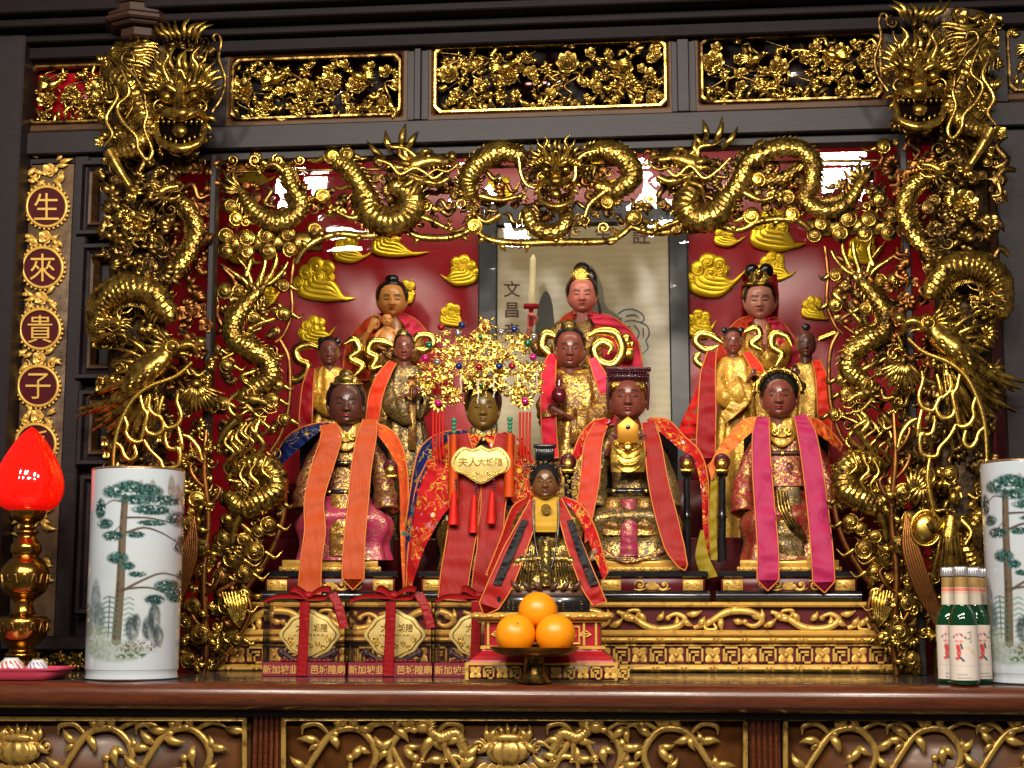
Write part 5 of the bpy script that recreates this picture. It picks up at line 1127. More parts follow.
sash(f.t, 'orange_sash', [(328, 424, 20), (331, 438, 25), (322, 468, 30), (314, 500, 40), (315, 530, 50), (311, 562, 56), (309, 600, 57)], [16, 21, 22, 19, 21, 21, 23], ORG, TRIM, YA, 1, False)
sash(f.t, 'orange_sash', [(370, 420, 18), (366, 440, 26), (361, 470, 32), (358, 505, 40), (354, 545, 52), (353, 579, 57)], [14, 20, 20, 20, 21, 22], ORG, TRIM, YA, 2, True)
chair_arm(f, 390, 468, 1.0, 16, 90); gown_base(f, 279, 381, 560, 571, 36)
# ---- front row: the figure under a great beaded headdress
f = Fig('deity_statue', 478, 570, YA, 'gold-faced seated statue in red robes under a huge beaded gold filigree headdress')
f.body(483, 409, 33, 43, 14, SK['gold'], h2((120, 60, 40)), [(447, 520, 28, 15, -80, .5, 1), (520, 520, 28, 15, -100, .5, -1)], [(482, 445, 15, 10, 4), (482, 500, 18, 12, 4)])
h = f.hair(483, 405, 36, 44, 12, up=.08)
seated(f, 482, 432, 570, 30, 46, 0, RDS, GR7, 21)
cape(f, 'shoulder_cape', [(470, 432, 20), (456, 436, 21), (440, 446, 20), (428, 464, 18), (416, 500, 18), (410, 545, 14), (408, 595, 12)], [(462, 430, 4), (444, 432, 2), (428, 440, 2), (417, 456, 3), (409, 500, 4), (404, 545, 4), (405, 595, 6)], BRB, seed=5, wr=1)
cape(f, 'embroidered_robe', [(482, 436, 24), (470, 460, 28), (462, 490, 32), (452, 505, 34), (440, 520, 36), (424, 550, 30), (412, 585, 24)], [(462, 432, 14), (440, 444, 16), (424, 468, 16), (415, 492, 14), (411, 525, 12), (408, 550, 12), (406, 590, 12)], BRR, seed=6, wr=2.4)
cape(f, 'embroidered_robe', [(484, 436, 24), (496, 460, 28), (506, 490, 32), (514, 505, 34), (524, 520, 36), (536, 550, 30)], [(506, 432, 14), (522, 442, 16), (534, 462, 16), (542, 492, 14), (548, 525, 12), (552, 550, 12)], BRR, seed=7, wr=2.4)
collar(f, 483, 428, 15, 13, 19, GR4)
sash(f.t, 'scarlet_sash', [(458, 434, 26), (464, 470, 34), (466, 505, 38), (460, 545, 50), (455, 575, 55), (452, 600, 56)], [20, 30, 30, 29, 29, 28], RDS, TRIM, YA, 3, False)
sash(f.t, 'scarlet_sash', [(506, 434, 26), (500, 470, 34), (492, 505, 38), (490, 545, 50), (486, 575, 55), (484, 602, 56)], [20, 28, 27, 25, 26, 26], RDS, TRIM, YA, 4, False)
for x, y0, y1 in ((454, 424, 500), (510, 423, 497)):
    m = MB(); [m.ball(V(x, y0 - 4 + 4 * k, 40), (3 - .2 * k, 3, 2.4), 10, 6) for k in range(4)]; o = f.B(m, 'tassel_knob', plain('jade bead', h2((60, 130, 100)), .3))
    m = MB(); m.tube([V(x, y0 + 10, 42), V(x - .5, y0 + 40, 42), V(x - 1, y1, 44)], [2.6, 4.2, 5], n=22, m=30, prof=lambda th: 1 + .14 * np.cos(th * 11)); f.B(m, 'orange_tassel', ORG2, o)
# breast plaque with lettering
m = MB(); o8 = [(0, -19), (8, -15), (18, -17), (26, -11), (30, -2), (27, 7), (17, 11), (8, 17), (0, 20), (-8, 17), (-17, 11), (-27, 7), (-30, -2), (-26, -11), (-18, -17), (-8, -15)]
c = cr(np.array([(481 + a, 0, -(464 + b)) for a, b in o8 + [o8[0]]], float), 60)[:-1]; m.poly(c[:, [0, 2]], -47, -44, bev=1.2); pq = f.B(m, 'gilt_plaque', GP)
m = MB(); text_mb(m, '夫人', 468, 462, 10, 47, .5, .01); text_mb(m, '大城隍', 490, 462, 9, 47, .5, .01, sx=.95); f.B(m, 'plaque_lettering', GA, pq)
m = MB(); m.off = None; e = c.copy(); m.tube([V(481 + (x - 481) * .9, 464 + (-z - 464) * .88, 47.4) for x, _, z in e], .7, n=5, cr_=False, m=90); random.seed(8); [volute(m, 466 + 5 * k, 473 + 2 * (k % 2), 2.8, 47, 1.1, 60 * k, (-1) ** k, ball=False) for k in range(7)]; f.B(m, 'plaque_border', GB, pq)
for x, y0, y1, w in ((455, 492, 525, 5), (475, 496, 533, 4.4), (493, 492, 524, 4.6)):
    m = MB(); [m.ball(V(x + 1, y0 - 12 + 3.4 * k, 47), 1.5, 7, 5) for k in range(4)]; o = f.B(m, 'bead_string', plain('dark bead', h2((70, 40, 60)), .3))
    m = MB(); m.tube([V(x, y0, 47), V(x - 1, y0 + 4, 48), V(x - 2, y1, 52)], [1.6, 2.4, w], n=24, m=24, prof=lambda th: 1 + .13 * np.cos(th * 12)); f.B(m, 'red_tassel', satin('tassel red', h2((214, 34, 24))), o)
# headdress
random.seed(77); hd = MB()
hd.tube([V(464, 392, 14), V(468, 384, 26), (483, -31, -381), V(498, 384, 26), V(502, 392, 14)], [2, 5, 7, 5, 2], n=10, m=30, flat=.5); band(hd, 386, 18, 18, 483, 8, 2.4); hd = f.B(hd, 'headdress_base', GR7)
def filigree(cx, cy, R, d, n):
    m = MB()
    for k in range(n):
        a = rnd(0, 2 * PI); r = R * math.sqrt(rnd(0, 1)); x, y = cx + r * math.cos(a), cy - r * math.sin(a); dd = d + rnd(-5, 6) + (1 - r / R) * 5
        q = random.random()
        if q < .45: [petal(m, x, y, 72 * j + rnd(0, 30), rnd(2.6, 4.2), 2.2, dd, .4) for j in range(5)]
        elif q < .75: volute(m, x, y, rnd(2.4, 4), dd, 1.2, rnd(0, 360), random.choice((-1, 1)), w=.6, ball=False, n=5)
        else: leaf(m, x, y, math.degrees(a) + rnd(-40, 40), rnd(6, 10), 2, rnd(-.4, .4), dd)
    for k in range(int(R)): a = rnd(0, 2 * PI); m.tube([V(cx + R * .7 * math.cos(a), cy - R * .7 * math.sin(a), d), V(cx + R * 1.15 * math.cos(a), cy - R * 1.15 * math.sin(a), d + rnd(0, 4))], .35, n=4, m=3); m.ball(V(cx + R * 1.15 * math.cos(a), cy - R * 1.15 * math.sin(a), d + 2), .8, 6, 4)
    f.B(m, 'filigree_spray', GB, hd)
for a in ((449, 347, 15, 24, 46), (484, 340, 11, 26, 34), (485, 325, 6, 26, 14), (515, 347, 14, 24, 44), (430, 374, 13, 22, 40), (452, 378, 16, 28, 60), (483, 360, 20, 30, 80), (512, 377, 17, 28, 62), (533, 370, 10, 22, 26), (454, 396, 9, 24, 24), (518, 394, 10, 24, 26), (483, 380, 15, 30, 40), (424, 388, 6, 20, 12), (537, 386, 6, 20, 12), (466, 350, 11, 26, 30), (500, 352, 11, 26, 30)): filigree(*a)
for (x, y), c in (((441, 327), 'r'), ((462, 325), 'b'), ((458, 333), 's'), ((501, 332), 's'), ((514, 329), 'b'), ((429, 345), 'g'), ((528, 343), 'g'), ((534, 337), 's'), ((425, 358), 'm'), ((533, 357), 'm'), ((437, 362), 's'), ((459, 366), 'b'), ((479, 367), 'r'), ((499, 366), 'b'), ((512, 366), 'r')):
    m = MB(); m.ball(V(x, y, 42), 3.7, 14, 9); o = f.B(m, 'pompom_bead', dict(r=plain('ruby bead', h2((150, 20, 30)), .15, .3, coat=.6), b=plain('sapphire bead', h2((24, 40, 100)), .15, .3, coat=.6), s=plain('silver bead', h2((200, 190, 190)), .15, .8), g=plain('emerald bead', h2((20, 100, 60)), .15, .3, coat=.6), m=plain('magenta bead', h2((190, 30, 110)), .15, .3, coat=.6))[c], hd)
    m = MB(); m.tube([V(x, y + 3, 41), V(x + rnd(-3, 3), y + 11, 34)], .4, n=5, m=6); [m.tube([V(x + 2.6 * math.cos(q), y - 2.6 * math.sin(q), 43), V(x + 5 * math.cos(q), y - 5 * math.sin(q), 44)], .3, n=4, m=2) for q in (.6, 1.6, 2.5)]; f.B(m, 'spring_wire', GB, o)
for x, y, c in ((438, 403, 'm'), (525, 401, 'm'), (481, 385, 'g'), (480, 337, 'g'), (484, 327, 'r')):
    m = MB(); s = 1 if y > 395 else .62; [petal(m, x, y, 30 * k, 9 * s, 5 * s, 34, .2) for k in range(12)]; o = f.B(m, 'jewel_flower', GA, hd)
    m = MB(); m.ball(V(x, y, 38), (3.8 * s, 3 * s, 3.8 * s), 14, 9); f.B(m, 'jewel', MATS.get(dict(m='magenta bead', g='emerald bead', r='ruby bead')[c]), o)
for x, y0, y1 in ((478, 380, 405), (494, 376, 400), (461, 374, 395), (537, 370, 390)):
    m = MB(); [m.ball(V(x + .5 * math.sin(k), y0 + 1.9 * k, 42), .95, 7, 5) for k in range(int((y1 - y0) / 1.9))]; f.B(m, 'pearl_string', plain('pearl', h2((225, 215, 200)), .2), hd)
for x, s in ((438, 1), (525, -1)):
    for j in range(4): m = MB(); m.tube([V(x - 5 + 3.4 * j, 412, 34), V(x - 5 + 3.2 * j, 440, 34), V(x - 4 + 3.2 * j, 462 - abs(j - 1.5) * 4, 32)], 1.1, n=6, m=14); f.B(m, 'red_fringe', satin('fringe red', h2((206, 40, 26))), hd)
# ---- front row, third: flat beaded crown and gilt tablet
f = Fig('deity_statue', 640, 560, YA, 'red-brown faced seated statue with a flat beaded crown, holding a pointed gilt tablet')
f.body(628, 398, 37, 45, 12, SK['red'], h2((140, 50, 45)), [(612, 440, 28, 12, 70, 1.0, 1), (644, 440, 28, 12, 110, 1.0, -1)], [(628, 440, 16, 10, 4), (630, 500, 18, 12, 4)])
h = f.hair(628, 395, 38, 45, 11, up=.06)
m = MB(); m.box(608, 648, -27, 8, -382, -372, 1.2); m.box(605, 651, -31, 12, -372, -367, 1); o = f.B(m, 'flat_crown', plum, h)
m = MB(); [m.ball(V(607 + 2.6 * k, 369 + 2.6 * j, 32.5 - .5 * j), 1.15, 6, 4) for k in range(17) for j in range(4)]; f.B(m, 'crown_beads', plum, o)
m = MB(); m.box(610, 646, -26, 6, -392, -380, 2); [volute(m, 614 + 5.6 * k, 386, 2.6, 27, 1.1, 90 * k, (-1) ** k) for k in range(6)]; f.B(m, 'crown_band', GA, o)
for s in (-1, 1): m = MB(); m.tube([V(628 + 20 * s, 374, 22), V(628 + 20.5 * s, 392, 22), V(628 + 19.5 * s, 410, 20)], 1.4, n=8, m=12); f.B(m, 'crown_pendant', plum, o)
seated(f, 632, 425, 560, 31, 50, 0, GR4, GR4, 31)
m = MB(); m.poly([(628 - 10, -443), (628 - 11, -425), (628, -416), (628 + 11, -425), (628 + 10, -443)], -37, -34, bev=.8); tb_ = f.B(m, 'gilt_tablet', plain('ochre gilt', h2((190, 128, 30)), .35, .5))
m = MB(); m.ball(V(628, 427, 37.4), (2.4, .6, 2.4)); f.B(m, 'tablet_hole', BLACK, tb_)
m = MB(); m.sheet(pts3([(612, 440, 28), (610, 455, 33), (611, 472, 34)]), pts3([(645, 440, 28), (647, 455, 33), (645, 472, 34)]), 30, 24, 1.4, .4, sag=5); [m.tube(pts3([(614, 443 + 6 * k, 32), (620, 448 + 7 * k, 38), (628, 451 + 7 * k, 40), (637, 448 + 7 * k, 38), (643, 443 + 6 * k, 32)]), 1.0, n=6, m=24) for k in range(4)]; m.ball(V(628, 448, 38), (6, 4, 6)); f.B(m, 'gilt_sleeve_drape', GB)
belt(f, 630, 491, 25, 18, 10, studs=3, r=3.2)
apron(f, 629, 499, 556, 7, 9, 33, 40, GR6); apron(f, 614, 498, 535, 7, 12, 30, 37, GR1, 'side_panel'); apron(f, 645, 498, 535, 7, 12, 30, 37, GR1, 'side_panel')
m = MB(); [m.tube(pts3([(590, 545, 34), (605, 552 + 2 * k, 37), (625, 562 - 2 * k, 40), (650, 556 + k, 38), (672, 540 + 3 * k, 34)]), 2.2, n=8, m=40) for k in range(3)]; f.B(m, 'hem_folds', GR5)
big_sleeves(f, [[(610, 438, 4), (600, 462, 10), (596, 488, 18), (596, 508, 26)], [(650, 438, 4), (660, 462, 10), (668, 488, 18), (670, 508, 26)]], GR4, (7, 9, 11, 12), drop=14)
cape(f, 'cape', [(612, 420, 18), (600, 432, 20), (588, 446, 16), (578, 460, 12)], [(606, 418, 4), (592, 422, 2), (580, 436, 2), (572, 456, 4)], BRR, seed=13)
cape(f, 'cape', [(646, 420, 18), (660, 432, 20), (676, 446, 16), (694, 462, 14), (701, 490, 12), (703, 530, 10), (706, 556, 8)], [(650, 418, 4), (668, 420, 2), (684, 436, 2), (700, 452, 4), (708, 480, 6), (709, 530, 6), (710, 552, 6)], BRR, seed=14, wr=1.4)
sash(f.t, 'red_sash', [(601, 424, 24), (593, 445, 28), (590, 480, 36), (585, 510, 44), (580, 540, 46)], [14, 18, 19, 18, 14], SALM, TRIM, YA, 5, True)
sash(f.t, 'red_sash', [(648, 422, 22), (653, 445, 30), (658, 480, 38), (666, 515, 44), (675, 548, 52), (683, 566, 57)], [13, 17, 20, 22, 20, 10], RDS, TRIM, YA, 6, True)
chair_arm(f, 568, 462, 1.05, 18, 100); chair_arm(f, 687, 462, 1.0, 16, 100); gown_base(f, 600, 685, 560, 571, 40)
for nm, p, w, mt in (('yellow_lining', [(714, 478, 10), (713, 520, 12), (714, 560, 12)], 7, YEL), ('yellow_lining', [(702, 530, 16), (702, 556, 18), (710, 578, 18)], [3, 14, 17], YEL)): sash(f.t, nm, p, w, mt, None, YA, 9, False)
# ---- front row, right: pink sashes
f = Fig('deity_statue', 788, 560, YA, 'seated statue with a gold arched tiara and two hot-pink sashes, front row right')
f.body(779, 397, 36, 43, 12, SK['red'], h2((130, 20, 24)), [(790, 470, 26, 11, 100, .6, 1)], [(779, 440, 16, 10, 4), (782, 500, 18, 12, 4)])
h = f.hair(779, 394, 38, 45, 11, up=.09)
m = MB(); t_ = np.linspace(0, PI, 15); g = [[V(779 + R * math.cos(a), 388 - (R * .98) * math.sin(a) + 3, dd) for a in t_] for R, dd in ((19, 8), (19, 20), (23, 24), (25, 20), (25, 6))]; m.grid(np.array(g))
[volute(m, 779 + 22 * math.cos(a), 390 - 21.5 * math.sin(a), 3, 23, 1.1, 90, 1) for a in np.linspace(.35, PI - .35, 9)]; [puff(m, 779 + 23 * s, 386, 4.5, 14, s) for s in (-1, 1)]; [volute(m, 779 + 24 * s, 392, 4, 14, 1.2, 0, s) for s in (-1, 1)]; f.B(m, 'gold_tiara', GA, h)
seated(f, 786, 421, 560, 32, 46, 0, GR3, GR3, 41)
collar(f, 782, 419, 16, 28, 17, GR2); belt(f, 783, 453, 24, 14, 6, WOODD, 1)
m = MB(); robe(m, [(784, 456, 24, 15, 6), (786, 470, 25, 17, 8), (788, 486, 27, 20, 10)], 16, 40, (5, .02), 5); f.B(m, 'waist_wrap', GR3)
apron(f, 788, 487, 556, 12, 17, 32, 38, GR4); m = MB(); [strand(m, [(777 + 3 * k, 490, 36), (780 + 3.4 * k, 510, 42), (792 + 3 * k, 530, 42), (804 + 1 * k, 542, 38)], 1.6, taper=(.8, 1, 1, .4)) for k in range(4)]; f.B(m, 'knotted_cord', GD)
big_sleeves(f, [[(762, 436, 4), (750, 462, 10), (744, 490, 18), (744, 512, 26)], [(804, 436, 4), (820, 462, 8), (828, 490, 14), (832, 512, 20)]], GR3, (7, 9, 12, 12), drop=14)
cape(f, 'cape', [(766, 420, 16), (750, 434, 20), (736, 446, 16), (722, 462, 14), (712, 480, 12)], [(760, 417, 4), (744, 420, 2), (730, 434, 2), (719, 448, 4), (709, 468, 6)], BRG, seed=23)
cape(f, 'cape', [(800, 420, 16), (812, 430, 20), (826, 440, 16), (840, 451, 14)], [(804, 417, 4), (818, 420, 2), (832, 432, 2), (843, 445, 6)], BRO, seed=24)
sash(f.t, 'pink_sash', [(763, 417, 22), (761, 435, 27), (762, 470, 34), (765, 510, 42), (768, 550, 53), (768, 580, 58)], [13, 17, 19, 20, 21, 22], PNK, TRIM, YA, 7, True)
sash(f.t, 'pink_sash', [(800, 415, 20), (807, 435, 27), (813, 470, 34), (818, 510, 42), (822, 550, 53), (824, 582, 58)], [13, 19, 20, 21, 22, 22], PNK, TRIM, YA, 8, True)
chair_arm(f, 722, 462, 1.05, 16, 100); gown_base(f, 737, 842, 560, 571, 42)
# ---- small statue on its own pedestal, nearest of all
f = Fig('small_deity_statue', 545, 600, YC, 'small dark gilt seated statue in a red cape on the little pedestal behind the oranges')
f.body(545, 483, 28, 34, 14, SK['wood'], h2((110, 50, 30)), [(541, 546, 26, 8, 60, .9, 1), (551, 546, 26, 8, 120, .9, -1)], [(545, 510, 12, 8, 6), (545, 545, 14, 10, 6)])
h = f.hair(545, 480, 31, 38, 13, up=.06)
m = MB(); random.seed(31); [volute(m, 545 + 15.5 * math.cos(a), 480 - 19 * math.sin(a), 3, 12 + rnd(-2, 3), 1.2, math.degrees(a), 1) for a in np.linspace(-.5, PI + .5, 16)]; [volute(m, 545 + 13 * math.cos(a), 480 - 17 * math.sin(a), 2.6, 19, 1.2, math.degrees(a), -1) for a in np.linspace(.1, PI - .1, 9)]; f.B(m, 'curled_hair', GR7, h)
m = MB(); m.box(535.5, 554.5, -19, 2, -461, -447, .8); [m.box(536 + 2.3 * k, 537.3 + 2.3 * k, -20.5, -19, -460, -447, .2) for k in range(8)]; m.box(533.5, 556, -22, 5, -448, -444, .6); m.tube([V(524, 466, 12), V(566, 466, 12)], 1.2, n=6, m=3); f.B(m, 'dark_crown', HAIR, h)
m = MB(); [tuft(m, 545 + s * rnd(19, 24), y, rnd(2.5, 4), 12, 0) for s in (-1, 1) for y in range(456, 492, 5)]; f.B(m, 'crown_pins', GR7, h)
seated(f, 546, 499, 588, 27, 42, 0, GR7, GR7, 51)
m = MB(); [m.tube(pts3([(520 + 2 * k + (0 if k < 8 else 8), 548, 34 - abs(k - 10) * .6), (514 + 2.7 * k + (0 if k < 8 else 6), 566, 36), (508 + 3.3 * k + (0 if k < 8 else 6), 586, 37 - abs(k - 10) * .7)]), 1.3, n=7, m=14) for k in range(21)]; f.B(m, 'pleats', GR7)
apron(f, 546, 540, 586, 5, 6, 36, 40, GR7); 
big_sleeves(f, [[(526, 512, 4), (520, 530, 12), (526, 546, 22), (537, 551, 26)], [(566, 512, 4), (574, 530, 12), (568, 546, 22), (556, 551, 26)]], GR7, (7, 9, 9, 6.5), drop=14)
m = MB(); m.sheet(pts3([(533, 497, 16), (532, 515, 22), (533, 532, 24)]), pts3([(559, 497, 16), (560, 515, 22), (559, 532, 24)]), 26, 16, 1, .5, sag=3); o = f.B(m, 'yellow_bib', satin('gold bib cloth', h2((196, 150, 40))))
m = MB(); m.tube([V(546, 509, 27), V(546, 509, 28.6)], 5.2, n=20, m=2); f.B(m, 'bib_emblem', GA, o)
m = MB(); [m.tube(pts3([(546 + s * 12, 500, 20), (546 + s * 12, 530, 28), (546 + s * 9, 552, 36), (546 + s * 5, 570, 40)]), 1.1, n=6, m=24) for s in (-1, 1)]; f.B(m, 'neck_cord', HAIR)
for s, pa, pb, sd in ((-1, [(534, 500, 16), (528, 520, 22), (514, 552, 34), (500, 585, 42), (489, 606, 44)], 1, 1), (1, [(558, 500, 16), (566, 520, 22), (577, 552, 34), (590, 585, 42), (600, 604, 44)], 1, 2)):
    sash(f.t, 'red_cape_front', pa, [8, 17, 24, 26, 22] if s < 0 else [8, 13, 17, 19, 15], RDS, TRIM, YC, sd + 10, s < 0)
    sash(f.t, 'black_stripe', [(x + (-3 if s < 0 else 4), y, d + 2.5) for x, y, d in pa[1:4]][:3], [7, 9, 9], satin('black band', h2((26, 24, 26))), None, YC, 5, False, wr=.4)
cape(f, 'cape_back', [(532, 498, 8), (520, 512, 8), (508, 540, 6), (494, 575, 4)], [(527, 497, 2), (512, 508, 0), (500, 540, 0), (486, 575, 0)], RDS, seed=33, wr=1); cape(f, 'cape_back', [(560, 498, 8), (574, 512, 8), (588, 540, 6), (603, 580, 4)], [(565, 497, 2), (582, 506, 0), (596, 530, 0), (608, 572, 0)], BRR, seed=34, wr=1)
m = MB(); m.box(506, 586, -41, 12, -600, -590, .8); [leaf(m, 546 + s * (4 + 11 * k), 590, 90 - s * 55, 14, 6, .3 * s, 43) for s in (-1, 1) for k in range(3)]; f.B(m, 'carved_foot', WOODD)
m = MB(); m.box(497, 590, -42.5, 14, -613, -596, .8); o = f.B(m, 'black_base', BLACK); m = MB(); random.seed(4)
for x in range(502, 520, 5): [m.box(x + rnd(-.3, .3), x + rnd(1.6, 3.4), -43.1, -42.5, -y - .7, -y, 0) for y in np.arange(600, 610, 1.8)]
for x in (556, 562, 572, 580): [m.box(x, x + rnd(2, 4), -43.1, -42.5, -y - .7, -y, 0) for y in np.arange(601, 609, 2.6)]
f.B(m, 'base_inscription', GD, o)
# ---- attendants
def attendant(x, y, w, h, skin, label, robe_m, x0, x1, y0, y1, bun=None, bald=False, hands=(), slv=(), seed=0, ribs=(), cap=.1, lean=0.0):
    f = Fig('attendant_statue', x, 541, YM, label); f.body(x, y, w, h, 8, skin, h2((150, 40, 40)), hands, [(x, y + h * .9, w * .4, w * .3, 2), (x, y + h * 2, w * .45, w * .35, 2)], nod=.06)
    if not bald: hh = f.hair(x, y - 1, w * 1.03, h * 1.02, 7, up=cap)
    else: hh = f.t
    if bun:
        m = MB(); [m.ball(V(bx, by, 7), (r, r * .9, r * (.85 if len(bun) > 1 else .8)), 14, 9) for bx, by, r in bun]; f.B(m, 'topknot', HAIR if bald or len(bun) > 1 else GR7, hh)
    c = (x0 + x1) / 2; W = (x1 - x0) / 2; m = MB()
    robe(m, [(x, y0, w * .32, w * .25, 4), (c, y0 + 5, W * .8, W * .5, 2), (c, y0 + (y1 - y0) * .3, W, W * .6, 3), (c, y0 + (y1 - y0) * .5, W * .85, W * .55, 4), (c, y1, W * 1.15, W * .7, 4), (c, 541, W * 1.25, W * .75, 4)], 50, 72, (9, .08), seed); f.B(m, 'robe', robe_m)
    for p, r in slv: m = MB(); sleeve(m, p, r, drop=r[-1] * 1.2); f.B(m, 'sleeve', robe_m)
    for p, wd in ribs: ribbon_scroll(f, p, wd)
    return f
f = attendant(329, 352, 21, 26, SK['deep'], 'small attendant statue with a red sash, far left behind the orange-sashed figure', GR2, 311, 348, 366, 450, [(322, 341, 4.5), (337, 341, 4.5)], hands=[(334, 392, 24, 9, 100, .6, 1)], slv=[([(316, 376, 4), (312, 394, 10), (320, 402, 18), (330, 400, 22)], (6, 8, 9, 8)), ([(342, 376, 4), (346, 394, 10), (342, 402, 18), (336, 400, 22)], (6, 8, 9, 8))], seed=3,
              ribs=[([(322, 349), (308, 345), (296, 350), (298, 360), (307, 365), (303, 376), (292, 380), (288, 370)], 11), ([(344, 344), (354, 340), (359, 350), (350, 358), (362, 366), (352, 378)], 10)])
sash(f.t, 'red_sash', [(312, 368, 12), (308, 385, 20), (306, 410, 24), (305, 440, 24)], [6, 11, 13, 13], CRM, TRIM, YM, 11, False)
f = attendant(404, 348, 20, 27, SK['red'], 'attendant statue in green-gilt robes holding a blossom, left of the great headdress', GR4, 386, 424, 364, 450, [(403, 334, 6.5)], hands=[(410, 394, 26, 11, 20, .9, 1), (420, 390, 26, 10, 150, .9, -1)], slv=[([(392, 374, 4), (388, 396, 12), (396, 408, 20), (408, 404, 24)], (6, 9, 11, 10)), ([(414, 374, 4), (424, 392, 12), (424, 402, 20), (420, 402, 24)], (6, 8, 9, 8))], seed=5,
              ribs=[([(394, 346), (384, 342), (372, 342), (368, 352), (376, 358), (372, 368), (382, 366)], 10), ([(412, 346), (418, 336), (430, 336), (433, 344), (424, 350), (416, 348)], 9)])
m = MB(); [petal(m, 412, 381, 60 * k, 6, 5, 30, .4) for k in range(6)]; m.tube([V(412, 382, 28), V(411, 400, 30)], 1.2, n=6, m=4); f.B(m, 'carved_blossom', GR)
sash(f.t, 'red_sash', [(393, 362, 14), (384, 375, 20), (376, 395, 22), (372, 420, 24)], [8, 13, 14, 13], satin('vermilion', h2((232, 60, 26))), TRIM, YM, 12, False)
m = MB(); m.box(408, 416, -22, -19, -450, -405, .4); f.B(m, 'gilt_front_band', GR1)
f = attendant(570, 349, 31, 38, SK['red'], 'attendant statue holding a maroon gourd, in front of the sword bearer', GR1, 549, 606, 372, 470, [(569, 326, 8.5)], hands=[(558, 411, 30, 15, 150, .5, -1)], slv=[([(556, 386, 4), (546, 404, 12), (548, 420, 22)], (8, 10, 9)), ([(596, 386, 4), (604, 408, 12), (590, 422, 22), (574, 420, 30)], (9, 13, 13, 11))], seed=7,
              ribs=[([(558, 338), (546, 334), (542, 346), (550, 356), (546, 372)], 12), ([(588, 336), (600, 331), (616, 334), (622, 350), (614, 364), (600, 362), (594, 350), (602, 342), (611, 347), (608, 354)], 12)])
m = MB(); m.lathe([(0, 0), (5, 1), (8, 6), (7.5, 12), (4, 17), (3, 19), (3.6, 22), (2.4, 26), (1, 29), (0, 30)], (559, -38, -404), 20); f.B(m, 'gourd', plain('maroon gourd', h2((92, 22, 26)), .2, coat=.5))
collar(f, 572, 371, 16, 20, 12, GR2, True)
sash(f.t, 'rose_sash', [(553, 354, 4), (549, 370, 18), (548, 400, 24), (549, 430, 26), (551, 458, 26)], [8, 14, 15, 15, 15], satin('deep rose', h2((224, 34, 60))), TRIM, YM, 13, False)
sash(f.t, 'rose_sash', [(592, 358, 6), (600, 376, 16), (607, 395, 16), (611, 425, 16)], [8, 13, 14, 14], ROSE, TRIM, YM, 14, False)
f = attendant(733, 342, 19, 24, SK['red'], 'attendant statue in bright gold with crimson sashes, right of the picture frame', GR2, 716, 758, 356, 450, [(724, 330, 3.6), (741, 330, 3.6)], hands=[(752, 374, 26, 9, 60, .8, 1)], slv=[([(724, 366, 4), (718, 384, 12), (728, 396, 20), (744, 384, 26)], (7, 9, 12, 10)), ([(744, 366, 4), (756, 374, 12), (756, 380, 22)], (6, 8, 8))], seed=9,
              ribs=[([(724, 344), (712, 336), (700, 334), (696, 342), (706, 350), (718, 346)], 10), ([(700, 352), (696, 360), (704, 366), (712, 360)], 9), ([(744, 332), (756, 328), (760, 336), (752, 344), (762, 350)], 9)])
m = MB(); m.sheet(pts3([(724, 380, 26), (730, 400, 30), (720, 416, 30)]), pts3([(752, 384, 26), (750, 402, 30), (726, 424, 30)]), 24, 12, 1.2, 1.0); f.B(m, 'hanging_sleeve', GR2)
sash(f.t, 'crimson_sash', [(712, 352, 10), (708, 375, 20), (707, 410, 24), (706, 440, 26), (706, 458, 26)], [9, 15, 18, 19, 19], CRM, TRIM, YM, 15, True)
sash(f.t, 'crimson_sash', [(746, 352, 12), (756, 366, 18), (765, 384, 18)], [8, 12, 8], satin('vermilion2', h2((226, 50, 30))), TRIM, YM, 16, False)
cape(f, 'flowered_veil', [(704, 372, 2), (694, 395, 0), (682, 420, 0), (676, 440, 0)], [(712, 372, 6), (706, 395, 8), (702, 420, 8), (700, 440, 8)], brocade('red green veil', h2((206, 26, 30)), [h2((30, 120, 70)), h2((230, 190, 60)), h2((30, 120, 70))], 40), TRIM, 9, 2)
f = attendant(806, 344, 20, 26, SK['brown'], 'bald attendant statue with a topknot and raised hand, far right beside the carved bracket', GR2, 788, 826, 362, 450, [(806, 327, 4.6)], True, hands=[(796, 374, 26, 12, 100, .3, 1)], slv=[([(796, 374, 4), (790, 386, 14), (796, 390, 24)], (6, 8, 7)), ([(818, 376, 4), (826, 396, 8), (826, 420, 10)], (6, 8, 9))], seed=11,
              ribs=[([(792, 346), (786, 336), (774, 334), (772, 346), (782, 354), (776, 366)], 10), ([(818, 340), (828, 336), (838, 332)], 8)])
sash(f.t, 'red_sash', [(816, 360, 12), (822, 380, 18), (824, 410, 20), (826, 440, 20)], [8, 12, 13, 13], satin('vermilion3', h2((222, 48, 26))), TRIM, YM, 17, False)
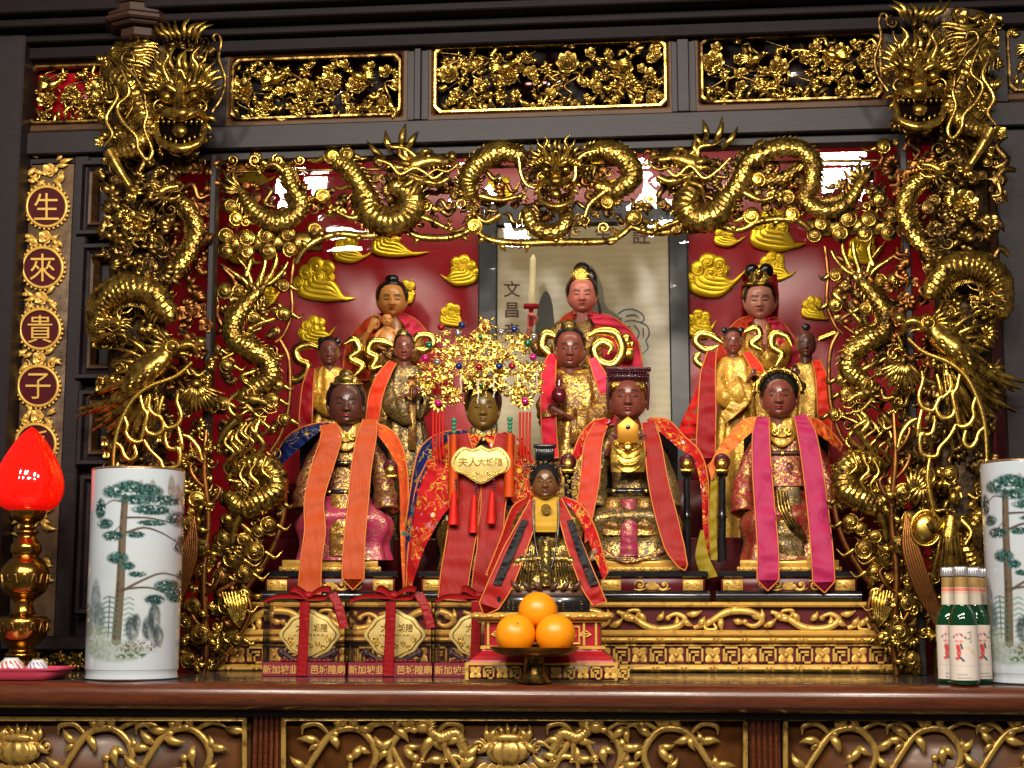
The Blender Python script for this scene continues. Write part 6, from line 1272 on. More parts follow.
# ---- back row
def shawl(f, x, y, wl, wr, yb, mat, mat2, seed):
    for s, w in ((-1, wl), (1, wr)):
        cape(f, 'shawl', [(x + s * 5, y, 14), (x + s * 12, y + 10, 18), (x + s * 20, y + 32, 20), (x + s * 22, yb, 20)], [(x + s * 9, y - 3, 2), (x + s * w * .55, y + 5, 0), (x + s * w * .9, y + 28, 0), (x + s * w, yb, 0)], mat if s < 0 else mat2, TRIM, seed + s, 3, sag=4)
def rear(x, y, w, h, skin, label, hw, rob, seed, **k):
    f = Fig('rear_deity_statue', x, 482, YB, label); f.body(x, y, w, h, 8, skin, h2((190, 50, 50)), k.get('hands', ()), [(x, y + h, w * .5, w * .35, 2), (x, y + h * 2, w * .6, w * .4, 2)], nod=.04)
    hh = f.hair(x, y - 1, w * 1.04, h * 1.02, 7, up=k.get('cap', .1)); yn = y + h * .56; m = MB()
    robe(m, [(x, yn, w * .3, w * .25, 4), (x, yn + 8, hw * .7, hw * .35, 2), (x, yn + 40, hw, hw * .5, 4), (x, yn + 90, hw * 1.15, hw * .6, 8), (x, 482, hw * 1.15, hw * .6, 8)], 40, 72, (9, .06), seed); f.B(m, 'robe', rob); return f, hh
f, h = rear(392, 300, 30, 34, SK['tan'], 'back row statue with orange-tan face holding a child, left of the picture', 26, GR1, 61, hands=[(372, 326, 26, 17, 60, .5, 1)])
m = MB(); [m.ball(V(392, y, 8), (r, r, q), 16, 9) for y, r, q in ((284, 9, 5), (279, 7, 5))]; f.B(m, 'topknot', HAIR, h)
shawl(f, 392, 316, 50, 46, 380, SALM, ROSE, 62)
m = MB(); face(m, 387, 320, 11, 12, 32, SK['tan'], h2((190, 60, 50))); robe(m, [(387, 326, 3, 3, 28), (387, 331, 8, 5, 29), (388, 342, 9, 6, 29)], 10, 20, (3, .03), col=SK['tan']); [m.tube(pts3(p), [2.4, 2.2, 1.6], n=8, m=8, col=SK['tan']) for p in ([(381, 331, 32), (376, 337, 35), (382, 340, 37)], [(394, 331, 32), (399, 337, 35), (392, 341, 37)], [(384, 342, 32), (378, 347, 36), (386, 350, 38)], [(392, 342, 32), (398, 347, 36), (390, 350, 38)])]; f.B(m, 'carved_child', SKIN)
big_sleeves(f, [[(376, 334, 4), (362, 346, 14), (370, 356, 24), (384, 350, 30)], [(408, 334, 4), (414, 346, 14), (406, 356, 24), (396, 352, 30)]], GR1, (8, 11, 11, 9), drop=6)
f, h = rear(582, 295, 30, 35, SK['rose'], 'back row statue raising a pale sword in one hand, in front of the picture', 30, GR1, 71, hands=[(531, 322, 22, 17, 80, 1.3, 1)], cap=.09)
m = MB(); [petal(m, 580, 278, 30 + 24 * k, 10, 6, 16, .1) for k in range(6)]; band(m, 279, 10, 9, 581, 6, 2); m.ball(V(581, 272, 10), (7, 6, 6)); f.B(m, 'gold_tiara', GB, h)
m = MB(); m.ball(V(582, 270, 4), (9, 8, 8)); m.ball(V(590, 284, 0), (8, 8, 16)); f.B(m, 'topknot', HAIR, h)
m = MB(); [strand(m, [(597, 296, 4), (600, 312, 6), (598, 324, 10)], 1.4)]; f.B(m, 'hair_lock', HAIR, h)
shawl(f, 582, 314, 38, 62, 388, SALM, ROSE, 72)
m = MB(); sleeve(m, [(560, 330, 8), (548, 348, 14), (536, 346, 18), (531, 334, 20)], (9, 9, 7, 5)); f.B(m, 'raised_sleeve', GR4)
m = MB(); m.poly([(528.5, -304), (530, -258), (533.5, -254), (536, -258), (535, -304)], -25, -22.5, bev=.6); sw = f.B(m, 'sword_blade', plain('ivory blade', h2((238, 222, 170)), .4))
m = MB(); m.box(523.5, 539, -27, -20, -309, -303.5, .8); m.tube([V(531, 308, 23.5), V(531, 326, 23.5)], 2.2, n=10, m=4); f.B(m, 'red_hilt', CRM, sw)
m = MB(); m.box(617, 634, -24, -10, -360, -348, .8); [m.ball(V(620 + 4 * k, 344, 18), 3) for k in range(4)]; m.ball(V(626, 340, 17), (6, 4, 7)); f.B(m, 'gilt_seal', GB)
f, h = rear(760, 301, 32, 36, SK['pink'], 'back row statue with gold tiara, red veil and pressed hands', 28, GR2, 81, hands=[(757, 338, 28, 15, 80, .15, 1), (764, 338, 28, 15, 100, .15, -1)])
m = MB(); [petal(m, 759, 281, 20 + 28 * k, 12, 7, 16, .1) for k in range(6)]; band(m, 284, 15, 14, 759, 5, 2.2); m.ball(V(759, 274, 16), (4, 3, 5)); f.B(m, 'gold_tiara', GA, h)
m = MB(); [m.ball(V(759 + 7 * s, 271, 6), (7.5, 7, 8), 14, 9) for s in (-1, 1)]; f.B(m, 'topknot', HAIR, h)
m = MB(); m.sheet(pts3([(742, 274, -4), (741, 300, -4), (743, 330, -2)]), pts3([(777, 274, -4), (779, 300, -4), (777, 330, -2)]), 24, 16, 1, 1.2, sag=-10); f.B(m, 'red_veil', CRM, h)
collar(f, 760, 322, 15, 14, 12, GR2); shawl(f, 760, 318, 46, 42, 380, SALM, ROSE, 82)
big_sleeves(f, [[(744, 336, 4), (738, 352, 14), (748, 362, 24), (758, 350, 28)], [(776, 336, 4), (782, 352, 14), (774, 362, 24), (764, 350, 28)]], GR2, (8, 10, 11, 9), drop=8)
# ---- lacquer platforms
platform(262, 398, 571, 601, YA, 'black lacquer platform under the statue with orange sashes', 1, 52); platform(418, 536, 571, 601, YA, 'black lacquer platform under the statue with the great headdress, half hidden by red sashes', 2, 50)
platform(596, 708, 571, 601, YA, 'black lacquer platform under the statue with the flat crown', 3, 52); platform(718, 860, 571, 601, YA, 'black lacquer platform under the pink-sashed statue', 4, 52)
# ---------------------------------------------------------------- things standing on the table
TZ = 1.1013
def base_at(px, Y): return (float(P(px, 680, Y)[0]), Y, TZ)
def lathe_pts(prof, k=1): return [(r * k, z * k) for r, z in prof]
# porcelain cylinder vases with painted pine
def seg(X, Y, pts, w0, w1=None, soft=.8):
    """coverage of a tapering stroke along pts"""
    p = cr(np.array([(x, y, 0) for x, y in pts], float), 24)[:, :2]; best = np.full(X.shape, -9.0); n = len(p)
    for i in range(n - 1):
        a, b = p[i], p[i + 1]; d = b - a; t = np.clip(((X - a[0]) * d[0] + (Y - a[1]) * d[1]) / (d @ d + 1e-9), 0, 1)
        dist = np.hypot(X - a[0] - t * d[0], Y - a[1] - t * d[1]); w = w0 + ((w1 if w1 is not None else w0) - w0) * (i + t) / (n - 1); best = np.maximum(best, (w / 2 - dist) / soft)
    return np.clip(best + .5, 0, 1)
def vnoise(X, Y, s, seed):
    rs = np.random.RandomState(seed); g = rs.rand(64, 64); x, y = X / s, Y / s; i, j = np.floor(x).astype(int), np.floor(y).astype(int); u, v = x - i, y - j; u, v = u * u * (3 - 2 * u), v * v * (3 - 2 * v)
    q = lambda a, b: g[a % 64, b % 64]
    return (q(i, j) * (1 - u) + q(i + 1, j) * u) * (1 - v) + (q(i, j + 1) * (1 - u) + q(i + 1, j + 1) * u) * v
def pine_painting(X, Y):
    c = np.ones(X.shape + (3,)) * np.array(h2((186, 194, 202)))
    nz = vnoise(X, Y, 2.2, 1); n2 = vnoise(X, Y, 7, 2); n3 = vnoise(X, Y, 1.3, 3)
    def put(k, col): k = np.clip(k, 0, 1)[..., None]; c[:] = c * (1 - k) + np.array(col) * k
    def ell(x, y, a, b, f=.5): return np.clip((1 - np.hypot((X - x) / a, (Y - y) / b)) * 3, 0, 1)
    put(ell(150, 600, 50, 60) * n2 * .35, h2((190, 186, 172))); put(ell(112, 590, 26, 40) * n2 * .4, h2((170, 176, 182)))
    for x, y, a, b in ((139, 490, 4, 9), (145, 492, 4, 8), (150, 490, 4, 10), (157, 495, 4, 7), (168, 489, 4, 15), (174, 494, 4, 11), (180, 498, 4, 12), (187, 500, 4, 10)): put(ell(x, y + 3, a, b) * (.4 + .6 * nz), h2((132, 118, 108)))
    for x, y, a, b in ((97, 605, 6, 24), (101, 622, 7, 18), (90, 625, 6, 20)): put(ell(x, y, a, b) * (.5 + .5 * nz), h2((92, 106, 108)))
    for pts, w0, w1 in (([(124, 503), (122, 545), (121, 590), (118, 644)], 6.5, 9.5),): put(seg(X, Y, pts, w0, w1), h2((104, 90, 74))); put(seg(X, Y, [(x - 2, y) for x, y in pts], 1.6, 2.4) * nz, h2((48, 42, 38)))
    for pts, w0, w1 in (([(126, 523), (145, 523), (158, 525), (170, 527)], 2.4, 1.4), ([(126, 538), (142, 533), (158, 537), (176, 547)], 2.8, 1.2), ([(124, 508), (112, 506), (104, 511)], 1.8, 1), ([(123, 505), (140, 500), (165, 505)], 1.8, 1), ([(122, 596), (142, 585), (160, 578), (178, 581)], 2.8, 1.4), ([(122, 594), (146, 592), (164, 597), (182, 607)], 2.4, 1.2), ([(121, 530), (110, 541), (106, 546)], 1.2, .8), ([(119, 556), (112, 562)], 1, .7)): put(seg(X, Y, pts, w0, w1), h2((88, 74, 62)))
    for x, y, a, b in ((115, 497, 15, 8), (128, 492, 16, 7), (145, 496, 17, 8), (163, 505, 17, 6), (150, 515, 22, 6), (136, 505, 20, 6), (176, 523, 14, 9), (100, 514, 6, 12), (105, 529, 9, 6), (113, 541, 12, 6), (118, 563, 12, 7), (128, 571, 8, 5), (180, 549, 11, 11), (135, 540, 10, 4), (150, 528, 16, 3.5), (182, 580, 9, 7), (167, 591, 16, 8), (154, 604, 11, 6), (176, 600, 14, 8), (137, 579, 10, 3.5), (189, 528, 8, 6)):
        k = ell(x, y, a, b); put(k * sm(.12, .42, nz), h2((66, 104, 100))); put(k * sm(.32, .62, n3) * .95, h2((24, 54, 52)))
    for y0 in range(603, 640, 5): put(seg(X, Y, [(106 - (y0 - 596) * .14, y0), (110, y0 - 2), (117 + (y0 - 596) * .1, y0)], 1.8) * .8, h2((74, 112, 96))); put(seg(X, Y, [(125, y0 + 1), (130, y0 - 1), (134, y0 + 1)], 1.5) * .7, h2((84, 122, 106)))
    put(seg(X, Y, [(111, 602), (110, 640)], 1.2), h2((80, 90, 80)))
    for x, y, a, b in ((133, 632, 8, 15), (137, 626, 5, 10), (149, 632, 8, 14), (154, 622, 7, 18), (158, 640, 6, 12)): put(ell(x, y, a, b) * (.7 + .3 * nz), h2((52, 64, 66))); put(ell(x + 2, y + 3, a * .4, b * .7) * nz, h2((160, 164, 160)))
    put(sm(0, 1, ell(118, 654, 34, 13)) * (.35 + .5 * nz), h2((128, 142, 122))); put(ell(100, 642, 16, 16) * nz, h2((140, 150, 126))); put(ell(140, 650, 24, 8) * sm(.4, .8, n3), h2((110, 92, 78))); put(ell(132, 657, 20, 6) * sm(.45, .8, nz), h2((70, 100, 66)))
    for k in range(9): put(seg(X, Y, [(78, 590 + 6 * k), (80, 592 + 6 * k)], 1.6) * (k % 3 != 2), h2((60, 64, 62)))
    return c
S2 = S(.12)
vz = thing('porcelain_vase', base_at(131.5, .12), 'white cylinder vase painted with a pine, beside the red lamp', 'vase', 'matching porcelain pine vases')
VH = float(P(139, 470, .12)[2]) - TZ; R0 = 46.3 * S2
m = MB(); prof = [(0, .0), (R0 - .004, 0), (R0, .003), (R0 - .0015, .010), (R0 - .002, .014), (R0 - .0005, .020)] + [(R0 + .0015 * z, .02 + (VH - .028) * z) for z in np.linspace(0, 1, 220)] + [(R0 + .0018, VH - .003), (R0, VH), (R0 - .004, VH), (R0 - .006, VH - .006), (R0 - .007, VH - .1), (R0 - .008, .02), (0, .015)]
prof = np.array(prof); th = np.linspace(0, 2 * PI, 420, endpoint=False); fr = th - 1.5 * PI; fr = (fr + PI) % (2 * PI) - PI
X = 131.5 + 3.5 * (prof[:, 1:2] / VH) + 46.3 * np.sin(np.clip(fr, -1.5, 1.5))[None]; X = X + (np.abs(fr) > 1.5) * 500 * np.sign(fr); Yp = 683 - prof[:, 1:2] / S2 + 0 * fr[None]
cc = pine_painting(X, Yp); outer = np.zeros(len(prof), bool); outer[3:-6] = True; cc[~outer] = h2((186, 194, 202))
g_ = np.stack([prof[:, :1] * np.cos(th), prof[:, :1] * np.sin(th), prof[:, 1:2] * np.ones(420)], -1); m.grid(g_, cv=True, col=cc, flip=True); m.v[-1][:] += np.array(vz['_w'])
t = NT('painted porcelain'); t.set(Roughness=.12, Coat_Weight=.6, Coat_Roughness=.04, Specular_IOR_Level=.5); t.base(t.mix(1.0, t.paint(), t.ramp(t.noise(7, 4), [(.2, (.93, .95, .96)), (.8, (1, 1, 1))]), 'MULTIPLY')); m.build('vase_body', t.m, vz, auto=50)
m = MB(); m.lathe([(R0 + .0022, VH - .004), (R0 + .0024, VH - .001), (R0 + .0002, VH + .0006), (R0 - .0036, VH + .0006)], vz['_w'], 96); m.build('gilt_rim', plain('rim line', h2((140, 110, 80)), .25, .6), vz)
dup(vz, base_at(1041, .12), 'white cylinder vase painted with a tall pine, at the right edge beside the green bottles', rz=math.radians(-31))
vz.matrix_basis = vz.matrix_basis @ Matrix.Rotation(math.radians(17), 4, 'Z')
# red lotus lamp
lp = thing('lotus_lamp', base_at(20, .22), 'red glass lotus-bud lamp on a turned brass stand at the far left', 'lamp'); sL = S(.22); lz = lambda y: float(P(25, y, .22)[2]) - TZ
bx = lp['_w'][0] 
prof = [(0, 683), (26, 683), (27, 679), (22, 674), (14, 668), (11, 660), (15, 657), (16, 654), (12, 650), (16, 645), (22, 640), (26, 630), (27, 622), (24, 617), (13, 614), (10, 606), (11, 600), (16, 596), (22, 590), (24.5, 578), (23, 568), (17, 560), (13, 556), (15, 552), (15.5, 546), (12, 541), (9, 536), (12, 532), (8, 528), (7.5, 524), (12, 521), (16, 518), (18, 512), (16, 510), (0, 510)]
m = MB(); pz = [(r * sL, lz(y)) for r, y in prof]; pz = np.array(pz); pz[0, 1] = pz[1, 1] = 0; c3 = cr(np.stack([pz[:, 0], pz[:, 0] * 0, pz[:, 1]], -1), 120); m.lathe(np.stack([np.maximum(c3[:, 0], 0), c3[:, 2]], -1), lp['_w'], 48); m.build('brass_stand', BRASS, lp)
for yb_, rb in ((578, 24.6), (626, 27)):
    m = MB(); [m.tube([np.array([bx + (rb) * sL * math.cos(a + o_), lp['_w'][1] + rb * sL * math.sin(a + o_), TZ + lz(yb_ + dy)]) for o_, dy in ((-.12, 5), (0, -4), (.12, 5))], .9 * sL, n=6, m=10) for a in np.linspace(0, 2 * PI, 16, endpoint=False)]; m.build('engraved_band', GD, lp)
prof = [(0, 512), (12, 512), (24, 509), (31, 503), (35, 493), (35.5, 483), (33, 472), (28, 461), (21, 449), (13, 438), (6, 431), (2, 428), (0, 427)]
m = MB(); c3 = cr(np.array([(r * sL, 0, lz(y)) for r, y in prof]), 60); th = np.linspace(0, 2 * PI, 64, endpoint=False); rr = np.maximum(c3[:, 0], 0)[:, None] * (1 + .012 * np.cos(8 * th)[None]); off_ = float(P(29, 480, .22)[0]) - float(P(24.5, 520, .22)[0])
m.grid(np.stack([bx + rr * np.cos(th), lp['_w'][1] + rr * np.sin(th), TZ + c3[:, 2:3] * np.ones(64)], -1), cv=True, flip=True)
t = NT('glowing red glass'); t.set(Base_Color=h2((225, 16, 6)), Roughness=.08, Coat_Weight=.6, Coat_Roughness=.03, Emission_Color=h2((255, 14, 4)), Emission_Strength=.45); t.bump(t.noise(90, 2), .08, .001); m.build('glass_bud', t.m, lp)
# pink tray with two cups
tr_ = thing('pink_tray', base_at(6, .09), 'pink lacquered offering tray cut off by the left edge, holding two cups', 'tray'); q = tr_['_w']; s_ = S(.09); zz = lambda y: float(P(30, y, .09)[2])
m = MB(); W_ = 66 * s_; D_ = .06
lv = [(.80, TZ), (.84, TZ + .002), (.93, zz(673)), (.94, zz(671)), (1.0, zz(669)), (1.0, zz(667)), (.96, zz(667.5)), (.9, zz(670)), (.0, zz(670))]
th = np.linspace(0, 2 * PI, 64, endpoint=False); sg = lambda v, e=.35: np.sign(v) * np.abs(v) ** e
m.grid(np.array([[(q[0] + W_ * k * sg(math.cos(a)), q[1] + D_ * k * sg(math.sin(a)), z) for a in th] for k, z in [(0.0, TZ)] + lv]), cv=True); m.build('tray_body', plain('pink lacquer', h2((190, 62, 88)), .3, coat=.3), tr_, auto=40)
def cup(x, r, hgt, y, lab, c1, c2, inv):
    tz = zz(670) + .0005; o = thing('offering_cup', (float(P(x, 668, y)[0]), y, tz), lab, 'cup', 'small porcelain cups on the pink tray'); s_ = S(y); r *= s_; hgt *= s_; w_ = o['_w']
    pr = [(0, 0), (r * .5, 0), (r * .52, hgt * .1), (r * .8, hgt * .4), (r, hgt), (r * .93, hgt), (r * .7, hgt * .4), (0, hgt * .2)]
    if inv: pr = [(a, hgt - b) for a, b in pr][::-1]
    c3 = cr(np.array([(a, 0, b) for a, b in pr]), 50); th = np.linspace(0, 2 * PI, 90, endpoint=False); k = (np.sin(th[None] * 14 + c3[:, 2:3] / hgt * 9) > .35) * (np.abs(c3[:, 2:3] / hgt - .45) < .32)
    col = np.where(k[..., None], np.array(c2), np.array(c1)); m = MB(); m.grid(np.stack([np.maximum(c3[:, :1], 0) * np.cos(th), np.maximum(c3[:, :1], 0) * np.sin(th), c3[:, 2:3] * np.ones(90)], -1) + np.array(w_), cv=True, col=col, flip=not inv)
    m.build('cup_body', MATS['painted porcelain'], o)
cup(11, 14, 12.5, .07, 'white cup with red patterned band, left on the pink tray', h2((225, 225, 222)), h2((190, 50, 50)), True)
cup(37.5, 11.5, 10.5, .08, 'smaller overturned cup with fine blue and red pattern, right on the pink tray', h2((222, 218, 222)), h2((110, 110, 150)), True)
# medals in clear boxes
YM_ = .245; s_ = S(YM_)
CLEAR = NT('clear acrylic'); t = CLEAR; t.t.nodes.remove(t.b); tr2 = t.n('ShaderNodeBsdfTransparent'); tr2.inputs[0].default_value = (.93, .91, .9, 1); gl = t.n('ShaderNodeBsdfGlossy'); gl.inputs['Roughness'].default_value = .05; fr_ = t.n('ShaderNodeFresnel'); fr_.inputs[0].default_value = 1.45; mx = t.n('ShaderNodeMixShader'); t.l(fr_.outputs[0], mx.inputs[0]); t.l(tr2.outputs[0], mx.inputs[1]); t.l(gl.outputs[0], mx.inputs[2]); t.l(mx.outputs[0], t.out.inputs[0]); CLEAR = t.m
RIB = satin('red ribbon', h2((140, 12, 20)), .45); MAR = plain('wine red card', h2((116, 10, 34)), .5); CARV = plain('dark carved stand', h2((70, 50, 56)), .4, vary=.3)
bx_ = thing('medal_box', base_at(307, YM_ + .035), 'clear box with gilt medal and trailing red bow, leftmost of the three on the table', 'medal box', 'clear boxes with gilt medals'); cx = 307.0
def off2(v):      # straight box: world upright, pixel units
    b = np.array(bx_['_w']); return np.stack([b[0] + (v[:, 0] - cx) * s_, YM_ + v[:, 1] * s_, TZ + (v[:, 2] + 677) * s_], -1)
def mk2(): m = MB(); m.off = off2; return m
m = mk2(); m.box(cx - 42.3, cx + 42.3, 0, 38, -677, -663, .5); b0 = m.build('red_base', MAR, bx_, auto=40)
m = mk2(); text_mb(m, '新加坡韭', cx - 23.5, 670, 9.2, 0, .3, .012, sx=.98); text_mb(m, '芭城隍廟', cx + 25, 670, 9.2, 0, .3, .012, sx=.98); m.build('gold_lettering', plain('gold print', h2((214, 170, 90)), .4, .5), b0, smooth=False)
m = mk2(); 
for r in ((cx - 42, cx - 41.2, 0, 38), (cx + 41.2, cx + 42, 0, 38), (cx - 41.2, cx + 41.2, 0, .8), (cx - 41.2, cx + 41.2, 37.2, 38)): m.box(*r, -663, -602.6)
m.box(cx - 42, cx + 42, 0, 38, -602.6, -601.8); m.build('clear_cover', CLEAR, bx_, smooth=False)
def med_outline(k, n=72): return [(cx + 2 + k * (29.0 + 1.0 * math.cos(8 * a) + 1.8 * math.cos(4 * a)) * math.cos(a), -636 + k * (23.5 + 1.0 * math.cos(8 * a) + 1.2 * math.cos(4 * a)) * math.sin(a)) for a in np.linspace(0, 2 * PI, n, endpoint=False)]
m = mk2(); m.poly(med_outline(1), 16, 20, bev=1); md = m.build('medal', gold('medal gold', h2((255, 236, 150)), h2((226, 194, 104)), .4, .3, 14, .1, .12), bx_, auto=60)
m = mk2(); o_ = med_outline(.86); m.tube([np.array((x, 15.6, z)) for x, z in o_ + [o_[0]]], .7, n=5, m=100, cr_=False); text_mb(m, '大', cx - 8, 629, 9, -16, .5, .012); text_mb(m, '城隍', cx + 13, 629, 8.5, -16, .5, .01, sx=.9); [m.tube([V(cx - 14 + 4 * k, 636, -15.4), V(cx - 11.5 + 4 * k, 636, -15.4)], .6, n=5, m=2) for k in range(8)]
random.seed(6); [volute(m, cx - 16 + 6.5 * k, 645 + 2.5 * (k % 2), 3.6, -15.6, 1.2, 70 * k, (-1) ** k, ball=False, w=.7) for k in range(6)]; [volute(m, cx + 2 + s * 20, 640, 4, -15.6, 1.2, 90, s, ball=False, w=.7) for s in (-1, 1)]; m.build('medal_relief', GB, md)
m = mk2(); [m.tube(pts3([(cx + s * 30, 652, -18), (cx + s * 22, 656, -14), (cx + s * 12, 661, -14), (cx, 660, -16)]), 2.4, n=8, m=16) for s in (-1, 1)]; [m.ball(V(cx + s * 27, 654, -17), (4, 4, 5)) for s in (-1, 1)]; m.box(cx - 27, cx + 27, 12, 24, -663, -660, .6); m.build('carved_stand', CARV, bx_)
m = mk2(); [m.ball(V(cx - 24 + 4.8 * k, 661.5, -9), (2, 1.6, 1.2), 7, 5) for k in range(11)]; m.build('coral_beads', plain('coral', h2((200, 40, 40)), .4), bx_)
m = mk2(); m.sheet(pts3([(cx - 4.5, 603, 1.5), (cx - 5, 640, 1.4), (cx - 7, 676, 1.8)]), pts3([(cx + 6, 603, 1.5), (cx + 5, 640, 1.4), (cx + 4, 676, 1.8)]), 40, 8, .5, .25); rb = m.build('ribbon', RIB, bx_)
m = mk2(); m.sheet(pts3([(cx - 5, 601, 2), (cx - 5, 601, -38)]), pts3([(cx + 6, 601, 2), (cx + 6, 601, -38)]), 10, 6, .5, .1); m.ball(V(cx + 2, 597, -8), (6, 5, 4.5), 12, 8); m.build('ribbon_knot', RIB, rb)
def loop(pts, w):
    m = mk2(); c = cr(np.array(pts3(pts), float), 40); T, A, B = frames(c, (0, 1, 0)); e = np.array([0, 1, 0.]) * w * .5 + np.array([.0, 0, .28]) * w
    m.grid(np.array([c - e, c + e, c + e + A * .5, c - e + A * .5]).transpose(1, 0, 2), cv=True); m.build('bow_loop', RIB, rb)
if 1:
    loop([(cx + 2, 598, -8), (cx - 10, 590, -6), (cx - 16, 592, -6), (cx - 8, 599, -8), (cx + 2, 598, -8)], 11); loop([(cx + 2, 598, -8), (cx + 14, 591, -6), (cx + 24, 591, -6), (cx + 20, 598, -8), (cx + 2, 598, -8)], 10)
    loop([(cx, 598, -6), (cx - 16, 597, 0), (cx - 30, 598, 4), (cx - 40, 602, 6)], 8)
m = mk2(); m.sheet(pts3([(cx + 24, 596, 3), (cx + 32, 610, 7), (cx + 38, 630, 9)]), pts3([(cx + 33, 593, 2), (cx + 41, 608, 6), (cx + 47, 628, 8)]), 30, 8, .5, .3, seed=3); m.build('ribbon_tail', RIB, rb)
for x, lab in ((392.5, 'clear box with gilt medal between the leftmost box and the little pedestal, second of three'), (478, 'clear box with gilt medal half hidden behind the little pedestal, rightmost of the three')): dup(bx_, base_at(x, YM_ + .035), lab)
# little pedestal
YP_ = .10; s_ = S(YP_); pd = thing('small_pedestal', base_at(545, .2), 'small red and gold stepped pedestal with key pattern, under the smallest statue', 'pedestal'); cxp = 545.0
def off3(v): b = np.array(pd['_w']); return np.stack([b[0] + (v[:, 0] - cxp) * s_, YP_ + v[:, 1] * s_, TZ + (v[:, 2] + 681) * s_], -1)
def mk3(): m = MB(); m.off = off3; return m
RD2 = plain('red pedestal lacquer', h2((158, 14, 30)), .35)
m = mk3(); m.box(469, 621, 0, 70, -681, -663, 1); m.build('foot', GM, pd, auto=40)
m = mk3(); m.box(473, 617, -.8, 10, -679.5, -665.5, .2); m.build('key_ground', MAROON, pd)
m = mk3(); x = 474.0
while x < 608: 
    [petal(m, x + 6, 672.5, 45 + 90 * k, 7, 5.5, 1.0, .2) for k in range(4)]; m.ball(V(x + 6, 672.5, 2.4), 1.5, 7, 5); key(m, x + 14.5, 667.5, 9.5, 10.5, 1.7, .8, 1.4); x += 26.6
m.build('key_pattern', GM, pd, smooth=False)
m = mk3(); m.grid(np.array([[(a, b, -y) for a, b in ((545 - w, d), (545 + w, d), (545 + w, 70 - d), (545 - w, 70 - d))] for w, d, y in ((0, 40, 663.2), (72, 3, 663.1), (71, 4, 661), (66, 7, 657), (60, 13, 652), (59, 14, 649.8), (0, 40, 649.7))]), cv=True, flip=True); m.build('sloped_course', RD2, pd, smooth=False)
m = mk3(); m.box(487, 603, 16, 56, -650, -620, .6); m.build('waist', RD2, pd, auto=40)
m = mk3(); m.box(483, 607, 13, 59, -651, -647, .8); m.box(480, 610, 12, 60, -624, -621.5, .5); [m.tube([V(488 + 14 * k, 649, -12.6), V(496 + 14 * k, 649, -12.6)], 1.5, n=6, m=3) for k in range(9)]
for x in (491, 503, 587, 599): m.box(x - 1.2, x + 1.2, 12.5, 17, -647, -624, .3)
m.build('gilt_courses', GM, pd, auto=40)
m = mk3(); [prism_frame(m, a, b, 627, 645, 1.6, -15.6, -13.2) for a, b in ((508, 545), (546, 583))]; [volute(m, x, 636, 3.6, -14.6, 1.2, 0, s) for x, s in ((516, 1), (524, -1), (532, 1), (540, -1), (552, 1), (560, -1), (568, 1), (576, -1))]; [m.tube(pts3([(x - 6, 636, -14.5), (x, 632 + 3 * k, -14), (x + 6, 636, -14.5)]), .6, n=5, m=8) for x in (588, 500) for k in range(3)]; m.build('waist_relief', GM, pd)
m = mk3(); m.box(474, 616, 5, 67, -621, -614, 2.4); m.build('top_moulding', GM, pd, auto=40); m = mk3(); [m.ball(V(480 + 13 * k, 617.5, -5), (3.6, 1.3, 1.8), 8, 5) for k in range(11)]; m.build('moulding_beads', GM, pd)
# footed dish and oranges
YD = .045; s_ = S(YD); fd = thing('footed_dish', base_at(534.5, YD), 'small bronze footed dish holding three oranges in front of the pedestal', 'dish'); zd = lambda y: (683.5 - y) * s_
m = MB(); m.lathe([(r * s_, max(0, zd(y))) for r, y in ((0, 684), (17, 684), (17.5, 682.5), (15, 681), (12, 676), (10, 671), (9.5, 664), (10, 659), (12, 657))], fd['_w'], 48); m.build('foot', GD, fd, auto=60)
m = MB(); m.lathe([(r * s_, zd(y)) for r, y in ((0, 658), (14, 658), (26, 657.4), (36, 655.5), (41, 653), (43.5, 650), (44, 648.6), (43, 648.2), (40, 650.5), (30, 654.6), (0, 655.6))], fd['_w'], 72); m.build('dish', gold('bronze dish', h2((150, 108, 50)), h2((90, 62, 30)), .3, .5, 12, .02), fd, auto=60)
t = NT('orange peel'); t.set(Roughness=.34, Specular_IOR_Level=.5, Subsurface_Weight=.08, Subsurface_Radius=(.01, .004, .001)); t.base(t.mix(t.noise(30, 3), h2((240, 134, 8)), h2((252, 158, 18)))); t.bump(t.vor(330, 'SMOOTH_F1'), .22, .0006); OP = t.m
ro = 19.9 * s_; zt = TZ + zd(656.2) + ro
def orange(x, y, z, lab, rot):
    o = thing('orange', (x, y, z - ro), lab, 'orange', 'oranges on the footed dish'); m = MB(); ph = np.linspace(0, PI, 40)[:, None]; th = np.linspace(0, 2 * PI, 60, endpoint=False)[None]; R = ro * (1 - .05 * np.exp(-(ph / .16) ** 2) - .03 * np.exp(-((ph - PI) / .2) ** 2))
    v = np.stack([R * np.sin(ph) * np.cos(th), R * np.sin(ph) * np.sin(th), R * .97 * np.cos(ph) * np.ones_like(th)], -1) @ np.array(Euler(rot).to_matrix()).T; m.grid(v + np.array([x, y, z]), cv=True, flip=True); m.build('peel', OP, o)
    m = MB(); n_ = np.array(Euler(rot).to_matrix()) @ np.array([0, 0, 1.]); c_ = np.array([x, y, z]) + n_ * ro * .915; m.ball(c_, ro * .06, 8, 5); m.build('stem_end', plain('stem green', h2((110, 110, 40)), .6), o)
x0 = fd['_w'][0] + .002; orange(x0 - ro * 1.0, YD, zt, 'orange at the lower left on the dish', (.9, .3, 0)); orange(x0 + ro * 1.0, YD, zt, 'orange at the lower right on the dish', (2.6, -.5, 0)); orange(x0 + .001, YD + ro * 1.3, zt + ro * 1.12, 'orange resting on top of the other two', (-.5, .2, 0))
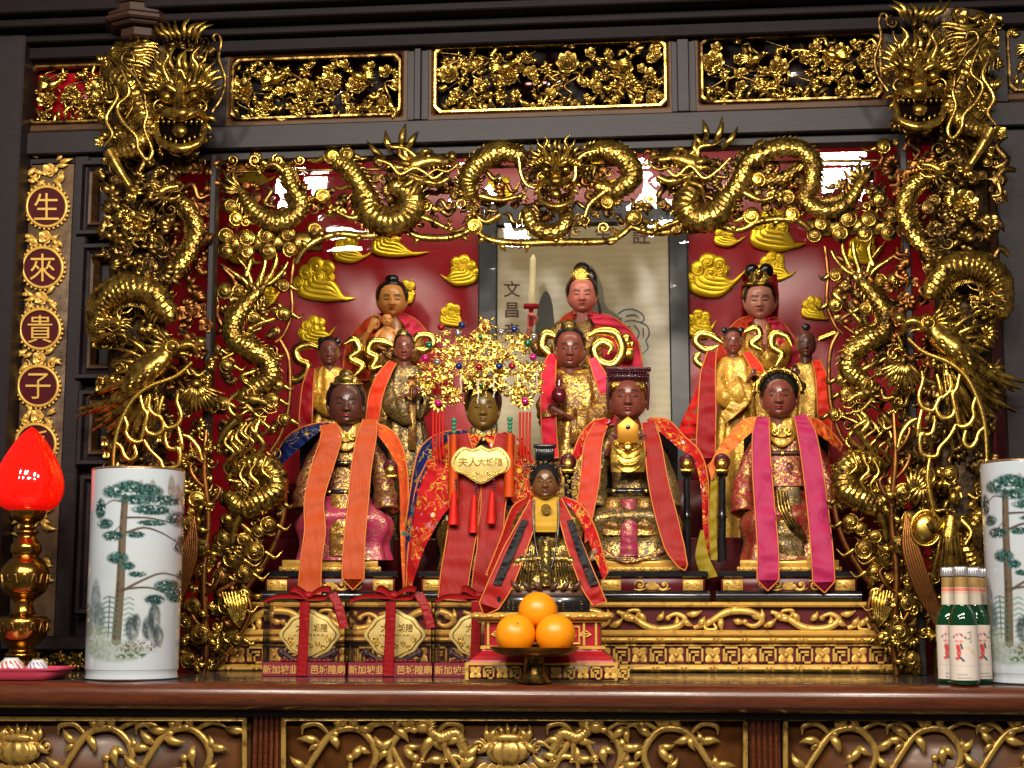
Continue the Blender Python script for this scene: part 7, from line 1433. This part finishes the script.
# green bottles
YB_ = .045; s_ = S(YB_)
bt = thing('green_bottle', base_at(965, YB_), 'green glass bottle in front with the whole floral label showing, middle of the group', 'bottle', 'green bottles beside the right vase'); q = bt['_w']; L = lambda pr: [(r * s_, (684 - y) * s_ * .965) for r, y in pr]
m = MB(); m.lathe(L([(0, 684), (12, 684), (13.4, 682.5), (13.6, 680), (13.6, 626), (13.2, 620), (11.4, 613), (8.2, 608), (6.6, 605), (6.0, 598), (5.6, 576), (6.2, 575), (6.2, 572), (5.4, 571), (0, 571)]), q, 40)
t = NT('green bottle glass'); t.set(Base_Color=h2((6, 62, 34)), Roughness=.05, Coat_Weight=.5, Coat_Roughness=.02, Transmission_Weight=.3, IOR=1.5); m.build('glass', t.m, bt, auto=60)
def wrap(r0, y0, y1, a0, a1, fn, name, k=60, e=.12, r1=None):
    m = MB(); th = np.linspace(a0, a1, k); ys = np.linspace(y0, y1, 50); A, Yy = np.meshgrid(th, ys, indexing='xy'); R = (r0 + ((r1 or r0) - r0) * (Yy - y0) / (y1 - y0) + e) * s_
    g = np.stack([q[0] + R * np.sin(A), q[1] - R * np.cos(A), q[2] + (684 - Yy) * s_ * .965], -1); m.grid(g, col=fn(A, Yy)); m.build(name, MATS['label paper'], bt)
t = NT('label paper'); t.set(Roughness=.5); t.base(t.paint())
def lab_main(A, Y):
    X = A * 13.6; c = np.ones(A.shape + (3,)) * np.array(h2((212, 200, 190))); n = vnoise(X + 50, Y, 2.4, 5)
    def put(k, col): k = np.clip(k, 0, 1)[..., None]; c[:] = c * (1 - k) + np.array(col) * k
    put((np.hypot((X + 7) / 5, (Y - 634) / 7) < 1) * .5, h2((240, 190, 180))); put(seg(X, Y, [(-12, 637), (-6, 634), (0, 638)], 1.8) * (n > .3), h2((96, 70, 66))); put(seg(X, Y, [(-10, 641), (-2, 641)], 1.6) * (n > .3), h2((220, 90, 70)))
    put(seg(X, Y, [(-8, 646), (-7, 652), (-9, 658)], 4) * (n > .35), h2((200, 60, 56))); put(seg(X, Y, [(-5, 644), (-4, 648)], 2), h2((60, 60, 62))); put(seg(X, Y, [(-6, 657), (-3, 660)], 2.2), h2((60, 70, 90)))
    for k in range(4): put(seg(X, Y, [(2 + (k % 2) * 2, 633 + 3 * k), (5, 632 + 3 * k)], 1.1), h2((70, 60, 60)))
    put(seg(X, Y, [(0, 646), (5, 650), (9, 656)], 2.4) * (n > .4), h2((196, 180, 130))); put(seg(X, Y, [(3, 655), (9, 662), (12, 668)], 5) * .3, h2((216, 190, 196))); put((np.abs(Y - 665) < .5) * .4, h2((200, 150, 130)))
    put((np.abs(Y - 674) < .5) * (np.abs(X + 5) < 5) * .7, h2((120, 110, 110))); put((np.abs(Y - 676.4) < .5) * (np.abs(X + 3) < 7) * .7, h2((120, 110, 110)))
    return c
def lab_neck(A, Y):
    X = A * 6; c = np.ones(A.shape + (3,)) * np.array(h2((204, 192, 174))); k = (Y < 588)[..., None]; c = np.where(k, np.array(h2((150, 116, 62))), c); w = (np.abs(Y - 590) < 1.6) | ((np.abs(Y - 593.5) < .8) & (np.sin(X * 3) > 0)); c = np.where(w[..., None], np.array(h2((214, 120, 100))), c); return c
wrap(13.6, 625.5, 679, -1.45, 1.45, lab_main, 'front_label'); wrap(6.0, 577.5, 605, -PI, PI, lab_neck, 'neck_foil', r1=6.9)
m = MB(); th = np.linspace(0, 2 * PI, 84, endpoint=False); m.grid(np.array([[(q[0] + (r + .35 * (k_ > 0) * math.cos(21 * a)) * s_ * math.cos(a), q[1] + (r + .35 * (k_ > 0) * math.cos(21 * a)) * s_ * math.sin(a), q[2] + (684 - y) * s_ * .965) for a in th] for k_, (r, y) in enumerate(((6.6, 576.5), (6.8, 575), (6.5, 570), (6, 568), (5, 567), (0, 567)))]), cv=True, flip=True); m.build('silver_cap', plain('silver foil', h2((205, 205, 210)), .3, .8), bt)
for x, y, lab, rz_ in ((952, .093, 'green glass bottle at the left, label half covered by the front bottle', .1), (978, .102, 'green glass bottle at the right, turned so its main label faces aside', .75), (986, .17, 'green bottle at the very back, almost hidden by the other three', .6)): dup(bt, base_at(x, y), lab, rz=rz_)
# ---------------------------------------------------------------- light
w = bpy.data.worlds.new('room'); sc.world = w; w.use_nodes = True
bgn = w.node_tree.nodes['Background']; bgn.inputs[0].default_value = (.62, .52, .45, 1); bgn.inputs[1].default_value = .13
def area(name, loc, tgt, size, power, col, sy=None):
    l = bpy.data.lights.new(name, 'AREA'); l.energy = power; l.color = col; l.size = size
    if sy: l.shape = 'RECTANGLE'; l.size_y = sy
    o = bpy.data.objects.new(name, l); COL.objects.link(o); o.location = loc
    d = Vector(tgt) - Vector(loc); o.rotation_euler = d.to_track_quat('-Z', 'Y').to_euler(); return o
for lx, ly, pw in ((-1.38, -1.86, 17), (-.69, -1.84, 17), (-.01, -1.86, 17), (.73, -1.84, 17), (-1.5, -3.3, 15), (-.62, -3.3, 15), (.08, -3.3, 15), (.86, -3.3, 15)):
    area('ceiling_light', (lx, ly, 2.92), (-.3, .6, 1.6), .2, pw, (1, .91, .78), .32)
area("niche_fill", (-.22, .60, 2.48), (-.22, 1.0, 1.9), 1.2, 3, (1, .88, .72), .05)  # unseen fill lamp added behind the rail to brighten the upper wall
sc.view_settings.view_transform = 'Standard'; sc.view_settings.look = 'None'; sc.view_settings.gamma = 1; sc.view_settings.use_curve_mapping = False
sc.view_settings.exposure = 0.45
